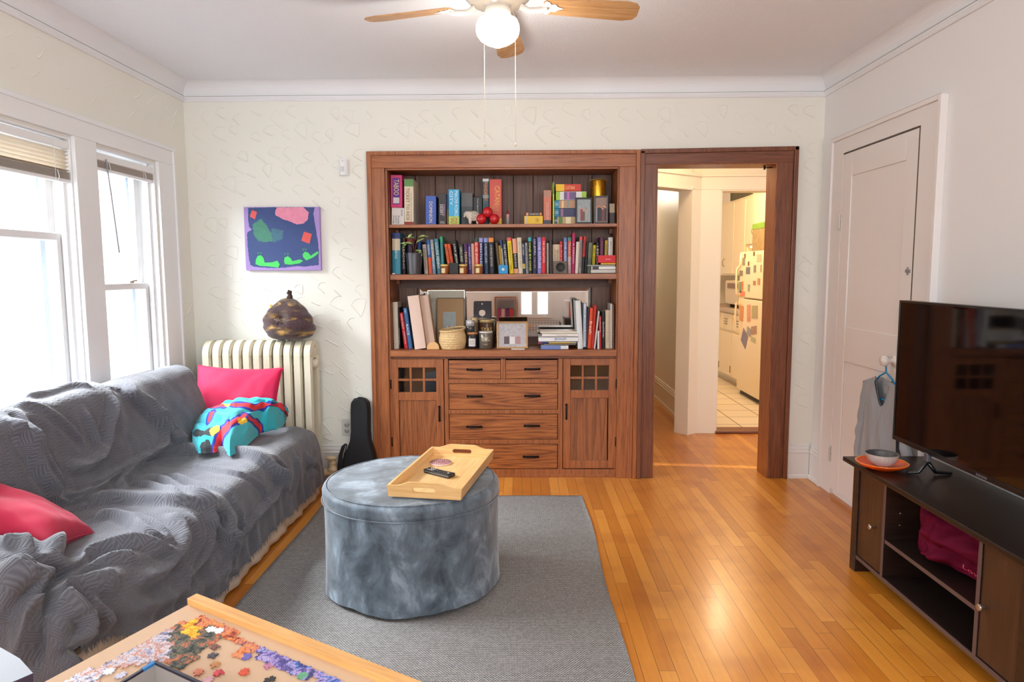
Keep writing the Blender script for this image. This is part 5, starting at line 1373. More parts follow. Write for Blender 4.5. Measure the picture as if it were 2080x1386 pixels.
def rcol(x, zt):
    b = MB(); w = pit * .80; y0, y1 = -.235, -.045
    # section: a flat loop column: outer shape in the y-z plane, rounded top, extruded along x with bulging face
    prof = []
    for a in np.linspace(0, PI, 13): prof.append((y0 + .095 - .095 * math.cos(a), zt - .085 + .085 * math.sin(a)))
    prof = [(y0, .09)] + prof + [(y1, .09)]
    ins = [(y0 + .055, .16)] + [((y0 + y1) / 2 - .04 * math.cos(a), zt - .14 + .03 * math.sin(a)) for a in np.linspace(0, PI, 13)] + [(y1 - .055, .16)]
    b.ring(prof, ins, x - w / 2 + .006, x + w / 2 - .006, 'x')
    cx = [(y0 + .028, x), (y1 - .028, x)]
    for yy, xx in cx:
        P = [(xx, yy, z) for z in np.linspace(.10, zt - .10, 6)]
        b.tube(P, .5 * w, 14)
    # rounded nose following the top
    P = [(x, (y0 + y1) / 2 - .067 * math.cos(a), zt - .10 + .072 * math.sin(a)) for a in np.linspace(0, PI, 15)]
    b.tube(P, .5 * w, 14)
    b.tube([(x - pit / 2, -.14, .15), (x + pit / 2, -.14, .15)], .030, 14); b.tube([(x - pit / 2, -.14, zt - .15), (x + pit / 2, -.14, zt - .15)], .028, 14)
    return b


for i in range(NRD):
    x = RX0 + pit * (i + .5); bb = rcol(x, .925)
    if i in (0, NRD - 1):
        for yy in (-.205, -.075): bb.tube([(x, yy, .13), (x, yy - .003, .06), (x, yy - .008, .012), (x, yy - .008, .0)], [.022, .020, .024, .030], 14)
    bb.build('column', cream, rad, label='end column with feet' if i in (0, NRD - 1) else None)
b = MB()
for yy, zz in ((-.14, .775), (-.14, .15)): b.lathe([(0, 0), (.026, 0), (.024, .012), (.012, .014), (0, .016)], (RX1 - .004, yy, zz), 20, ax='x')
b.build('end_plugs', cream, rad)
vx, vz = -1.205, 0.0
b = MB(); b.tube([(RX1 - .01, -.14, .075), (vx + .01, -.14, .075)], .019, 14); b.tube([(vx, -.14, .0), (vx, -.14, .10)], .018, 14)
b.lathe([(.027, 0), (.030, .006), (.030, .022), (.022, .026), (.020, .045), (.026, .050), (.026, .058), (.012, .066), (.010, .085)], (vx, -.14, .085), 20)
b.tube([(RX1 + .02, -.14, .075), (RX1 + .045, -.14, .075)], .028, 8)
vb = b.build('valve', mat('valve_cream', (204, 184, 150), .45, noise=.15, nscale=60), rad)
b = MB(); b.lathe([(0, .0), (.018, .0), (.033, .006), (.035, .014), (.026, .022), (.010, .024), (0, .026)], (vx - .004, -.15, .162), 24, M=None)
b.v = [(v[0], v[1] - .35 * (v[2] - .162), v[2]) for v in b.v]
b.build('valve_handle', mat('valve_cream', (204, 184, 150)), vb)

# knitted, felted bag on the radiator
fb = thing('felted_bag', 'round felted wool bag in plum with gold bands sitting on the radiator', 'bag', (-1.447, -.15, .925))
felt = bpy.data.materials.new('felted_wool'); felt.use_nodes = True; nt = felt.node_tree; bs = nt.nodes['Principled BSDF']; bs.inputs['Roughness'].default_value = .95; bs.inputs['Sheen Weight'].default_value = .35
tcn = nt.nodes.new('ShaderNodeTexCoord'); mp_ = nt.nodes.new('ShaderNodeMapping'); mp_.inputs['Rotation'].default_value = (.25, .35, .0); mp_.inputs['Scale'].default_value = (3.2, 3.2, 11); nt.links.new(tcn.outputs['Object'], mp_.inputs[0])
nn = nt.nodes.new('ShaderNodeTexNoise'); nn.inputs['Scale'].default_value = 1.9; nn.inputs['Detail'].default_value = 5; nn.inputs['Distortion'].default_value = 1.0; nt.links.new(mp_.outputs[0], nn.inputs[0])
rp_ = ramp(nt, [(.30, srgb(96, 44, 62)), (.42, srgb(62, 34, 38)), (.52, srgb(76, 48, 42)), (.58, srgb(128, 96, 52)), (.65, srgb(206, 160, 80))]); nt.links.new(nn.outputs['Fac'], rp_.inputs[0]); nt.links.new(rp_.outputs[0], bs.inputs['Base Color'])
wv = nt.nodes.new('ShaderNodeTexWave'); wv.inputs['Scale'].default_value = 60; wv.inputs['Distortion'].default_value = 4; nt.links.new(tcn.outputs['Object'], wv.inputs[0])
n2_ = nt.nodes.new('ShaderNodeTexNoise'); n2_.inputs['Scale'].default_value = 140; nt.links.new(tcn.outputs['Object'], n2_.inputs[0]); ad_ = nt.nodes.new('ShaderNodeMath'); nt.links.new(wv.outputs['Fac'], ad_.inputs[0]); nt.links.new(n2_.outputs['Fac'], ad_.inputs[1])
bpn = nt.nodes.new('ShaderNodeBump'); bpn.inputs['Strength'].default_value = .8; bpn.inputs['Distance'].default_value = .004; nt.links.new(ad_.outputs[0], bpn.inputs['Height']); nt.links.new(bpn.outputs[0], bs.inputs['Normal'])
nu, nv = 64, 40; P = np.zeros((nu, nv, 3)); r0 = .150
for i in range(nu):
    a = 2 * PI * i / nu
    for j in range(nv):
        q = j / (nv - 1); th_ = q * PI
        rad_ = float(np.interp(q, [0, .03, .10, .20, .32, .45, .58, .70, .82, .92, .98, 1], [0, .62, .86, .97, 1.0, .97, .88, .76, .58, .38, .22, 0]))
        z = .262 * q
        fold = 1 + .045 * math.sin(3 * a + 5 * q) + .03 * math.sin(5 * a - 8 * q + 1) + .025 * math.sin(q * 26 + 2 * a)
        x = r0 * rad_ * math.cos(a) * fold * 1.05; y = r0 * .78 * rad_ * math.sin(a) * fold
        # fold in the middle of the front where the opening is drawn together
        d2 = (x + .022) ** 2 + (z - .135) ** 2
        if y < 0: y += .05 * math.exp(-d2 / .0012)
        P[i, j] = (x, y, z)
b = MB(); b.grid(P, closed_u=True); b.build('wool_body', felt, fb, fix=False)
b = MB(); b.tube([(.010, 0, .252), (.016, -.004, .276), (.014, -.004, .284), (.004, -.008, .294), (.010, -.010, .304), (.022, -.006, .299), (.020, -.004, .286)], [.022, .015, .010, .009, .009, .009, .007], 12); b.build('knotted_top', mat('dark_wool', (66, 46, 42), .95), fb)
b = MB()
for q in range(3): b.tube([(-.055 + .012 * q, -.088, .135 + .004 * q), (-.040, -.102, .130 - .012 * q), (-.022, -.098, .132), (-.018 + .006 * q, -.104, .112)], .0042, 8)
b.build('drawn_cords', mat('grey_brown_cord', (104, 86, 78), .8), fb)
b = MB(); b.box(-.100, -.086, -.04, -.030, .185, .222); b.build('orange_tab', mat('orange_tab', (226, 160, 70), .7), fb, bevel=.003)

# black soft case of a small instrument leaning in the corner by the bookcase
uk = thing('ukulele_bag', 'black padded soft case standing upright between outlet and bookcase', 'instrument bag', (-1.035, -.10, 0), (math.radians(-4), 0, 0))
nyl = mat('black_nylon', (20, 20, 23), .55, bump=.3, bscale=30, spec=.3)
bodyp = [(-.115, 0), (-.128, .06), (-.120, .13), (-.102, .185), (-.080, .225), (-.062, .27), (-.055, .33), (-.055, .47), (-.052, .515), (-.036, .538), (0, .546), (.036, .540), (.056, .515), (.062, .47), (.062, .33), (.066, .27), (.080, .225), (.094, .18), (.104, .12), (.106, .06), (.098, 0)]
b = MB(); b.prism(bodyp, -.030, .045, 'y'); o = b.build('case', nyl, uk, bevel=.018, seg=4)
b = MB(); b.prism([(x * .93 - .004, z * .985 + .004) for x, z in bodyp], -.036, -.026, 'y'); b.build('front_panel', nyl, uk, bevel=.006)
b = MB(); b.tube([(x * .98, -.012, z) for x, z in bodyp[1:-1]], .0035, 6); b.build('zip', M_black, uk)
b = MB(); b.prism([(-.128, .02), (-.140, .10), (-.132, .18), (-.112, .24), (-.088, .26), (-.074, .25), (-.092, .20), (-.104, .12), (-.104, .04)], -.052, -.030, 'y'); o = b.build('side_pocket', nyl, uk, bevel=.008)
b = MB(); b.tube([(-.082, -.053, .245), (-.094, -.054, .205), (-.102, -.053, .165)], .0018, 6); b.build('pocket_zip', mat('pale_zip', (170, 170, 160), .4), o)
b = MB(); b.box(-.010, .016, -.02, .0, .544, .550); b.build('carry_loop', nyl, uk)
# ------------------------------------------------------------------ ceiling fan
FX, FY = -.095, -1.43
fan = thing('ceiling_fan', 'white ceiling fan with pale wood blades and a lit globe lamp', 'ceiling fan', (FX, FY, ZC), world=True)
fw = mat('fan_white', (238, 232, 222), .35)
GT = 2.405   # top of the globe
b = MB(); b.lathe([(0, ZC), (.085, ZC), (.088, ZC - .012), (.13, ZC - .02), (.135, ZC - .05), (.115, ZC - .072), (.06, ZC - .080), (.053, ZC - .082), (.052, GT + .018), (0, GT + .018)], (FX, FY, 0), 40); b.build('motor_housing', fw, fan)
blm = wood('fan_blade_oak', (160, 116, 74), (180, 136, 90), (196, 154, 108), (3, 42, 42), rough=.4, figure=.35)


def blade(ang, tip_r, droop=0.05, roll=-.21):
    """pale oak blade on a scrolled white arm"""
    M_ = Matrix.Translation((FX, FY, 2.445)) @ Matrix.Rotation(ang, 4, 'Z') @ Matrix.Rotation(droop, 4, 'Y')
    Mr = M_ @ Matrix.Rotation(roll, 4, 'X')
    r0 = .19; w0, w1 = .052, .068
    pts = [(r0, -w0 * .6), (r0 + .02, -w0), (tip_r - .06, -w1), (tip_r - .015, -w1 * .82), (tip_r, -w1 * .45), (tip_r, w1 * .45), (tip_r - .015, w1 * .82), (tip_r - .06, w1), (r0 + .02, w0), (r0, w0 * .6)]
    b = MB(); b.prism(pts, -.003, .003, 'z', M=Mr); o = b.build('blade', blm, fan, bevel=.0015)
    b = MB()
    b.tube([M_ @ Vector((.095, 0, -.005)), M_ @ Vector((.13, 0, -.020)), M_ @ Vector((.17, 0, -.016)), Mr @ Vector((.205, 0, -.008))], [.014, .012, .011, .012], 10)
    pl = [(.185, -.012), (.20, -.045), (.215, -.038), (.222, -.022), (.24, -.026), (.25, -.010), (.275, 0), (.25, .010), (.24, .026), (.222, .022), (.215, .038), (.20, .045), (.185, .012)]
    b.prism(pl, -.0075, -.0035, 'z', M=Mr); o2 = b.build('blade_arm', fw, fan, bevel=.001)
    return o


for a_, r_ in ((2, .585), (171, .57), (85, .60), (-94, .58)): blade(math.radians(a_), r_)
glob = mat('lit_opal_globe', (255, 250, 240), .3, emit=(255, 238, 214), es=4.0)
GH = .0
b = MB(); b.lathe([(.050, 0), (.052, -.010), (.066, -.016), (.082, -.026), (.090, -.045), (.091, -.066), (.086, -.086), (.072, -.104), (.050, -.118), (.030, -.126), (.020, -.130), (.012, -.134), (0, -.136)], (FX, FY, GT), 48); b.build('globe', glob, fan)
b = MB(); b.lathe([(.053, GT - .004), (.056, GT + .002), (.056, GT + .018), (.052, GT + .02)], (FX, FY, 0), 36); b.build('globe_fitter', fw, fan)


def chain(px, ztop, zbot, n_, lab, extra=None):
    x, y = px; b = MB()
    m = int((ztop - zbot) / .0052)
    for i in range(m):
        z = ztop - (i + .5) * .0052; r_ = .0015
        b.add([(x + r_, y, z), (x, y + r_, z), (x - r_, y, z), (x, y - r_, z), (x, y, z + .0024), (x, y, z - .0024)], [(0, 1, 4), (1, 2, 4), (2, 3, 4), (3, 0, 4), (1, 0, 5), (2, 1, 5), (3, 2, 5), (0, 3, 5)], 0, True)
    b.tube([(x, y, ztop), (x, y, zbot)], .00045, 4)
    b.lathe([(0, 0), (.0035, .003), (.004, .008), (.001, .018)], (x, y, zbot - .016), 10)
    if extra: b.tube(extra, .0008, 5)
    return b.build('pull_chain', mat('brass_chain', (206, 186, 160), .4, metal=.3), fan, fix=False)


c0 = aty(983, 60, FY - .02); zb0 = aty(984, 291, FY - .02)[2]
chain((float(c0[0]), FY - .02), 2.395, float(zb0), 0, '', [(FX - .05, FY, 2.44), (FX - .06, FY - .015, 2.43), (float(c0[0]), FY - .02, 2.39)])
c1 = aty(1047, 120, FY); zb1 = aty(1046, 291, FY)[2]
chain((float(c1[0]), FY), 2.395, float(zb1), 0, '', [(FX + .05, FY, 2.44), (FX + .06, FY, 2.42), (float(c1[0]), FY, 2.39)])
point('fan_lamp', (FX, FY - .0, GT - .19), 26, (1.0, .95, .88), .08)
# ------------------------------------------------------------------ sofa, draped blankets, cushions, cardigan
from mathutils.bvhtree import BVHTree
SY0, SY1 = -2.60, -0.34
sofa = thing('sofa', 'cream upholstered sofa under the left windows, almost hidden by grey blankets', 'sofa', (-1.65, -1.5, 0), world=True)
M_up = mat('cream_sofa_cloth', (224, 206, 182), .9, noise=.05, nscale=30, bump=.3, bscale=200)
b = MB(); b.box(-2.02, -1.27, SY0 + .02, SY1 - .02, .07, .26); b.build('base', M_up, sofa, bevel=.02)
b = MB(); b.box(-2.03, -1.93, SY0 + .03, -.62, .26, .74); b.build('back', M_up, sofa, bevel=.04, seg=3)
for y0, y1 in ((SY0 + .28, -1.42), (-1.40, SY1 - .03)):
    b = MB(); b.box(-1.80, -1.29, y0, y1, .262, .365); b.build('seat_cushion', M_up, sofa, bevel=.03, seg=3)
b = MB(); b.box(-1.98, -1.47, SY0 + .03, SY0 + .13, .26, .48); b.build('arm', M_up, sofa, bevel=.04, seg=3)
P = np.zeros((160, 6, 3))
for i in range(160):
    y = SY0 + .015 + (SY1 - SY0 - .02) * i / 159
    w = .006 * math.sin(y * 23) + .004 * math.sin(y * 51 + 1) + (.016 * math.exp(-((y + 1.75) / .03) ** 2))
    for j in range(6):
        q = j / 5; P[i, j] = (-1.224 + w * (1 - q) - .035 * q, y, .012 + .12 * q)
b = MB(); b.grid(P); o = b.build('skirt', M_up, sofa, fix=False); so = o.modifiers.new('t', 'SOLIDIFY'); so.thickness = .003
for x in (-1.98, -1.32):
    for y in (SY0 + .08, SY1 - .08): b = MB(); b.lathe([(.022, 0), (.026, .075)], (x, y, 0), 14); b.build('foot', mat('dark_wood_foot', (60, 38, 26), .4), sofa)


def smooth(a, c, x): t = np.clip((x - a) / (c - a), 0, 1); return t * t * (3 - 2 * t)


def resample(pts, n):
    p = np.array(pts, float); d = np.r_[0, np.cumsum(np.hypot(*np.diff(p, axis=0).T))]
    s = np.linspace(0, d[-1], n); return np.c_[np.interp(s, d, p[:, 0]), np.interp(s, d, p[:, 1])], d[-1]


NV, NU = 300, 400
seatP = [(-2.055, .50), (-2.055, .74), (-2.03, .79), (-1.98, .815), (-1.90, .815), (-1.86, .79), (-1.825, .70), (-1.79, .56), (-1.765, .475), (-1.73, .435), (-1.66, .425), (-1.45, .432), (-1.34, .432), (-1.285, .422), (-1.255, .395), (-1.240, .34), (-1.222, .20), (-1.205, .07)]
armP = [(-2.055, .50), (-2.055, .74), (-2.03, .79), (-1.98, .81), (-1.91, .80), (-1.87, .74), (-1.84, .66), (-1.80, .59), (-1.74, .56), (-1.60, .553), (-1.48, .548), (-1.42, .53), (-1.385, .51), (-1.36, .45), (-1.33, .42), (-1.27, .40), (-1.245, .32), (-1.235, .10)]
SPf, Ls = resample(seatP, NV); APf, La = resample(armP, NV)
k_ = np.ones(9) / 9
for A_ in (SPf, APf):
    for c_ in range(2):
        for _ in range(2): A_[4:-4, c_] = np.convolve(A_[:, c_], k_, 'valid')
ys = np.r_[np.linspace(SY1 + .01, SY0 - .02, NU - 60), np.full(60, SY0 - .02)]
drop = np.r_[np.zeros(NU - 60), np.linspace(.01, .52, 60)]
U = np.linspace(0, 1, NU)
G = np.zeros((NU, NV, 3))
for i in range(NU):
    y = ys[i]; wa = float(smooth(-2.33, -2.44, np.array(y)))
    pr = SPf * (1 - wa) + APf * wa
    G[i, :, 0] = pr[:, 0]; G[i, :, 1] = y; G[i, :, 2] = pr[:, 1]
    hump = .045 * float(smooth(-1.30, -1.42, np.array(y))) * (1 - float(smooth(-2.2, -2.4, np.array(y))))
    vb = np.linspace(0, 1, NV); G[i, :, 2] += hump * np.exp(-((vb - .20) / .13) ** 2); G[i, :, 0] += hump * .8 * np.exp(-((vb - .27) / .10) ** 2)
    eb = float(smooth(-.60, -.48, np.array(y))); bm_ = vb < .46; G[i, bm_, 0] = np.maximum(G[i, bm_, 0] - .17 * eb, -2.07); G[i, :, 2] -= .03 * eb * np.exp(-((vb - .2) / .1) ** 2)
    # sagging of the seat, rounded near and far ends
    e = float(smooth(SY1 + .01, SY1 - .10, np.array(y))); G[i, :, 2] -= (1 - e) * .035 * np.exp(-((vb - .75) / .3) ** 4)
    if drop[i] > 0:
        G[i, :, 2] = np.maximum(G[i, :, 2] - drop[i], .04); G[i, :, 1] = y - .03 * math.sin(min(1, drop[i] / .1) * PI / 2) - .04 * drop[i]
        G[i, :, 0] += .012 * math.sin(drop[i] * 9)
# hem line: shorten the last rows towards the hem height of each station
hem_y = [-.3, -.45, -.7, -1.12, -1.5, -1.79, -2.05, -2.25, -2.42, -2.62]; hem_z = [.09, .075, .085, .105, .085, .075, .10, .17, .25, .31]
for i in range(NU - 60):
    hz = np.interp(-ys[i], [-v for v in hem_y], hem_z) + .006 * math.sin(ys[i] * 40)
    z = G[i, :, 2]; s0 = .33; m_ = z < s0; low = z[-1]
    tail = np.arange(NV) > NV * .8
    sel = m_ & tail
    if sel.any(): G[i, sel, 2] = hz + (z[sel] - low) / (s0 - low) * (s0 - hz)


def normals(G):
    du = np.gradient(G, axis=0); dv = np.gradient(G, axis=1); n = np.cross(dv, du); L = np.linalg.norm(n, axis=2, keepdims=True); return n / np.maximum(L, 1e-9)


def bvh_of(G, st=4):
    g = G[::st, ::st]; nu, nv = g.shape[:2]; vs = [tuple(v) for v in g.reshape(-1, 3)]
    return BVHTree.FromPolygons(vs, [(i * nv + j, (i + 1) * nv + j, (i + 1) * nv + j + 1, i * nv + j + 1) for i in range(nu - 1) for j in range(nv - 1)])


N0 = normals(G)
if N0[150, 180, 2] < 0: N0 = -N0
bv = bvh_of(G)


def hitp(X, Y):
    x, y = X / 2.081, 720 + Y / 2.081; d = Vector(_ray(x, y)).normalized(); r = bv.ray_cast(Vector(CAM), d)
    return np.array(r[0]) if r[0] is not None else None


def seg_field(pts):
    """per vertex: distance to the polyline and signed side"""
    best = np.full(G.shape[:2], 9.0); side = np.zeros(G.shape[:2]); tt = np.zeros(G.shape[:2]); n = len(pts) - 1
    for k in range(n):
        a, c = pts[k], pts[k + 1]; ab = c - a; L2 = ab @ ab
        if L2 < 1e-9: continue
        lo = np.minimum(a, c) - .25; hi = np.maximum(a, c) + .25
        t = np.clip(((G - a) @ ab) / L2, 0, 1); q = G - (a + t[..., None] * ab); d = np.linalg.norm(q, axis=2)
        s = np.sign(np.einsum('ijk,ijk->ij', np.cross(ab[None, None, :] * np.ones_like(q), q), N0))
        m = d < best; best[m] = d[m]; side[m] = s[m]; tt[m] = ((k + t) / n)[m]
    return best, side, tt


FOLDS = [  # kind, height, width, reach, side, points in the zoomed crop of the sofa
    ('r', .020, .016, 0, 0, [(432, 135), (455, 180), (460, 240), (440, 310), (432, 370), (395, 440), (330, 475), (265, 480)]),
    ('r', .012, .014, 0, 0, [(340, 240), (380, 330), (400, 400), (360, 460)]),
    ('l', .030, .010, .10, 1, [(432, 128), (500, 170), (560, 225), (630, 310), (690, 385), (725, 420)]),
    ('r', .016, .012, 0, 0, [(560, 190), (620, 270), (655, 340), (640, 400), (600, 440)]),
    ('r', .010, .010, 0, 0, [(600, 250), (640, 290), (680, 340), (712, 400)]),
    ('r', .024, .018, 0, 0, [(20, 300), (70, 330), (110, 400), (150, 470), (190, 540), (235, 610)]),
    ('r', .014, .012, 0, 0, [(70, 260), (90, 340), (150, 420), (205, 500), (230, 560)]),
    ('c', -.014, .012, 0, 0, [(60, 270), (80, 350), (135, 430), (185, 520), (240, 600)]),
    ('r', .016, .012, 0, 0, [(600, 440), (545, 480), (480, 520), (400, 575), (330, 605), (250, 605)]),
    ('c', -.016, .012, 0, 0, [(700, 415), (600, 455), (520, 505), (430, 560), (350, 590)]),
    ('r', .010, .009, 0, 0, [(590, 425), (520, 470), (450, 510), (380, 560)]),
    ('l', .026, .009, .14, 1, [(560, 470), (640, 442), (760, 436), (880, 440), (1000, 448), (1080, 470), (1125, 505), (1150, 545), (1195, 575)]),
    ('r', .016, .013, 0, 0, [(525, 600), (508, 545), (545, 495), (600, 450)]),
    ('r', .014, .014, 0, 0, [(640, 520), (720, 560), (800, 625), (870, 690), (920, 760), (1000, 790)]),
    ('r', .012, .012, 0, 0, [(720, 520), (820, 560), (920, 620), (980, 680), (1010, 760)]),
    ('r', .010, .010, 0, 0, [(800, 480), (900, 500), (1000, 520), (1090, 560), (1110, 620)]),
    ('r', .012, .010, 0, 0, [(560, 560), (640, 570), (700, 610), (760, 650)]),
    ('l', .026, .010, .13, 1, [(380, 665), (450, 648), (540, 643), (640, 650), (740, 660), (850, 672), (915, 690), (930, 760), (965, 840)]),
    ('r', .018, .016, 0, 0, [(720, 700), (748, 750), (745, 810), (705, 880), (640, 930), (560, 960)]),
    ('r', .016, .014, 0, 0, [(400, 720), (480, 700), (560, 720), (620, 770), (700, 830)]),
    ('r', .014, .014, 0, 0, [(560, 700), (640, 730), (690, 780), (720, 820), (740, 760)]),
    ('r', .020, .014, 0, 0, [(235, 935), (300, 905), (380, 870), (460, 840), (560, 820), (660, 835), (720, 850)]),
    ('r', .012, .012, 0, 0, [(260, 960), (360, 920), (470, 880), (560, 870)]),
    ('r', .012, .012, 0, 0, [(860, 690), (880, 760), (860, 850), (800, 920), (720, 980)]),
    ('r', .010, .012, 0, 0, [(800, 700), (820, 800), (780, 900), (700, 960)]),
    ('c', -.030, .014, 0, 0, [(178, 1300), (176, 1150), (182, 1060), (205, 985), (250, 945), (330, 905)]),
    ('r', .022, .022, 0, 0, [(215, 1040), (290, 1010), (380, 985), (470, 950)]),
    ('r', .026, .022, 0, 0, [(250, 1060), (300, 1090), (335, 1150), (330, 1230), (300, 1330)]),
    ('c', -.026, .018, 0, 0, [(305, 1110), (318, 1180), (312, 1260)]),
    ('r', .018, .020, 0, 0, [(360, 1060), (420, 1130), (440, 1190)]),
    ('r', .016, .018, 0, 0, [(780, 960), (740, 1010), (660, 1060), (560, 1090)]),
    ('r', .020, .022, 0, 0, [(930, 770), (955, 860), (930, 940), (850, 990), (760, 1040)]),
    ('r', .014, .020, 0, 0, [(1000, 800), (980, 880), (900, 950)]),
    ('r', .016, .016, 0, 0, [(1120, 500), (1165, 545), (1130, 620), (1060, 690), (1010, 780)]),
    ('c', -.030, .012, 0, 0, [(1128, 480), (1160, 490), (1185, 500), (1180, 530)]),
    ('r', .012, .016, 0, 0, [(1230, 430), (1240, 500), (1225, 590), (1210, 660)]),
    ('r', .016, .018, 0, 0, [(1285, 430), (1305, 500), (1300, 590)]),
    ('r', .018, .018, 0, 0, [(1335, 330), (1350, 420), (1362, 510), (1352, 600)]),
    ('c', -.018, .014, 0, 0, [(1280, 490), (1330, 480), (1345, 505)]),
    ('r', .024, .016, 0, 0, [(0, 778), (60, 778), (120, 782), (175, 800), (215, 840), (235, 880)]),
    ('c', -.026, .012, 0, 0, [(130, 800), (150, 850), (160, 900), (200, 925), (240, 925)]),
    ('r', .016, .016, 0, 0, [(0, 830), (60, 820), (120, 840), (160, 900), (170, 960)]),
    ('r', .020, .020, 0, 0, [(0, 950), (60, 920), (120, 960), (170, 975)]),
    ('c', -.024, .022, 0, 0, [(40, 1120), (70, 1040), (120, 985), (180, 960)]),
    ('r', .018, .022, 0, 0, [(0, 1120), (30, 1060), (60, 990), (80, 940)]),
    ('r', .016, .020, 0, 0, [(100, 1300), (110, 1200), (120, 1100), (150, 1040)]),
    ('r', .010, .010, 0, 0, [(100, 200), (200, 175), (290, 150), (380, 150)]),
    ('r', .010, .012, 0, 0, [(60, 230), (160, 240), (260, 290), (340, 380)]),
    ('r', .008, .010, 0, 0, [(180, 600), (260, 640), (300, 650)]),
    ('r', .012, .012, 0, 0, [(280, 640), (340, 630), (400, 600), (440, 560)]),
]
H = np.zeros(G.shape[:2])
for kind, h, w, reach, sd, pts in FOLDS:
    hp_ = [hitp(*p) for p in pts]; hp_ = [p for p in hp_ if p is not None]
    if len(hp_) < 2: continue
    # densify with a Catmull-Rom curve
    q = []
    for k in range(len(hp_) - 1):
        p0, p1, p2, p3 = hp_[max(k - 1, 0)], hp_[k], hp_[k + 1], hp_[min(k + 2, len(hp_) - 1)]
        for t in (0, .33, .66): q.append(.5 * (2 * p1 + (p2 - p0) * t + (2 * p0 - 5 * p1 + 4 * p2 - p3) * t * t + (3 * p1 - p0 - 3 * p2 + p3) * t ** 3))
    q.append(hp_[-1])
    d, s, t = seg_field(q); env = np.clip(np.minimum(t, 1 - t) * 7 + .25, 0, 1)
    if kind == 'r': H += h * 2.1 * env * np.exp(-(d / (w * 1.25)) ** 1.7) - h * 1.7 * 0 * env * np.exp(-(d / w) ** 1.6) - h * .35 * env * np.exp(-((d - w * 2.2) / w) ** 2)
    elif kind == 'c': H += h * env * np.exp(-(d / w) ** 2) - h * .35 * env * np.exp(-((d - w * 2.4) / w) ** 2)
    else:
        sg = d * s * sd; H += h * 1.9 * env * (1 / (1 + np.exp(-np.clip(sg / (w * .35), -30, 30)))) * np.exp(-(np.maximum(sg, 0) / reach) ** 2)
# broad soft undulation
from mathutils import noise as mnoise
for i in range(0, NU):
    for j in range(0, NV, 1):
        p = G[i, j]; H[i, j] += .010 * mnoise.noise(Vector((p[0] * 6, p[1] * 5, p[2] * 6))) + .0045 * mnoise.noise(Vector((p[0] * 17 + 5, p[1] * 13, p[2] * 17)))
vv = np.linspace(0, 1, NV)[None, :]
H = H * (1 - .6 * (G[:, :, 0] < -2.0)) + .012
skirtfold = .012 * np.sin(ys * 31 + 1.5 * np.sin(ys * 9))[:, None] * smooth(.80, 1.0, vv) + .008 * np.sin(ys * 57)[:, None] * smooth(.85, 1.0, vv)
H = np.maximum(H, -.020) * (1 - .80 * smooth(.88, .99, vv) * (drop[:, None] == 0)) + .6 * skirtfold * (drop[:, None] == 0)
G2 = G + N0 * H[..., None]
G2[..., 2] = np.maximum(G2[..., 2], .012); G2[..., 0] = np.maximum(G2[..., 0], -2.085)

knit = bpy.data.materials.new('grey_woven_blanket'); knit.use_nodes = True; nt = knit.node_tree; bs = nt.nodes['Principled BSDF']; L = nt.links.new
bs.inputs['Roughness'].default_value = .92; bs.inputs['Sheen Weight'].default_value = .25; bs.inputs['Sheen Roughness'].default_value = .5
uv = nt.nodes.new('ShaderNodeUVMap'); uv.uv_map = 'UVMap'


def mth(op, a, c=None, clamp=False):
    n = nt.nodes.new('ShaderNodeMath'); n.operation = op; n.use_clamp = clamp
    for k, v in enumerate((a, c)):
        if v is None: continue
        if isinstance(v, (int, float)): n.inputs[k].default_value = v
        else: L(v, n.inputs[k])
    return n.outputs[0]


sp = nt.nodes.new('ShaderNodeSeparateXYZ'); L(uv.outputs[0], sp.inputs[0]); ux, vx_ = sp.outputs[0], sp.outputs[1]
BL_ = .044
ck = nt.nodes.new('ShaderNodeTexChecker'); ck.inputs['Scale'].default_value = 1 / BL_; L(uv.outputs[0], ck.inputs[0])
l1 = mth('SINE', mth('MULTIPLY', mth('ADD', ux, mth('MULTIPLY', vx_, .25)), 2 * PI / .0068)); l2 = mth('SINE', mth('MULTIPLY', mth('ADD', vx_, mth('MULTIPLY', ux, .25)), 2 * PI / .0068))
mxh = nt.nodes.new('ShaderNodeMix'); mxh.data_type = 'FLOAT'; L(ck.outputs['Fac'], mxh.inputs[0]); L(l1, mxh.inputs[2]); L(l2, mxh.inputs[3])
# eyelet rows of small diamonds between the blocks
fr_ = mth('PINGPONG', mth('DIVIDE', ux, BL_), .5); row = mth('LESS_THAN', fr_, .16)
dm = mth('SINE', mth('MULTIPLY', vx_, 2 * PI / .013)); mx2 = nt.nodes.new('ShaderNodeMix'); mx2.data_type = 'FLOAT'; L(row, mx2.inputs[0]); L(mxh.outputs[0], mx2.inputs[2]); L(dm, mx2.inputs[3])
nz = nt.nodes.new('ShaderNodeTexNoise'); nz.inputs['Scale'].default_value = 420; L(uv.outputs[0], nz.inputs[0])
hs = mth('ADD', mx2.outputs[0], mth('MULTIPLY', nz.outputs['Fac'], 1.2))
bp_ = nt.nodes.new('ShaderNodeBump'); bp_.inputs['Strength'].default_value = .4; bp_.inputs['Distance'].default_value = .0012; L(hs, bp_.inputs['Height']); L(bp_.outputs[0], bs.inputs['Normal'])
rpk = ramp(nt, [(.0, srgb(72, 72, 78)), (.5, srgb(92, 92, 99)), (1.0, srgb(112, 112, 120))]); L(mth('ADD', mth('MULTIPLY', mx2.outputs[0], .25), .5), rpk.inputs[0]); L(rpk.outputs[0], bs.inputs['Base Color'])

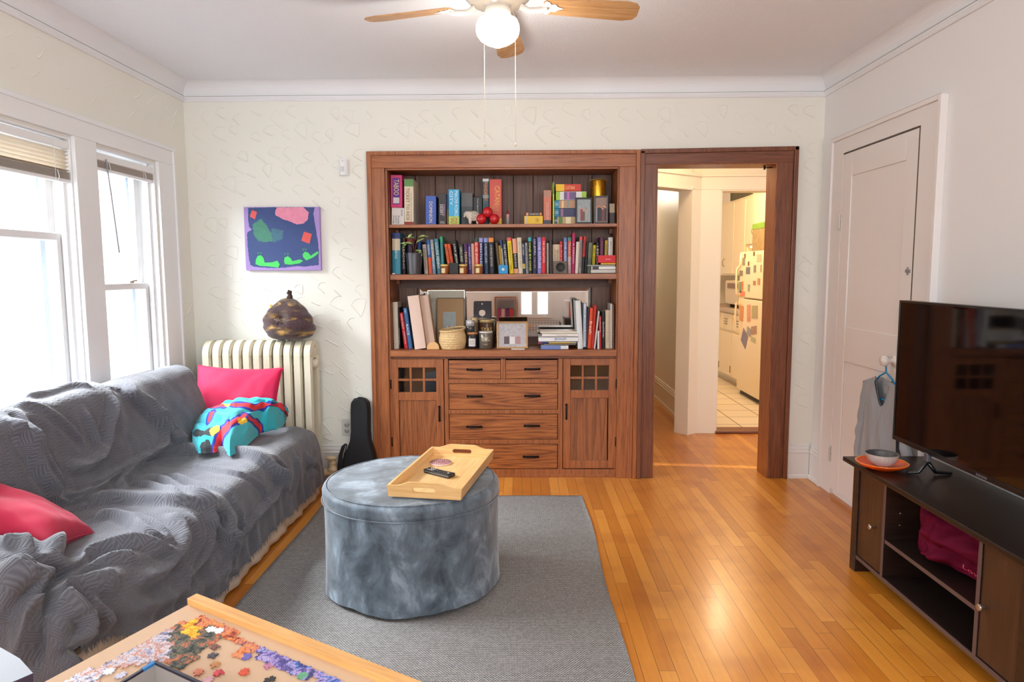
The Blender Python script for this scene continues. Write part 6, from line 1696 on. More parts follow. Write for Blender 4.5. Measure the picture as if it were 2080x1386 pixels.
bl = thing('throw_blanket', 'crumpled grey woven blanket draped over the whole sofa with frayed hem', 'blanket', (-1.6, -1.5, .012), world=True)
b = MB(); b.grid(G2); bo = b.build('cloth', knit, bl, fix=False)
uvl = bo.data.uv_layers.new(name='UVMap')
su = np.r_[0, np.cumsum(np.linalg.norm(np.diff(G[:, 180], axis=0), axis=1))]; sv = np.r_[0, np.cumsum(np.linalg.norm(np.diff(G[150], axis=0), axis=1))]
li = np.zeros(len(bo.data.loops), dtype=int); bo.data.loops.foreach_get('vertex_index', li)
uvw = np.zeros((len(li), 2)); uvw[:, 0] = su[li // NV] + .06 * np.sin(sv[li % NV] * 2.2); uvw[:, 1] = sv[li % NV] + .05 * np.sin(su[li // NV] * 2.5)
uvl.data.foreach_set('uv', uvw.ravel())
bo['kind'] = 'part'
del bo['kind']
b = MB(); r = random.Random(4)
for i in range(0, NU - 60, 1):
    for q in range(2):
        p = G2[i, -1] + np.array([r.uniform(-.002, .003), r.uniform(-.003, .003), 0]); Lf = min(p[2] - .004, r.uniform(.012, .028)); w = .0022
        if Lf < .004: continue
        dx, dy = r.uniform(-.006, .008), r.uniform(-.008, .008)
        b.add([(p[0], p[1] - w, p[2] + .003), (p[0], p[1] + w, p[2] + .003), (p[0] + dx, p[1] + dy, p[2] - Lf)], [(0, 1, 2)])
b.build('fringe', knit, bl, fix=False)['kind'] = 'stuff'


def cushion(name, label, w, h, t, M_, m, sag=0.0, seed=0, wr=.012):
    c = thing(name, label, 'cushion', (0, 0, 0)); c.matrix_world = M_
    n = 44; P = [np.zeros((n, n, 3)), np.zeros((n, n, 3))]
    for i in range(n):
        for j in range(n):
            u, v = -1 + 2 * i / (n - 1), -1 + 2 * j / (n - 1)
            e = (1 - u ** 2) * (1 - v ** 2); th_ = max(0, e) ** .42
            pu = u * (1 - .07 * (1 - v * v) * abs(u) ** 3); pv = v * (1 - .09 * (1 - u * u) * abs(v) ** 3)
            k = mnoise.noise(Vector((u * 1.6 + seed, v * 1.6, seed))) * wr + mnoise.noise(Vector((u * 4 + seed, v * 2.5, seed))) * wr * .5
            # radiating creases from the corners
            cr = sum(.10 * wr * math.sin(14 * math.atan2(v - sv_, u - su_)) * math.exp(-((u - su_) ** 2 + (v - sv_) ** 2) * 1.5) for su_ in (-1, 1) for sv_ in (-1, 1))
            x, y = pu * w / 2, pv * h / 2 - sag * (1 - v) * .5 * (1 - u * u) * .1
            P[0][i, j] = (x, y, t / 2 * th_ + (k + cr) * min(1, e * 3)); P[1][i, j] = (x, y, -t / 2 * th_ + (k - cr) * min(1, e * 3))
    b = MB(); b.grid(P[0]); b.grid(P[1][:, ::-1]); o = b.build('velvet_cover', m, c, fix=False)
    bm = bmesh.new(); bm.from_mesh(o.data); bmesh.ops.remove_doubles(bm, verts=bm.verts, dist=1e-5); bmesh.ops.recalc_face_normals(bm, faces=bm.faces); bm.to_mesh(o.data); bm.free()
    b = MB(); ed = [P[0][i, 0] for i in range(n)] + [P[0][n - 1, j] for j in range(1, n)] + [P[0][i, n - 1] for i in range(n - 2, -1, -1)] + [P[0][0, j] for j in range(n - 2, 0, -1)]
    b.tube(ed, .0022, 6, closed=True); b.build('seam', m, c, fix=False)
    return c


pink = mat('magenta_velvet', (200, 8, 72), .75, noise=.12, nscale=9, sheen=.12, bump=.15, bscale=400)
M1 = Matrix.Translation((-1.68, -.43, .590)) @ Matrix.Rotation(math.radians(72), 4, 'X') @ Matrix.Rotation(math.radians(-2), 4, 'Z')
cushion('cushion', 'magenta velvet cushion propped upright at the radiator end of the sofa', .51, .42, .12, M1, pink, seed=3)
M2 = Matrix.Translation((-1.715, -2.235, .552)) @ Matrix.Rotation(math.radians(20), 4, 'Y') @ Matrix.Rotation(math.radians(-12), 4, 'X') @ Matrix.Rotation(math.radians(3), 4, 'Z')
cushion('cushion', 'magenta velvet cushion lying flat at the near left end of the sofa', .50, .28, .17, M2, mat('crimson_velvet', (178, 8, 56), .75, noise=.15, nscale=9, sheen=.12, bump=.15, bscale=400), seed=8, wr=.016)

# turquoise striped cardigan in a heap
CS = lambda X, Y: (380 + X / 5.332, 740 + Y / 5.332)
cd = thing('cardigan', 'turquoise knitted cardigan with red, navy and yellow stripes in a heap on the sofa', 'clothing', (-1.5, -.8, .44), world=True)
front = [(30, 720), (50, 800), (65, 890), (120, 950), (200, 958), (300, 945), (385, 910), (430, 960), (465, 985), (560, 930), (650, 870), (720, 800), (790, 740), (860, 725), (960, 700), (1040, 650), (1080, 590)]
back = [(30, 715), (90, 640), (140, 585), (210, 520), (270, 460), (340, 425), (420, 400), (500, 385), (560, 370), (640, 372), (740, 372), (810, 385), (870, 400), (940, 395), (1010, 420), (1070, 460), (1095, 520)]
fr_ = np.array([atz(*CS(*p), .474) for p in front]); zb = np.interp(np.linspace(0, 1, 17), [0, .12, .3, .5, .8, 1], [.47, .50, .575, .60, .575, .50])
bk_ = []
for k, p in enumerate(back):
    e_ = min(1, k / 3, (16 - k) / 2.5); q = atz(*CS(*p), .474) * (1 - e_) + aty(*CS(*p), -.60) * e_; q = q if q[1] < -.46 else aty(*CS(*p), -.46); bk_.append(q)
bk_ = np.array(bk_)
nu, nv = 200, 130
P = np.zeros((nu, nv, 3)); uu = np.linspace(0, 1, 17)
for i in range(nu):
    s = i / (nu - 1); f_ = np.array([np.interp(s, uu, fr_[:, k]) for k in range(3)]); k_b = np.array([np.interp(s, uu, bk_[:, k]) for k in range(3)])
    for j in range(nv):
        t_ = j / (nv - 1); ba = f_ * (1 - t_) + k_b * t_
        bulge = (.055 * math.sin(PI * min(1, t_ * 1.05)) ** .6) * (math.sin(PI * min(1, max(0, s)) ** .9) ** .4)
        w1_ = mnoise.noise(Vector((s * 5, t_ * 3, 2.2))); w2_ = mnoise.noise(Vector((s * 11 + 2 * t_, t_ * 6 - s * 3, 5)))
        rd = abs(math.sin(7 * s + 5 * t_ + 3 * w1_)) ** .5
        ba[2] += bulge + .022 * w1_ + .016 * w2_ + .014 * rd - .008; ba[1] -= .4 * bulge
        if j in (0, 1): ba[2] = f_[2] - .004
        P[i, j] = ba
b = MB(); b.grid(P); turq = mat('turquoise_knit', (34, 172, 186), .85, noise=.08, nscale=60, bump=.4, bscale=500, sheen=.2)
cms = [turq, mat('navy_knit', (40, 50, 140), .85), mat('red_knit', (206, 44, 50), .85), mat('yellow_knit', (238, 190, 60), .85), mat('black_knit', (40, 42, 46), .85)]
for i in range(nu - 1):
    for j in range(nv - 1):
        # position of the cell in the zoomed crop decides the knitted stripe
        s = i / (nu - 1); t_ = j / (nv - 1)
        X = np.interp(s, uu, [p[0] for p in front]) * (1 - t_) + np.interp(s, uu, [p[0] for p in back]) * t_
        Y = np.interp(s, uu, [p[1] for p in front]) * (1 - t_) + np.interp(s, uu, [p[1] for p in back]) * t_
        c = 0

        def band(pts, hw):
            best = 1e9; sg = 0
            for (x0, y0), (x1, y1) in zip(pts[:-1], pts[1:]):
                dx, dy = x1 - x0, y1 - y0; q = max(0, min(1, ((X - x0) * dx + (Y - y0) * dy) / (dx * dx + dy * dy)))
                d = math.hypot(X - x0 - q * dx, Y - y0 - q * dy)
                if d < best: best = d; sg = dx * (Y - y0) - dy * (X - x0)
            return best / hw, sg
        for pts, hw in (([(470, 555), (600, 560), (740, 555), (840, 520), (900, 485), (1000, 505), (1090, 560)], 36), ([(640, 660), (700, 690), (790, 720)], 40),
                        ([(640, 660), (560, 740), (470, 790), (400, 850), (300, 950)], 44), ([(300, 640), (260, 710)], 44), ([(260, 530), (330, 570), (430, 580)], 30)):
            q, sg = band(pts, hw)
            if q < 1: c = 2 if q < .5 else 1
        q, sg = band([(340, 430), (400, 490), (450, 560)], 34)
        if q < 1: c = 3
        q, sg = band([(300, 470), (330, 510), (400, 560)], 30)
        if q < 1 and c == 0: c = 2
        q, sg = band([(150, 590), (230, 520), (290, 465)], 20)
        if q < 1: c = 2 if q < .6 else 1
        q, sg = band([(110, 830), (200, 840), (330, 850)], 34)
        if q < 1 and c == 0: c = 4
        q, sg = band([(290, 850), (340, 830)], 30)
        if q < 1: c = 3
        q, sg = band([(180, 940), (230, 930)], 34)
        if q < 1: c = 4
        q, sg = band([(640, 720), (590, 745)], 24)
        if q < 1: c = 3
        b.m[i * (nv - 1) + j] = c
o = b.build('knit_body', cms, cd, fix=False); so = o.modifiers.new('t', 'SOLIDIFY'); so.thickness = .004; so.offset = -1
# sheet of paper on the near end of the sofa
q0 = [atz(*p, .66) for p in ((-60, 1300), (0, 1315), (40, 1338), (67, 1368), (30, 1384), (-120, 1440))]
b = MB(); b.prism([(p[0], p[1]) for p in q0], .645, .66, 'z', mi=1); n_ = len(q0); b.m[1] = 0
bx = b.build('paper_pad', [mat('pale_paper', (128, 130, 140), .5), mat('dark_pad_edge', (60, 54, 74), .6)]); tag(bx, 'pale grey paper pad with a dark edge at the lower left corner', 'paper')
# ------------------------------------------------------------------ rug, ottoman, tray, television stand and screen
rug_m = bpy.data.materials.new('grey_flatweave'); rug_m.use_nodes = True; nt = rug_m.node_tree; bs = nt.nodes['Principled BSDF']; bs.inputs['Roughness'].default_value = .95
tcn = nt.nodes.new('ShaderNodeTexCoord'); L = nt.links.new
mp_ = nt.nodes.new('ShaderNodeMapping'); mp_.inputs['Scale'].default_value = (1, 1, 1); L(tcn.outputs['Object'], mp_.inputs[0])
br = nt.nodes.new('ShaderNodeTexBrick'); br.offset = .5; br.inputs['Scale'].default_value = 1; br.inputs['Brick Width'].default_value = .0105; br.inputs['Row Height'].default_value = .0062; br.inputs['Mortar Size'].default_value = .0013; br.inputs['Mortar Smooth'].default_value = .4
br.inputs['Color1'].default_value = (*srgb(196, 193, 190), 1); br.inputs['Color2'].default_value = (*srgb(168, 165, 162), 1); br.inputs['Mortar'].default_value = (*srgb(44, 42, 42), 1)
L(mp_.outputs[0], br.inputs[0]); L(br.outputs['Color'], bs.inputs['Base Color'])
bpn = nt.nodes.new('ShaderNodeBump'); bpn.invert = True; bpn.inputs['Strength'].default_value = .8; bpn.inputs['Distance'].default_value = .002; L(br.outputs['Fac'], bpn.inputs['Height']); L(bpn.outputs[0], bs.inputs['Normal'])
P = np.zeros((60, 90, 3))
for i in range(60):
    for j in range(90):
        x = -1.155 + 1.52 * i / 59; y = -2.95 + 2.55 * j / 89
        y += .012 * (1 - i / 59) * 0 + .02 * ((x + .4) / .8) * (j / 89)
        edge = min(i, 59 - i) / 6
        P[i, j] = (x + .006 * math.sin(y * 5), y, .009 + .002 * math.sin(y * 7 + x * 3) - (.0015 if edge < 1 else 0))
b = MB(); b.grid(P)
Q = P.copy(); Q[..., 2] = .0012; b.grid(Q)
top = lambda i, j: i * 90 + j; off = 60 * 90
for i in range(59):
    for j in (0, 89): b.f.append((top(i, j), top(i + 1, j), top(i + 1, j) + off, top(i, j) + off)); b.m.append(0); b.s.append(False)
for j in range(89):
    for i in (0, 59): b.f.append((top(i, j), top(i, j + 1), top(i, j + 1) + off, top(i, j) + off)); b.m.append(0); b.s.append(False)
tag(b.build('rug', rug_m, fix=False, origin=(-.395, -1.67, .0012)), 'grey flatwoven rug with tiny black and white weave under the ottoman', 'rug')

# ottoman
OX, OY, OR, OH = -.475, -1.515, .372, .467
ot = thing('ottoman', 'round blue-grey velvet ottoman with a loose slipcover on the rug', 'ottoman', (OX, OY, .0125))
vel = bpy.data.materials.new('blue_grey_velvet'); vel.use_nodes = True; nt = vel.node_tree; bs = nt.nodes['Principled BSDF']; bs.inputs['Roughness'].default_value = .6; bs.inputs['Sheen Weight'].default_value = .5; bs.inputs['Sheen Roughness'].default_value = .4
tcn = nt.nodes.new('ShaderNodeTexCoord'); mp_ = nt.nodes.new('ShaderNodeMapping'); mp_.inputs['Scale'].default_value = (1.0, 1.0, .62); nt.links.new(tcn.outputs['Object'], mp_.inputs[0])
n1 = nt.nodes.new('ShaderNodeTexNoise'); n1.inputs['Scale'].default_value = 9; n1.inputs['Detail'].default_value = 6; n1.inputs['Distortion'].default_value = .5; n1.inputs['Roughness'].default_value = .62; nt.links.new(mp_.outputs[0], n1.inputs[0])
r1 = ramp(nt, [(.34, srgb(52, 62, 72)), (.45, srgb(78, 90, 101)), (.54, srgb(98, 111, 123)), (.66, srgb(142, 157, 171))]); nt.links.new(n1.outputs['Fac'], r1.inputs[0]); nt.links.new(r1.outputs[0], bs.inputs['Base Color'])
nb = nt.nodes.new('ShaderNodeTexNoise'); nb.inputs['Scale'].default_value = 500; nt.links.new(tcn.outputs['Object'], nb.inputs[0]); bb_ = nt.nodes.new('ShaderNodeBump'); bb_.inputs['Strength'].default_value = .15; bb_.inputs['Distance'].default_value = .001; nt.links.new(nb.outputs['Fac'], bb_.inputs['Height']); nt.links.new(bb_.outputs[0], bs.inputs['Normal'])
n_a, n_z = 180, 44; h_ = OH - .0125
P = np.zeros((n_a, n_z, 3))
for i in range(n_a):
    a = 2 * PI * i / n_a
    pucker = .010 * mnoise.noise(Vector((math.cos(a) * 2, math.sin(a) * 2, 1)))
    for j in range(n_z):
        q = j / (n_z - 1); z = h_ * .985 * q - 0.0
        folds = (1 - q) ** 1.2 * (.004 * math.sin(7 * a + 1) + .005 * mnoise.noise(Vector((math.cos(a) * 7, math.sin(a) * 7, 3)))) + .004 * mnoise.noise(Vector((math.cos(a) * 4, math.sin(a) * 4, z * 5)))
        seam = -.004 * math.exp(-((q - .86 - pucker) / .012) ** 2) + (.004 if q > .87 + pucker else 0)
        r_ = OR * (1 - .012 * math.sin(PI * q)) + folds + seam
        if q > .955: r_ -= .020 * ((q - .955) / .045) ** 2
        zz = z + (.004 * math.sin(5 * a) + .006 * mnoise.noise(Vector((math.cos(a) * 5, math.sin(a) * 5, 7)))) * (1 - q) ** 6 + (.012 if q == 0 else .012 * (1 - q) ** 6)
        P[i, j] = (r_ * math.cos(a), r_ * math.sin(a), max(.001, zz))
b = MB(); b.grid(P, closed_u=True); b.build('slipcover_side', vel, ot, fix=False)
P = np.zeros((n_a, 16, 3))
for i in range(n_a):
    a = 2 * PI * i / n_a
    for j in range(16):
        q = j / 15; r_ = (OR - .019) * (1 - q)
        P[i, j] = (r_ * math.cos(a), r_ * math.sin(a), h_ * .985 + .004 * min(1, q * 4) + .0015 * mnoise.noise(Vector((r_ * math.cos(a) * 9, r_ * math.sin(a) * 9, 2))) * min(1, q * 3))
b = MB(); b.grid(P, closed_u=True); b.build('slipcover_top', vel, ot, fix=False)
b = MB(); b.tube([((OR - .013) * math.cos(a), (OR - .013) * math.sin(a), h_ * .983) for a in np.linspace(0, 2 * PI, 97)[:-1]], .0035, 8, closed=True); b.build('piping', vel, ot)
b = MB()
b.tube([((OR + .0045) * math.cos(a), (OR + .0045) * math.sin(a), h_ * .985 * (.868 + .010 * mnoise.noise(Vector((math.cos(a) * 2, math.sin(a) * 2, 1))))) for a in np.linspace(0, 2 * PI, 97)[:-1]], .0022, 6, closed=True); b.build('band_seam', vel, ot)

# bamboo tray
ta = math.radians(-9.5); TZ = OH + .004
tr = thing('serving_tray', 'bamboo serving tray with cut-out handles on the ottoman', 'tray', (-.330, -1.520, TZ), (0, 0, ta))
bam = wood('bamboo', (214, 166, 104), (228, 184, 124), (238, 200, 144), (30, 1.5, 30), rough=.4, figure=.15)
bam2 = wood('bamboo_across', (206, 158, 96), (222, 176, 116), (234, 194, 136), (1.5, 30, 30), rough=.4, figure=.15)
tw, tl, hh_ = .292, .585, .046
b = MB(); b.box(-tw / 2 + .006, tw / 2 - .006, -tl / 2 + .006, tl / 2 - .006, 0.0, .006); b.build('base', bam, tr)
for s in (-1, 1): b = MB(); b.prism([(s * tw / 2, 0), (s * (tw / 2 + .006), hh_), (s * (tw / 2 - .005), hh_), (s * (tw / 2 - .011), .0)], -tl / 2, tl / 2, 'y'); b.build('long_side', bam, tr, bevel=.001)
for s in (-1, 1):
    b = MB(); n = 40; out = []; inn = []
    W2 = tw / 2 + .005
    topz = lambda x: hh_ + .017 * float(smooth(.115, .055, np.array(abs(x))))
    xs_ = np.linspace(-W2, W2, 17)
    out = [(-W2 + .005, 0), (0, 0), (W2 - .005, 0)] + [(x, topz(x)) for x in xs_[::-1]]
    hw, hz0, hz1 = .046, .022, .042
    # handle hole as a rounded slot with the same point count
    slot = []
    m = len(out)
    cz, rr_ = (hz0 + hz1) / 2, (hz1 - hz0) / 2
    slot = [(-hw + rr_, hz0), (0, hz0), (hw - rr_, hz0)]
    arcR = [(hw - rr_ + rr_ * math.cos(t), cz + rr_ * math.sin(t)) for t in np.linspace(-PI / 2, PI / 2, 6)[1:]]
    arcL = [(-hw + rr_ + rr_ * math.cos(t), cz + rr_ * math.sin(t)) for t in np.linspace(PI / 2, 3 * PI / 2, 6)[:-1]]
    mid = [(x, hz1) for x in np.linspace(hw - rr_, -hw + rr_, 9)[1:-1]]
    slot += arcR + mid + arcL
    slot = slot[:m] if len(slot) >= m else slot + [slot[-1]] * (m - len(slot))
    y0 = s * (tl / 2 - .001); b.ring(out, slot, y0 - .0055, y0 + .0055, 'y')
    b.v = [(v[0], v[1] + s * .10 * v[2], v[2]) for v in b.v]
    b.build('handle_side', bam2, tr, bevel=.0008)


def trw(x, y): c_, s_ = math.cos(ta), math.sin(ta); return (-.330 + x * c_ - y * s_, -1.520 + x * s_ + y * c_)


# coaster and remote
cx_, cy_ = atz(895, 939, TZ + .012)[:2]
t = thing('coaster', 'round red and white patterned coaster in the tray', 'coaster', (float(cx_), float(cy_), TZ + .0064)); R0 = .050
b = MB(); b.lathe([(0, 0), (R0 - .001, 0), (R0, .002), (R0, .006), (R0 - .001, .007), (0, .007)], (0, 0, 0), 48); b.build('disc', mat('pinkish_white', (226, 196, 190), .4), t)
for a0, a1, col in ((.10, .22, (90, 26, 50)), (.30, .42, (120, 40, 60)), (.52, .60, (176, 70, 90)), (.78, .84, (100, 30, 56)), (.94, .98, (120, 50, 70))):
    b = MB(); q = 48; vs = [(R0 * r_ * math.cos(2 * PI * k / q), R0 * r_ * math.sin(2 * PI * k / q), .0073) for r_ in (a0, a1) for k in range(q)]; b.add(vs, [(k, (k + 1) % q, (k + 1) % q + q, k + q) for k in range(q)]); b.build('printed_ring', cmat(col), t, fix=False)
for rr__, n_, sz, col in ((.69, 22, .0030, (110, 30, 60)), (.90, 34, .0022, (150, 60, 80)), (.47, 14, .0024, (190, 110, 120))):
    b = MB()
    for k in range(n_): a = 2 * PI * k / n_; c_ = (R0 * rr__ * math.cos(a), R0 * rr__ * math.sin(a)); b.add([(c_[0] + sz * math.cos(a + q * PI / 2) * (1.5 if q % 2 == 0 else .8), c_[1] + sz * math.sin(a + q * PI / 2) * (1.5 if q % 2 == 0 else .8), .0074) for q in range(4)], [(0, 1, 2, 3)])
    b.build('printed_dots', cmat(col), t, fix=False)
pa, pb = atz(866, 953, TZ + .018)[:2], atz(919, 966, TZ + .018)[:2]; ra = math.atan2(pb[1] - pa[1], pb[0] - pa[0]); RL = math.hypot(*(pb - pa)) * .98
t = thing('remote_control', 'black television remote in the tray beside the coaster', 'remote', (float((pa[0] + pb[0]) / 2), float((pa[1] + pb[1]) / 2), TZ + .0064), (0, 0, ra))
b = MB(); b.prism([(-RL / 2, .006), (-RL / 2 + .006, 0), (RL / 2 - .006, 0), (RL / 2, .006), (RL / 2, .014), (RL / 2 - .004, .018), (0, .016), (-RL / 2 + .004, .018), (-RL / 2, .014)], -.021, .021, 'y'); b.build('shell', mat('gloss_black', (24, 24, 28), .2), t, bevel=.003)
b = MB(); b.box(-RL / 2 + .002, RL / 2 - .002, -.0215, -.0205, .008, .010); b.build('silver_line', mat('silver_line', (170, 166, 166), .3, metal=.6), t)
k = 0
for i in range(9):
    for j in (-1, 0, 1):
        if i == 0 and j == 0: continue
        b = MB(); x = -RL / 2 + .020 + i * (RL - .045) / 9; b.lathe([(0, 0), (.0038, 0), (.0034, .0016), (0, .002)], (x, j * .0115, .0165), 10)
        b.build('button', mat('button_pale', (196, 190, 190), .5) if i < 3 else mat('button_dark', (70, 70, 76), .4), t)
b = MB(); b.lathe([(0, 0), (.0045, 0), (.004, .0016), (0, .002)], (RL / 2 - .022, 0, .0168), 12); b.build('button', mat('button_blue', (180, 220, 240), .4), t)

# television stand
esp = wood('espresso_veneer', (30, 18, 14), (44, 28, 22), (54, 36, 28), (2.0, 2.0, 26), rough=.33, figure=.3)
espd = wood('espresso_door', (52, 32, 20), (66, 42, 28), (78, 52, 36), (30, 30, 2.0), rough=.4, figure=.3)
lam = mat('espresso_edge', (92, 74, 72), .4)
X0, X1 = 1.490, 1.850; SYF, SYN = -1.372, -2.46
tv = thing('tv_stand', 'dark espresso television stand with two doors and an open middle', 'tv stand', (1.67, -1.9, 0), world=True)
b = MB(); b.box(1.470, 1.860, SYN - .06, -1.292, .474, .495); b.build('top', mat('espresso_top', (36, 26, 22), .3, noise=.2, nscale=14, spec=.4), tv, bevel=.004)
for y0, y1 in ((SYF - .045, SYF), (SYN, SYN + .045)): b = MB(); b.box(X0 - .006, X1, y0, y1, 0, .474); b.build('end_panel', esp, tv, bevel=.003)
b = MB(); b.box(X0, X1, SYN + .045, SYF - .045, .062, .078); b.build('bottom_shelf', mat('espresso_shelf', (34, 22, 18), .4), tv)
b = MB(); b.box(X0 - .001, X0 + .002, SYN + .045, SYF - .045, .062, .0785); b.build('edge_band', lam, tv)
b = MB(); b.box(X1 - .006, X1, SYN + .045, SYF - .045, .078, .474); b.build('back_panel', mat('espresso_shelf', (34, 22, 18), .4), tv)
for yy in (-1.632, -2.222): b = MB(); b.box(X0, X1 - .006, yy - .010, yy + .008, .078, .474); o = b.build('divider', esp, tv); q = MB(); q.box(X0 - .0012, X0 + .001, yy - .010, yy + .008, .078, .474); q.build('edge_band', lam, o)
b = MB(); b.box(X0 + .003, X1 - .006, -2.211, -1.643, .224, .240); o = b.build('middle_shelf', mat('espresso_shelf', (34, 22, 18), .4), tv); q = MB(); q.box(X0 + .002, X0 + .004, -2.211, -1.643, .224, .240); q.build('edge_band', lam, o)
for y0, y1, ky in ((-1.622, SYF - .048, -1.563), (SYN + .048, -2.234, -2.262)):
    b = MB(); b.box(X0 + .003, X0 + .017, y0, y1, .082, .470); o = b.build('door', espd, tv, bevel=.001)
    q = MB(); q.lathe([(0, 0), (.005, 0), (.005, .014), (.010, .018), (.0115, .022), (.0115, .026), (.009, .028), (0, .028)], (X0 + .003, ky, .262), 20, ax='x'); q.v = [(2 * (X0 + .003) - v[0], v[1], v[2]) for v in q.v]; q.build('knob', mat('brushed_nickel', (190, 172, 156), .3, metal=.85), o)
for z in (.20, .30, .35): q = MB(); q.lathe([(0, 0), (.003, 0), (.003, .002), (0, .002)], (X0 + .06, -1.6415, z), 8, ax='y'); q.v = [(v[0], -1.642 - abs(v[1] + 1.6415), v[2]) for v in q.v]; q.build('shelf_pin', mat('pin_steel', (180, 180, 180), .3, metal=.8), tv)

# plum cushion stuffed on the middle shelf
M3 = Matrix.Translation((1.655, -1.985, .345)) @ Matrix.Rotation(math.radians(90), 4, 'X') @ Matrix.Rotation(math.radians(78), 4, 'Y') @ Matrix.Rotation(math.radians(-12), 4, 'Z')
M3 = Matrix(((.18, 0, -.98, 1.598), (-.98, .0, -.18, -1.975), (0, 1, 0, .350), (0, 0, 0, 1)))
pl = cushion('cushion', 'plum velvet cushion with pink embroidered lettering on the open shelf of the tv stand', .42, .205, .15, M3, mat('plum_velvet', (96, 10, 40), .7, noise=.3, nscale=16, spec=.1, sheen=.0, bump=.3, bscale=90), seed=12, wr=.060)
lt = text('embroidered_lettering', 'Lovely', (.14, -.045, .094), (.966, -.259, 0), (.259, .966, 0), .10, .022, mat('pink_thread', (214, 80, 104), .6), pl, off=.001)
for v in lt.data.vertices:
    u_, w_ = v.co.x / .235, v.co.y / .10
    v.co.z = .085 * max(.0, (1 - u_ * u_) * (1 - w_ * w_)) ** .42 + .012

# television
TX = 1.668; TY0, TY1 = -2.455, -1.340; TZ0, TZ1 = .588, 1.211
tt = thing('television', 'large black flat screen television on the dark stand', 'television', (1.69, -1.9, .495), world=True)
b = MB(); b.box(TX + .004, TX + .034, TY0, TY1, TZ0, TZ1); b.box(TX + .034, TX + .075, TY0 + .2, TY1 - .2, TZ0 + .03, TZ0 + .40); b.build('casing', mat('tv_plastic', (18, 16, 18), .35), tt, bevel=.003)
e = .010; b = MB(); b.ring([(TY0, TZ0), (TY1, TZ0), (TY1, TZ1), (TY0, TZ1)], [(TY0 + e, TZ0 + .020), (TY1 - e, TZ0 + .020), (TY1 - e, TZ1 - e), (TY0 + e, TZ1 - e)], TX - .002, TX + .006, 'x'); b.build('bezel', mat('gloss_black', (24, 24, 28), .2), tt, bevel=.001)
b = MB(); b.box(TX + .001, TX + .004, TY0 + e, TY1 - e, TZ0 + .020, TZ1 - e); b.build('screen', mat('screen_glass', (9, 6, 7), .06, spec=.55), tt)
text('lettering', 'INSIGNIA', (TX - .0025, -1.945, TZ0 + .0095), (0, -1, 0), (0, 0, 1), .060, .009, cmat((150, 150, 158)), tt)
for yy in (-1.60, -2.30):
    b = MB(); b.tube([(TX + .015, yy, TZ0 + .01), (TX + .015, yy + .01, TZ0 - .03), (TX - .02, yy + .015, .507), (TX - .065, yy + .018, .502)], [.010, .009, .008, .006], 10); b.tube([(TX + .015, yy + .01, TZ0 - .04), (TX + .05, yy + .015, .507), (TX + .12, yy + .02, .502)], [.009, .008, .006], 10); b.build('foot', mat('gloss_black', (24, 24, 28), .2), tt)
b = MB(); b.box(TX - .004, TX + .012, -1.615, -1.587, TZ0 - .030, TZ0 + .004); b.build('foot_clip', mat('clip_grey', (110, 108, 112), .3, metal=.3), tt, bevel=.002)
# orange plate and grey bowl
pc = atz(1796, 947, .505); pc[0] = min(pc[0], TX - .122)
t = thing('orange_plate', 'orange and yellow glazed plate on the end of the tv stand', 'plate', (float(pc[0]), float(pc[1]), .4955))
og = mat('orange_glaze', (250, 84, 8), .3, noise=.2, nscale=9, coat=.5)
b = MB(); b.lathe([(0, 0), (.055, 0), (.060, .004), (.090, .014), (.103, .026), (.105, .029), (.100, .029), (.086, .019), (.055, .010), (0, .009)], (0, 0, 0), 48); b.build('plate_body', og, t)
b = MB(); b.tube([(.0995 * math.cos(a), .0995 * math.sin(a), .0275) for a in np.linspace(0, 2 * PI, 61)[:-1]], .0028, 6, closed=True); b.build('yellow_rim', mat('yellow_glaze', (250, 150, 30), .12, coat=.5), t)
t = thing('bowl', 'fluted pale grey bowl with dark inside standing on the orange plate', 'bowl', (float(pc[0]), float(pc[1]), .5055))
n_a = 96; prof = [(0, 0), (.026, 0), (.030, .003), (.046, .014), (.058, .030), (.064, .046), (.066, .056)]
P = np.zeros((n_a, len(prof), 3))
for i in range(n_a):
    a = 2 * PI * i / n_a
    for j, (r_, z) in enumerate(prof): rr_ = r_ * (1 - (.022 if i % 4 == 0 and 2 <= j <= 5 else 0)); P[i, j] = (rr_ * math.cos(a), rr_ * math.sin(a), z)
b = MB(); b.grid(P, closed_u=True); b.build('fluted_outside', mat('grey_stoneware', (196, 188, 182), .5, noise=.06, nscale=60), t, fix=False)
b = MB(); b.lathe([(.066, .056), (.0625, .056), (.060, .046), (.052, .028), (.036, .013), (0, .008)], (0, 0, 0), 48, caps=False); b.build('dark_inside', mat('charcoal_glaze', (78, 76, 76), .4), t)

# hanger and shirt on the closet door knob
hx = XR - .060
hg = thing('clothes_hanger', 'bright blue plastic hanger hooked on the white door knob', 'hanger', (hx, KY, KZ - .22), world=True)
bp_m = mat('blue_plastic', (20, 140, 196), .3)
b = MB(); hk = [(hx, KY - .022, KZ - .012), (hx, KY - .020, KZ + .012), (hx, KY - .004, KZ + .022), (hx, KY + .010, KZ + .013), (hx, KY + .012, KZ - .005), (hx, KY + .004, KZ - .03), (hx, KY + .002, KZ - .055)]
hk = [(hx, KY - .018, KZ + .006), (hx, KY - .010, KZ + .020), (hx, KY + .003, KZ + .022), (hx, KY + .013, KZ + .010), (hx, KY + .012, KZ - .015), (hx, KY + .003, KZ - .035), (hx, KY + .002, KZ - .060)]
b.tube(hk, .0042, 10)
sh_ = [(hx, KY + .002, KZ - .058), (hx, KY + .06, KZ - .085), (hx, KY + .14, KZ - .150), (hx, KY + .158, KZ - .180), (hx, KY + .14, KZ - .200), (hx, KY, KZ - .200), (hx, KY - .14, KZ - .200), (hx, KY - .158, KZ - .180), (hx, KY - .14, KZ - .150), (hx, KY - .06, KZ - .085)]
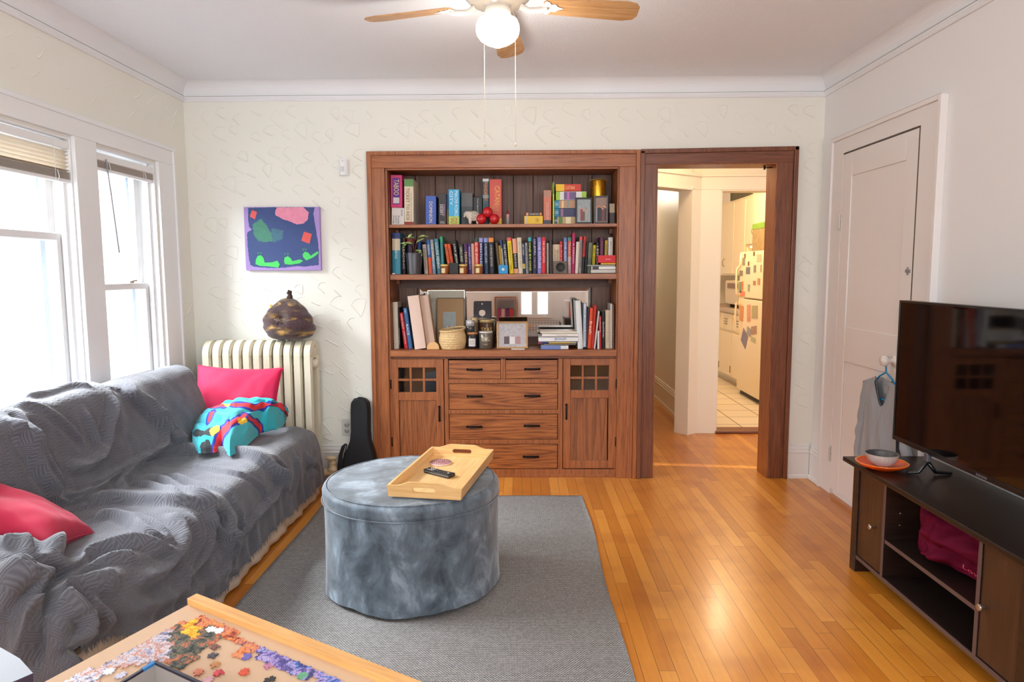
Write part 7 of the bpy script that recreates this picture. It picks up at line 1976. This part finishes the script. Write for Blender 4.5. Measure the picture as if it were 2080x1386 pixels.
b.tube(sh_, .0045, 10, closed=True); b.build('frame', bp_m, hg)
st_ = thing('shirt', 'light grey long-sleeved top hanging from the blue hanger on the closet door', 'clothing', (hx, KY, .30), world=True)
gk = mat('heather_grey_jersey', (158, 161, 167), .9, noise=.06, nscale=200, bump=.2, bscale=300)
# outline half: neck, shoulder, armpit, hem (local y = distance from the centre line)
def shirt_sheet(xo, sgn, neck):
    nu, nv = 49, 60; P = np.zeros((nu, nv, 3))
    for i in range(nu):
        u = -1 + 2 * i / (nu - 1)
        for j in range(nv):
            v = j / (nv - 1)
            half = np.interp(v, [0, .10, .25, .45, 1], [.175, .185, .165, .160, .170])
            y = u * half
            ztop = KZ - .085 - .36 * max(0, abs(y) - .06) ** 1.0 - (neck * max(0, 1 - (y / .075) ** 2) if abs(y) < .075 else 0)
            zb = .345 + .01 * math.sin(u * 6)
            z = ztop * (1 - v) + zb * v
            fx = .008 * math.sin(u * 9 + 2 * v) * v + .006 * mnoise.noise(Vector((u * 4, v * 3, sgn)))
            P[i, j] = (hx + xo + sgn * (.019 + .014 * (1 - u * u) * min(1, v * 4)) + fx, KY + y, z)
    return P
b = MB(); b.grid(shirt_sheet(0, -1, .145)); b.grid(shirt_sheet(0, 1, .025)); o = b.build('body', gk, st_, fix=False); so = o.modifiers.new('t', 'SOLIDIFY'); so.thickness = .0015
for s in (1, -1):
    b = MB(); nu, nv = 20, 40; P = np.zeros((nu, nv, 3))
    for i in range(nu):
        a = 2 * PI * i / nu
        for j in range(nv):
            v = j / (nv - 1); cy_ = .160 + .052 * math.sin(v * PI * .6) + .02 * v; z = KZ - .132 - v * .46; rw = .050 - .016 * v
            cr = .004 * math.sin(v * 30 + a) * (1 if .45 < v < .7 else .4)
            P[i, j] = (hx - .004 + (.022 + cr) * math.cos(a), KY + s * (cy_ + (rw + cr) * math.sin(a) * .8), z)
    b.grid(P, closed_u=True); b.build('sleeve', gk, st_, fix=False)
b = MB(); pts = []
for k in range(25):
    y = -.078 + .156 * k / 24; pts.append((hx - .012, KY + y, KZ - .085 - .36 * max(0, abs(y) - .06) - .145 * max(0, 1 - (y / .075) ** 2)))
b.tube(pts, .004, 6); b.build('neck_binding', mat('dark_grey_binding', (92, 94, 98), .8), st_)
b = MB(); b.box(hx + .002, hx + .004, KY - .02, KY + .02, KZ - .165, KZ - .13); b.build('neck_label', cmat((150, 152, 156)), st_)
# ------------------------------------------------------------------ puzzle board
nrm = np.array([0, -math.sin(math.radians(4)), math.cos(math.radians(4))]); PA = atz(382, 1229, .70)


def onb(x, y): d = _ray(x, y); t = ((PA - CAM) @ nrm) / (d @ nrm); return CAM + t * d


eB = onb(766, 1386) - PA; eB /= np.linalg.norm(eB); eL = np.cross(eB, nrm)
if eL @ (onb(86, 1386) - PA) < 0: eL = -eL
BM = Matrix(((eB[0], eL[0], nrm[0], PA[0]), (eB[1], eL[1], nrm[1], PA[1]), (eB[2], eL[2], nrm[2], PA[2]), (0, 0, 0, 1)))   # u along the rim, v away from it


def uv_of(x, y): p = onb(x, y) - PA; return float(p @ eB), float(p @ eL)


bd = thing('puzzle_board', 'pale puzzle board with a beech rim along its far edge', 'board', (0, 0, 0)); bd.matrix_world = BM
b = MB(); b.box(0, .86, 0, .62, -.014, 0); b.build('work_surface', mat('kraft_board', (206, 172, 140), .75, noise=.04, nscale=60), bd)
b = MB(); b.box(-.002, .862, -.022, .0, -.014, .013); b.build('rim', wood('beech_rim', (206, 148, 84), (222, 166, 100), (232, 180, 116), (2, 30, 30), rough=.45, figure=.2), bd, bevel=.001)
b = MB(); b.box(.86, .875, -.022, .62, -.014, .013); b.build('end_rim', mat('beech_plain', (222, 166, 100), .45), bd, bevel=.001)
tb_ = thing('side_table', 'low wooden table carrying the puzzle board, out of sight beneath it', 'table', (-.52, -3.72, 0), (0, 0, math.radians(-31)))
b = MB(); b.box(-.25, .25, -.17, .17, .60, .625); b.build('tabletop', mat('beech_plain', (222, 166, 100)), tb_, bevel=.003)
for sx in (-.22, .22):
    for sy in (-.14, .14): b = MB(); b.box(sx - .018, sx + .018, sy - .018, sy + .018, 0, .60); b.build('leg', mat('beech_plain', (222, 166, 100)), tb_)

PS = .0138


def piece(cu, cv, s, rot, tabs, M=True):
    """outline of one jigsaw piece"""
    pts = []; c_, s_ = math.cos(rot), math.sin(rot)
    for e in range(4):
        a = e * PI / 2; tb = tabs[e]
        prof = [(-.5, 0)] if not tb else [(-.5, 0), (-.16, .02 * tb), (-.09, -.03 * tb), (-.13, .13 * tb), (-.07, .23 * tb), (.07, .23 * tb), (.13, .13 * tb), (.09, -.03 * tb), (.16, .02 * tb)]
        for t, d in prof:
            x, y = t, -.5 - d
            pts.append((x * math.cos(a) - y * math.sin(a), x * math.sin(a) + y * math.cos(a)))
    return [(cu + s * (x * c_ - y * s_), cv + s * (x * s_ + y * c_)) for x, y in pts]


def pmat(name, stops, sc=42):
    m = bpy.data.materials.new(name); m.use_nodes = True; nt = m.node_tree; b_ = nt.nodes['Principled BSDF']; b_.inputs['Roughness'].default_value = .25; b_.inputs['Coat Weight'].default_value = .3
    tc = nt.nodes.new('ShaderNodeTexCoord'); n = nt.nodes.new('ShaderNodeTexNoise'); n.inputs['Scale'].default_value = sc; n.inputs['Detail'].default_value = 7; n.inputs['Roughness'].default_value = .7; n.inputs['Distortion'].default_value = .8
    nt.links.new(tc.outputs['Object'], n.inputs[0]); r_ = ramp(nt, [(p, srgb(*c)) for p, c in stops]); nt.links.new(n.outputs['Fac'], r_.inputs[0]); nt.links.new(r_.outputs[0], b_.inputs['Base Color']); return m


PMT = {'pale': pmat('puzzle_pale', [(.34, (70, 70, 96)), (.42, (150, 144, 176)), (.50, (222, 216, 222)), (.56, (206, 130, 96)), (.62, (178, 176, 196)), (.70, (70, 84, 84))]), 'warm': pmat('puzzle_warm', [(.38, (120, 50, 40)), (.45, (206, 90, 50)), (.50, (232, 160, 90)), (.55, (214, 120, 100)), (.62, (100, 70, 80))]),
       'dark': pmat('puzzle_dark', [(.34, (34, 38, 46)), (.45, (78, 84, 76)), (.52, (120, 110, 90)), (.57, (200, 96, 70)), (.64, (226, 160, 100)), (.70, (60, 64, 80))]), 'yellow': pmat('puzzle_yellow', [(.35, (216, 150, 30)), (.6, (246, 206, 60))], 60),
       'blue': pmat('puzzle_blue', [(.38, (40, 56, 120)), (.46, (70, 110, 190)), (.52, (196, 176, 216)), (.56, (110, 90, 170)), (.63, (60, 66, 110))], 34)}


def pcol(px, py):
    if px < 262: return 'pale'
    if ((px - 390) / 15) ** 2 + ((py - 1283) / 20) ** 2 < 1: return 'yellow'
    if px > 520: return 'blue'
    if px > 448 or py < 1275: return 'warm'
    if px < 345: return 'pale'
    return 'dark'


def in_poly(x, y, P):
    c = False; n = len(P)
    for i in range(n):
        (x0, y0), (x1, y1) = P[i], P[i - 1]
        if (y0 > y) != (y1 > y) and x < (x1 - x0) * (y - y0) / (y1 - y0) + x0: c = not c
    return c


region = [(412, 1250), (440, 1262), (480, 1287), (512, 1305), (560, 1325), (590, 1335), (650, 1362), (700, 1386), (650, 1386), (600, 1372), (555, 1350), (520, 1338), (513, 1322), (498, 1332), (485, 1340), (476, 1328), (488, 1318), (470, 1296), (455, 1297), (430, 1318), (412, 1322), (400, 1345), (375, 1360), (350, 1352), (320, 1345), (290, 1350), (250, 1354), (215, 1368), (190, 1384), (135, 1386), (185, 1362), (250, 1328), (300, 1300), (350, 1275)]
jig = thing('jigsaw_puzzle', 'assembled part of a colourful jigsaw puzzle on the board', 'puzzle', (0, 0, 0)); jig.matrix_world = BM @ Matrix.Translation((0, 0, .0006))
sheets = {}
u00, v00 = uv_of(412, 1250)
for i in range(-8, 52):
    for j in range(-2, 46):
        cu, cv = u00 - .09 + PS * i, v00 + .010 + PS * j
        w_ = np.array(PA) + eB * cu + eL * cv; rel = w_ - CAM; z_ = rel @ FW; px = 1040 + FOC * (rel @ RT) / z_; py = 693 - FOC * (rel @ UP) / z_
        if not in_poly(px, py, region) and not (py >= 1384 and in_poly(px, 1383, region) and py < 1420): continue
        if cv < .012: continue
        col = pcol(px, py); ta_ = [1 if (i + j) % 2 else -1, 1 if (i + j) % 2 else -1, 1 if (i + j) % 2 else -1, 1 if (i + j) % 2 else -1]
        ta_ = [ta_[0], -ta_[1], ta_[2], -ta_[3]]
        sheets.setdefault(col, MB()).prism(piece(cu, cv, PS * .955, 0, ta_), 0, .0019, 'z')
pk = list(sheets); big = MB()
for k_, col in enumerate(pk): big.add(sheets[col].v, sheets[col].f, k_)
big.build('interlocked_pieces', [PMT[c] for c in pk], jig, bevel=.0004, seg=1)
loose = [(433, 1334, (74, 72, 80), 'dark loose puzzle piece nearest the assembled dark area'), (436, 1353, (190, 130, 80), 'loose puzzle piece with brown and tan picture below the dark loose one'), (433, 1355, None, None),
         (402, 1368, (206, 120, 90), 'coral and brown loose puzzle piece beside the puzzle box'), (445, 1369, (206, 70, 80), 'pinkish red loose puzzle piece right of the coral one'), (497, 1367, (214, 84, 56), 'bright orange-red loose puzzle piece alone on the board'),
         (545, 1355, (186, 120, 150), 'loose puzzle piece half mauve and half black'), (548, 1383, (50, 48, 50), 'black loose puzzle piece at the bottom edge of the picture'), (615, 1375, (96, 160, 120), 'green and violet loose puzzle piece beside the blue border strip'),
         (500, 1336, (110, 100, 170), 'violet loose puzzle piece under the orange assembled strip'), (222, 1366, (232, 228, 232), 'white upside-down puzzle piece at the left of the board'), (196, 1380, (224, 220, 222), 'tiny pale puzzle piece at the lower left of the board'), (245, 1374, (200, 196, 214), 'lilac and white loose puzzle piece left of the box'),
         (422, 1383, (226, 170, 180), 'pale pink loose puzzle piece at the bottom edge beside the box'), (437, 1317, (120, 84, 74), 'brown loose puzzle piece touching the assembled coral area')]
r = random.Random(2)
for (x, y, col, lab) in loose:
    if col is None: continue
    u_, v_ = uv_of(x, y); t = thing('puzzle_piece', lab, 'puzzle piece', (0, 0, 0), group='loose puzzle pieces'); t.matrix_world = BM @ Matrix.Translation((u_, v_, .0006)) @ Matrix.Rotation(r.uniform(0, 6.28), 4, 'Z')
    b = MB(); b.prism(piece(0, 0, PS * (1.0 if 'tiny' not in lab else .5), 0, [r.choice((-1, 1)) for _ in range(4)]), 0, .002, 'z'); b.build('card', mat('piece_%d_%d_%d' % col, col, .3, noise=.4, nscale=90), t, bevel=.0004)
for (x, y, lab) in ((428, 1283, 'left of the two white-backed pieces lying on top of the puzzle'), (444, 1286, 'right of the two white-backed pieces lying on top of the puzzle')):
    u_, v_ = uv_of(x, y); t = thing('puzzle_piece', lab, 'puzzle piece', (0, 0, 0), group='loose puzzle pieces'); t.matrix_world = BM @ Matrix.Translation((u_, v_, .0030)) @ Matrix.Rotation(.3, 4, 'Z')
    b = MB(); b.prism(piece(0, 0, PS, 0, (1, 1, -1, 1)), 0, .002, 'z'); b.build('card', mat('piece_white', (236, 232, 228), .5), t, bevel=.0004)
# puzzle box with dark outside, standing open on the board
u0, v0 = uv_of(316, 1343)
pb_ = thing('puzzle_box', 'open dark puzzle box with a blue corner panel and grey inside on the board', 'box', (0, 0, 0)); pb_.matrix_world = BM @ Matrix.Translation((u0, v0, .0012))
# its rim is higher than the board: pull the corner back so that the rim meets the photographed corner
hb = .045; dlt = uv_of(316, 1343)
d_ = _ray(316, 1343); q_ = PA + nrm * hb; t_ = ((q_ - CAM) @ nrm) / (d_ @ nrm); pp = CAM + t_ * d_ - PA; u0, v0 = float(pp @ eB), float(pp @ eL)
pb_.matrix_world = BM @ Matrix.Translation((u0, v0, .0012)) @ Matrix.Rotation(math.radians(-1), 4, 'Z')
b = MB(); w_ = .0045
b.box(0, .30, 0, w_, 0, hb); b.box(0, w_, 0, .30, 0, hb); b.box(.30 - w_, .30, 0, .30, 0, hb); b.box(0, .30, .30 - w_, .30, 0, hb)
b.build('box_walls', mat('box_dark_print', (36, 30, 46), .4, noise=.5, nscale=50), pb_)
b = MB(); b.box(w_, .30 - w_, w_, .30 - w_, 0, .003); b.box(w_, .30 - w_, w_, w_ + .001, .003, hb - .004); b.box(w_, w_ + .001, w_, .30 - w_, .003, hb - .004); b.build('grey_lining', mat('box_grey_inside', (150, 140, 134), .8), pb_)
b = MB(); b.box(-.0008, w_ + .0008, .004, .024, .004, hb + .0006); b.build('blue_panel', cmat((30, 110, 170)), pb_)
for k in range(9):
    b = MB(); b.prism(piece(.02 + .028 * (k % 3) + .006 * (k // 3), .02 + .03 * (k // 3), PS, k * .8, (1, -1, 1, -1)), .003, .005, 'z'); b.build('boxed_piece', cmat([(90, 110, 90), (206, 120, 90), (150, 150, 160)][k % 3]), pb_)

# ------------------------------------------------------------------ kitchen
kc = mat('kitchen_cream_enamel', (238, 222, 190), .35)
kh = mat('kitchen_handle', (130, 100, 60), .3, metal=.7)
fr2 = thing('refrigerator', 'cream two-door refrigerator covered in photos and notes in the kitchen', 'refrigerator', (2.68, 2.66, 0), world=True)
FXf = 2.33; FY0, FY1 = 2.30, 3.02
b = MB(); b.box(FXf + .055, FXf + .72, FY0, FY1, .05, 1.53); b.box(FXf + .08, FXf + .70, FY0 + .02, FY1 - .02, 0.018, .05); b.build('cabinet', kc, fr2, bevel=.008)
b = MB(); b.box(FXf + .04, FXf + .06, FY0 + .01, FY1 - .01, .02, .065); b.build('kick_grille', mat('kick_dark', (50, 40, 34), .6), fr2)
for nm, z0, z1 in (('freezer_door', 1.058, 1.535), ('fridge_door', .07, 1.046)):
    b = MB(); b.box(FXf, FXf + .050, FY0, FY1, z0, z1); o = b.build(nm, kc, fr2, bevel=.010)
    q = MB(); za, zb = (1.065, 1.40) if z0 > 1 else (.66, 1.035)
    q.tube([(FXf - .004, FY1 - .03, za), (FXf - .035, FY1 - .025, za + .03), (FXf - .040, FY1 - .02, (za + zb) / 2), (FXf - .035, FY1 - .025, zb - .04), (FXf - .006, FY1 - .04, zb), (FXf - .004, FY1 - .045, zb + (.12 if z0 > 1 else -.38 + .3))], .011, 8); q.build('handle', kc, o)


def fz(X, Y): p = atx(1450 + X / 5.775, 480 + Y / 5.775, FXf); return p[1], p[2]


def note(X0_, Y0_, X1_, Y1_, col, lab, tilt=0, cat='note', nm='fridge_note'):
    (ya, za), (yb, zb) = fz(X0_, Y0_), fz(X1_, Y1_); cy, cz = (ya + yb) / 2, (za + zb) / 2; w_, h_ = abs(ya - yb) / 2 * .8, abs(za - zb) / 2 * .9; col = tuple(int(c * .75 + 40) for c in col); c_, s_ = math.cos(tilt), math.sin(tilt)
    b = MB(); b.prism([(cy + u * w_ * c_ - v * h_ * s_, cz + u * w_ * s_ + v * h_ * c_) for u, v in ((-1, -1), (1, -1), (1, 1), (-1, 1))], FXf - .0035, FXf - .0012, 'x')
    o = b.build(nm, mat('note_%d_%d_%d' % col, col, .5, noise=.35, nscale=50)); tag(o, lab, cat, group='papers and photos on the refrigerator'); return o


for a in ((335, 250, 368, 345, (120, 112, 96), 'grey strip photo at the upper left of the freezer door'), (302, 400, 345, 470, (120, 100, 84), 'crowded small photo cluster at the left middle of the freezer door'), (375, 360, 430, 450, (84, 84, 96), 'dark photo strip at the centre of the freezer door'),
          (468, 335, 497, 432, (130, 110, 110), 'narrow mauve photo right of the centre of the freezer door'), (505, 210, 560, 300, (206, 186, 150), 'pale tan drawing at the upper right of the freezer door'), (300, 530, 328, 670, (90, 140, 90), 'green strip at the lower left of the freezer door'),
          (325, 525, 348, 640, (230, 110, 70), 'coral ribbon note low on the freezer door'), (305, 640, 372, 712, (232, 120, 84), 'coral card at the bottom left of the freezer door'), (398, 560, 425, 655, (150, 156, 130), 'grey-green photo strip low on the freezer door'), (460, 520, 495, 578, (160, 110, 80), 'small brown photo low on the freezer door'),
          (510, 490, 545, 575, (190, 130, 90), 'small tan photo right of the brown one on the freezer door'), (548, 330, 560, 430, (170, 150, 120), 'thin strip at the right edge of the freezer door')):
    note(*a)
note(300, 800, 350, 1012, (222, 140, 70), 'long orange card on the left of the lower door', .06); note(390, 790, 432, 1020, (232, 150, 110), 'salmon paper strip in the middle of the lower door', -.08); note(440, 800, 520, 985, (170, 160, 110), 'green and cream drawing at the right of the lower door', -.05)
note(325, 1090, 395, 1310, (110, 100, 140), 'kite-shaped dark collage on the lower door', .5); note(385, 1060, 440, 1180, (150, 150, 160), 'pale blue collage piece beside the kite-shaped one', .2); note(435, 1042, 508, 1170, (160, 120, 100), 'brown postcard at the top of the collage on the lower door', -.15); note(430, 1175, 495, 1260, (190, 190, 140), 'cream and green scrap at the foot of the collage on the lower door', .1)
for k, (X, Y) in enumerate(((370, 232), (412, 322), (476, 205))):
    y_, z_ = fz(X, Y); b = MB(); b.box(FXf - .010, FXf - .0012, y_ - .010, y_ + .010, z_ - .022, z_ + .022); tag(b.build('fridge_magnet', cmat((110, 74, 40)), bevel=.002), 'small brown clip magnet, %s of three on the freezer door' % ('left', 'middle', 'right')[k], 'magnet', group='clip magnets on the freezer door')
# box on the refrigerator
q0 = atx(1532, 450, 2.45); b = MB()
gb = thing('green_topped_bag', 'shopping bag with a green top standing on the refrigerator', 'bag', (2.47, 2.62, 1.532), world=True)
b.box(2.40, 2.56, 2.50, 2.86, 1.534, 1.79); b.build('bag_body', mat('photo_bag', (130, 110, 70), .5, noise=.6, nscale=20), gb, bevel=.006); b = MB(); b.box(2.397, 2.563, 2.497, 2.863, 1.76, 1.82); b.build('green_band', cmat((96, 130, 30)), gb, bevel=.004)
# base cabinets, counter, wall cabinets
bcab = thing('base_cabinet', 'cream kitchen base cabinet beyond the refrigerator', 'cabinet', (2.72, 3.95, 0), world=True)
b = MB(); b.box(2.44, 3.08, 3.06, 4.95, .10, .86); b.box(2.52, 3.08, 3.06, 4.95, .018, .10); b.build('body', kc, bcab)
for k, (a, c) in enumerate(((3.08, 3.52), (3.54, 3.98), (4.0, 4.44))):
    q = MB(); q.box(2.420, 2.44, a, c, .12, .62); o = q.build('door', kc, bcab, bevel=.004); q = MB(); q.box(2.420, 2.44, a, c, .65, .84); d = q.build('drawer', kc, bcab, bevel=.004)
    q = MB()
    for z in (.715, .745, .775): q.tube([(2.412, (a + c) / 2 - .06, z), (2.412, (a + c) / 2 + .06, z)], .004, 6)
    q.build('handle', kh, d)
    q = MB(); q.box(2.414, 2.42, a + .01, a + .02, .16, .24); q.build('hinge', kh, o)
b = MB(); b.box(2.39, 3.09, 3.05, 4.96, .861, .90); o = b.build('worktop', mat('grey_worktop', (176, 158, 140), .3, noise=.1, nscale=40), bevel=.004); tag(o, 'grey kitchen worktop on the base cabinet beyond the refrigerator', 'worktop')
tst = thing('toaster_oven', 'pale countertop appliance on the worktop beyond the refrigerator', 'appliance', (2.62, 3.75, .901), world=True)
b = MB(); b.box(2.50, 2.80, 3.55, 4.10, .94, 1.22); b.build('housing', mat('appliance_pale', (206, 190, 168), .4), tst, bevel=.01); b = MB(); b.box(2.493, 2.50, 3.60, 4.0, 1.13, 1.19); b.build('control_strip', cmat((120, 96, 70)), tst)
for y in (3.6, 4.05): b = MB(); b.box(2.55, 2.75, y - .02, y + .02, .9015, .94); b.build('foot', cmat((60, 40, 26)), tst)
ucab = thing('wall_cabinet', 'cream kitchen wall cabinet with tall doors above the worktop', 'cabinet', (2.80, 3.7, 1.45), world=True)
b = MB(); b.box(2.62, 3.08, 2.98, 3.72, 1.62, 2.20); b.box(2.62, 3.08, 3.72, 4.9, 1.28, 2.20); b.build('body', kc, ucab)
for (a, c, z0, z1, hy) in ((2.99, 3.34, 1.64, 2.17, 3.30), (3.36, 3.71, 1.64, 2.17, 3.40), (3.74, 4.15, 1.30, 2.17, 3.78), (4.17, 4.6, 1.30, 2.17, 4.5)):
    q = MB(); q.box(2.600, 2.62, a, c, z0, z1); o = q.build('door', kc, ucab, bevel=.004)
    zc_ = z0 + .14; q = MB(); q.tube([(2.598, hy, zc_ - .05), (2.575, hy, zc_ - .03), (2.570, hy, zc_), (2.575, hy, zc_ + .03), (2.598, hy, zc_ + .05)], .004, 6); q.build('handle', kh, o)
b = MB(); b.box(2.62, 3.08, 2.05, 2.975, 1.86, 2.20); oc = thing('over_fridge_cabinet', 'cream cabinet hanging above the refrigerator', 'cabinet', (2.85, 2.5, 1.86), world=True); b.build('body', kc, oc)
q = MB(); q.box(2.600, 2.62, 2.06, 2.96, 1.88, 2.17); q.build('door', kc, oc, bevel=.004)
b = MB(); b.box(2.66, 3.09, 2.0, 4.95, 2.20, 2.50); struct(b.build('trim_9', M_cream))
g_ = thing('tin_box', 'dark green and black patterned box on top of the wall cabinets', 'box', (2.63, 4.0, 2.203), world=True)
b = MB(); b.prism([(3.62, 2.2015), (4.35, 2.2015), (4.35, 2.36), (3.90, 2.36)], 2.605, 2.655, 'x'); b.build('printed_board', mat('green_black_print', (70, 66, 30), .5, noise=.8, nscale=9), g_, bevel=.003)
# bright tube under the wall cabinet
b = MB(); b.box(2.64, 2.70, 3.05, 3.65, 1.60, 1.618); tag(b.build('under_cabinet_light', mat('lit_tube', (255, 240, 210), .4, emit=(255, 225, 170), es=5.0)), 'glowing strip light under the kitchen wall cabinet', 'light')
# ------------------------------------------------------------------ rear of the room, seen in the mirror
cr = thing('wire_crate', 'black wire crate below the rear window, seen in the mirror', 'crate', (.32, -5.7, 0), world=True)
b = MB(); x0, x1, y0, y1, z1 = .04, .60, -5.92, -5.50, .56
for y in (y0, y1):
    for x in np.linspace(x0, x1, 13): b.tube([(x, y, .01), (x, y, z1)], .002, 5)
    for z in (.01, .15, .30, .45, z1): b.tube([(x0, y, z), (x1, y, z)], .0025, 5)
for x in (x0, x1):
    for y in np.linspace(y0, y1, 9): b.tube([(x, y, .01), (x, y, z1)], .002, 5)
b.build('wire_panels', M_iron, cr)
b = MB(); b.box(x0 + .01, x1 - .01, y0 + .01, y1 - .01, .0005, .03); b.build('floor_tray', M_black, cr)
sb = thing('storage_box', 'dark box on the floor beside the wire crate, seen in the mirror', 'box', (.80, -5.7, 0), world=True)
b = MB(); b.box(.66, .92, -5.9, -5.55, 0.0005, .60); b.build('body', M_black, sb, bevel=.01); b = MB(); b.box(.655, .925, -5.905, -5.545, .60, .63); b.build('lid', cmat((50, 44, 42)), sb)
for k, (a, c, h, col, lab) in enumerate(((.67, .73, .26, (220, 220, 224), 'pale tall book on the dark storage box, seen in the mirror'), (.735, .78, .24, (200, 60, 50), 'red book on the dark storage box, seen in the mirror'), (.79, .90, .10, (220, 150, 90), 'short orange patterned book on the dark storage box, seen in the mirror'))):
    t = thing('book', lab, 'book', ((a + c) / 2, -5.7, .6305), world=True); b = MB(); b.box(a, c, -5.78, -5.62, .6308, .63 + h); b.build('cover', cmat(col), t)
sh2 = thing('bookshelf', 'small orange wooden shelf unit against the rear wall, seen in the mirror', 'shelf', (-.25, -5.85, 0), world=True)
b = MB(); b.box(-.42, -.40, -5.97, -5.72, 0, .95); b.box(-.10, -.08, -5.97, -5.72, 0, .95); b.build('sides', M_oak, sh2)
for z in (.05, .50, .93): b = MB(); b.box(-.40, -.10, -5.97, -5.72, z, z + .02); b.build('shelf_board', M_oakh, sh2)
for k, col in enumerate(((150, 50, 90), (206, 160, 170), (90, 40, 90), (180, 40, 60))):
    nm = ('plum', 'pale pink', 'violet', 'crimson')[k]; a = -.38 + k * .065; t = thing('book', nm + ' book on the shelf unit at the rear wall, seen in the mirror', 'book', (a + .03, -5.85, .5205), world=True); b = MB(); b.box(a, a + .055, -5.92, -5.76, .5207, .76); b.build('cover', cmat(col), t)
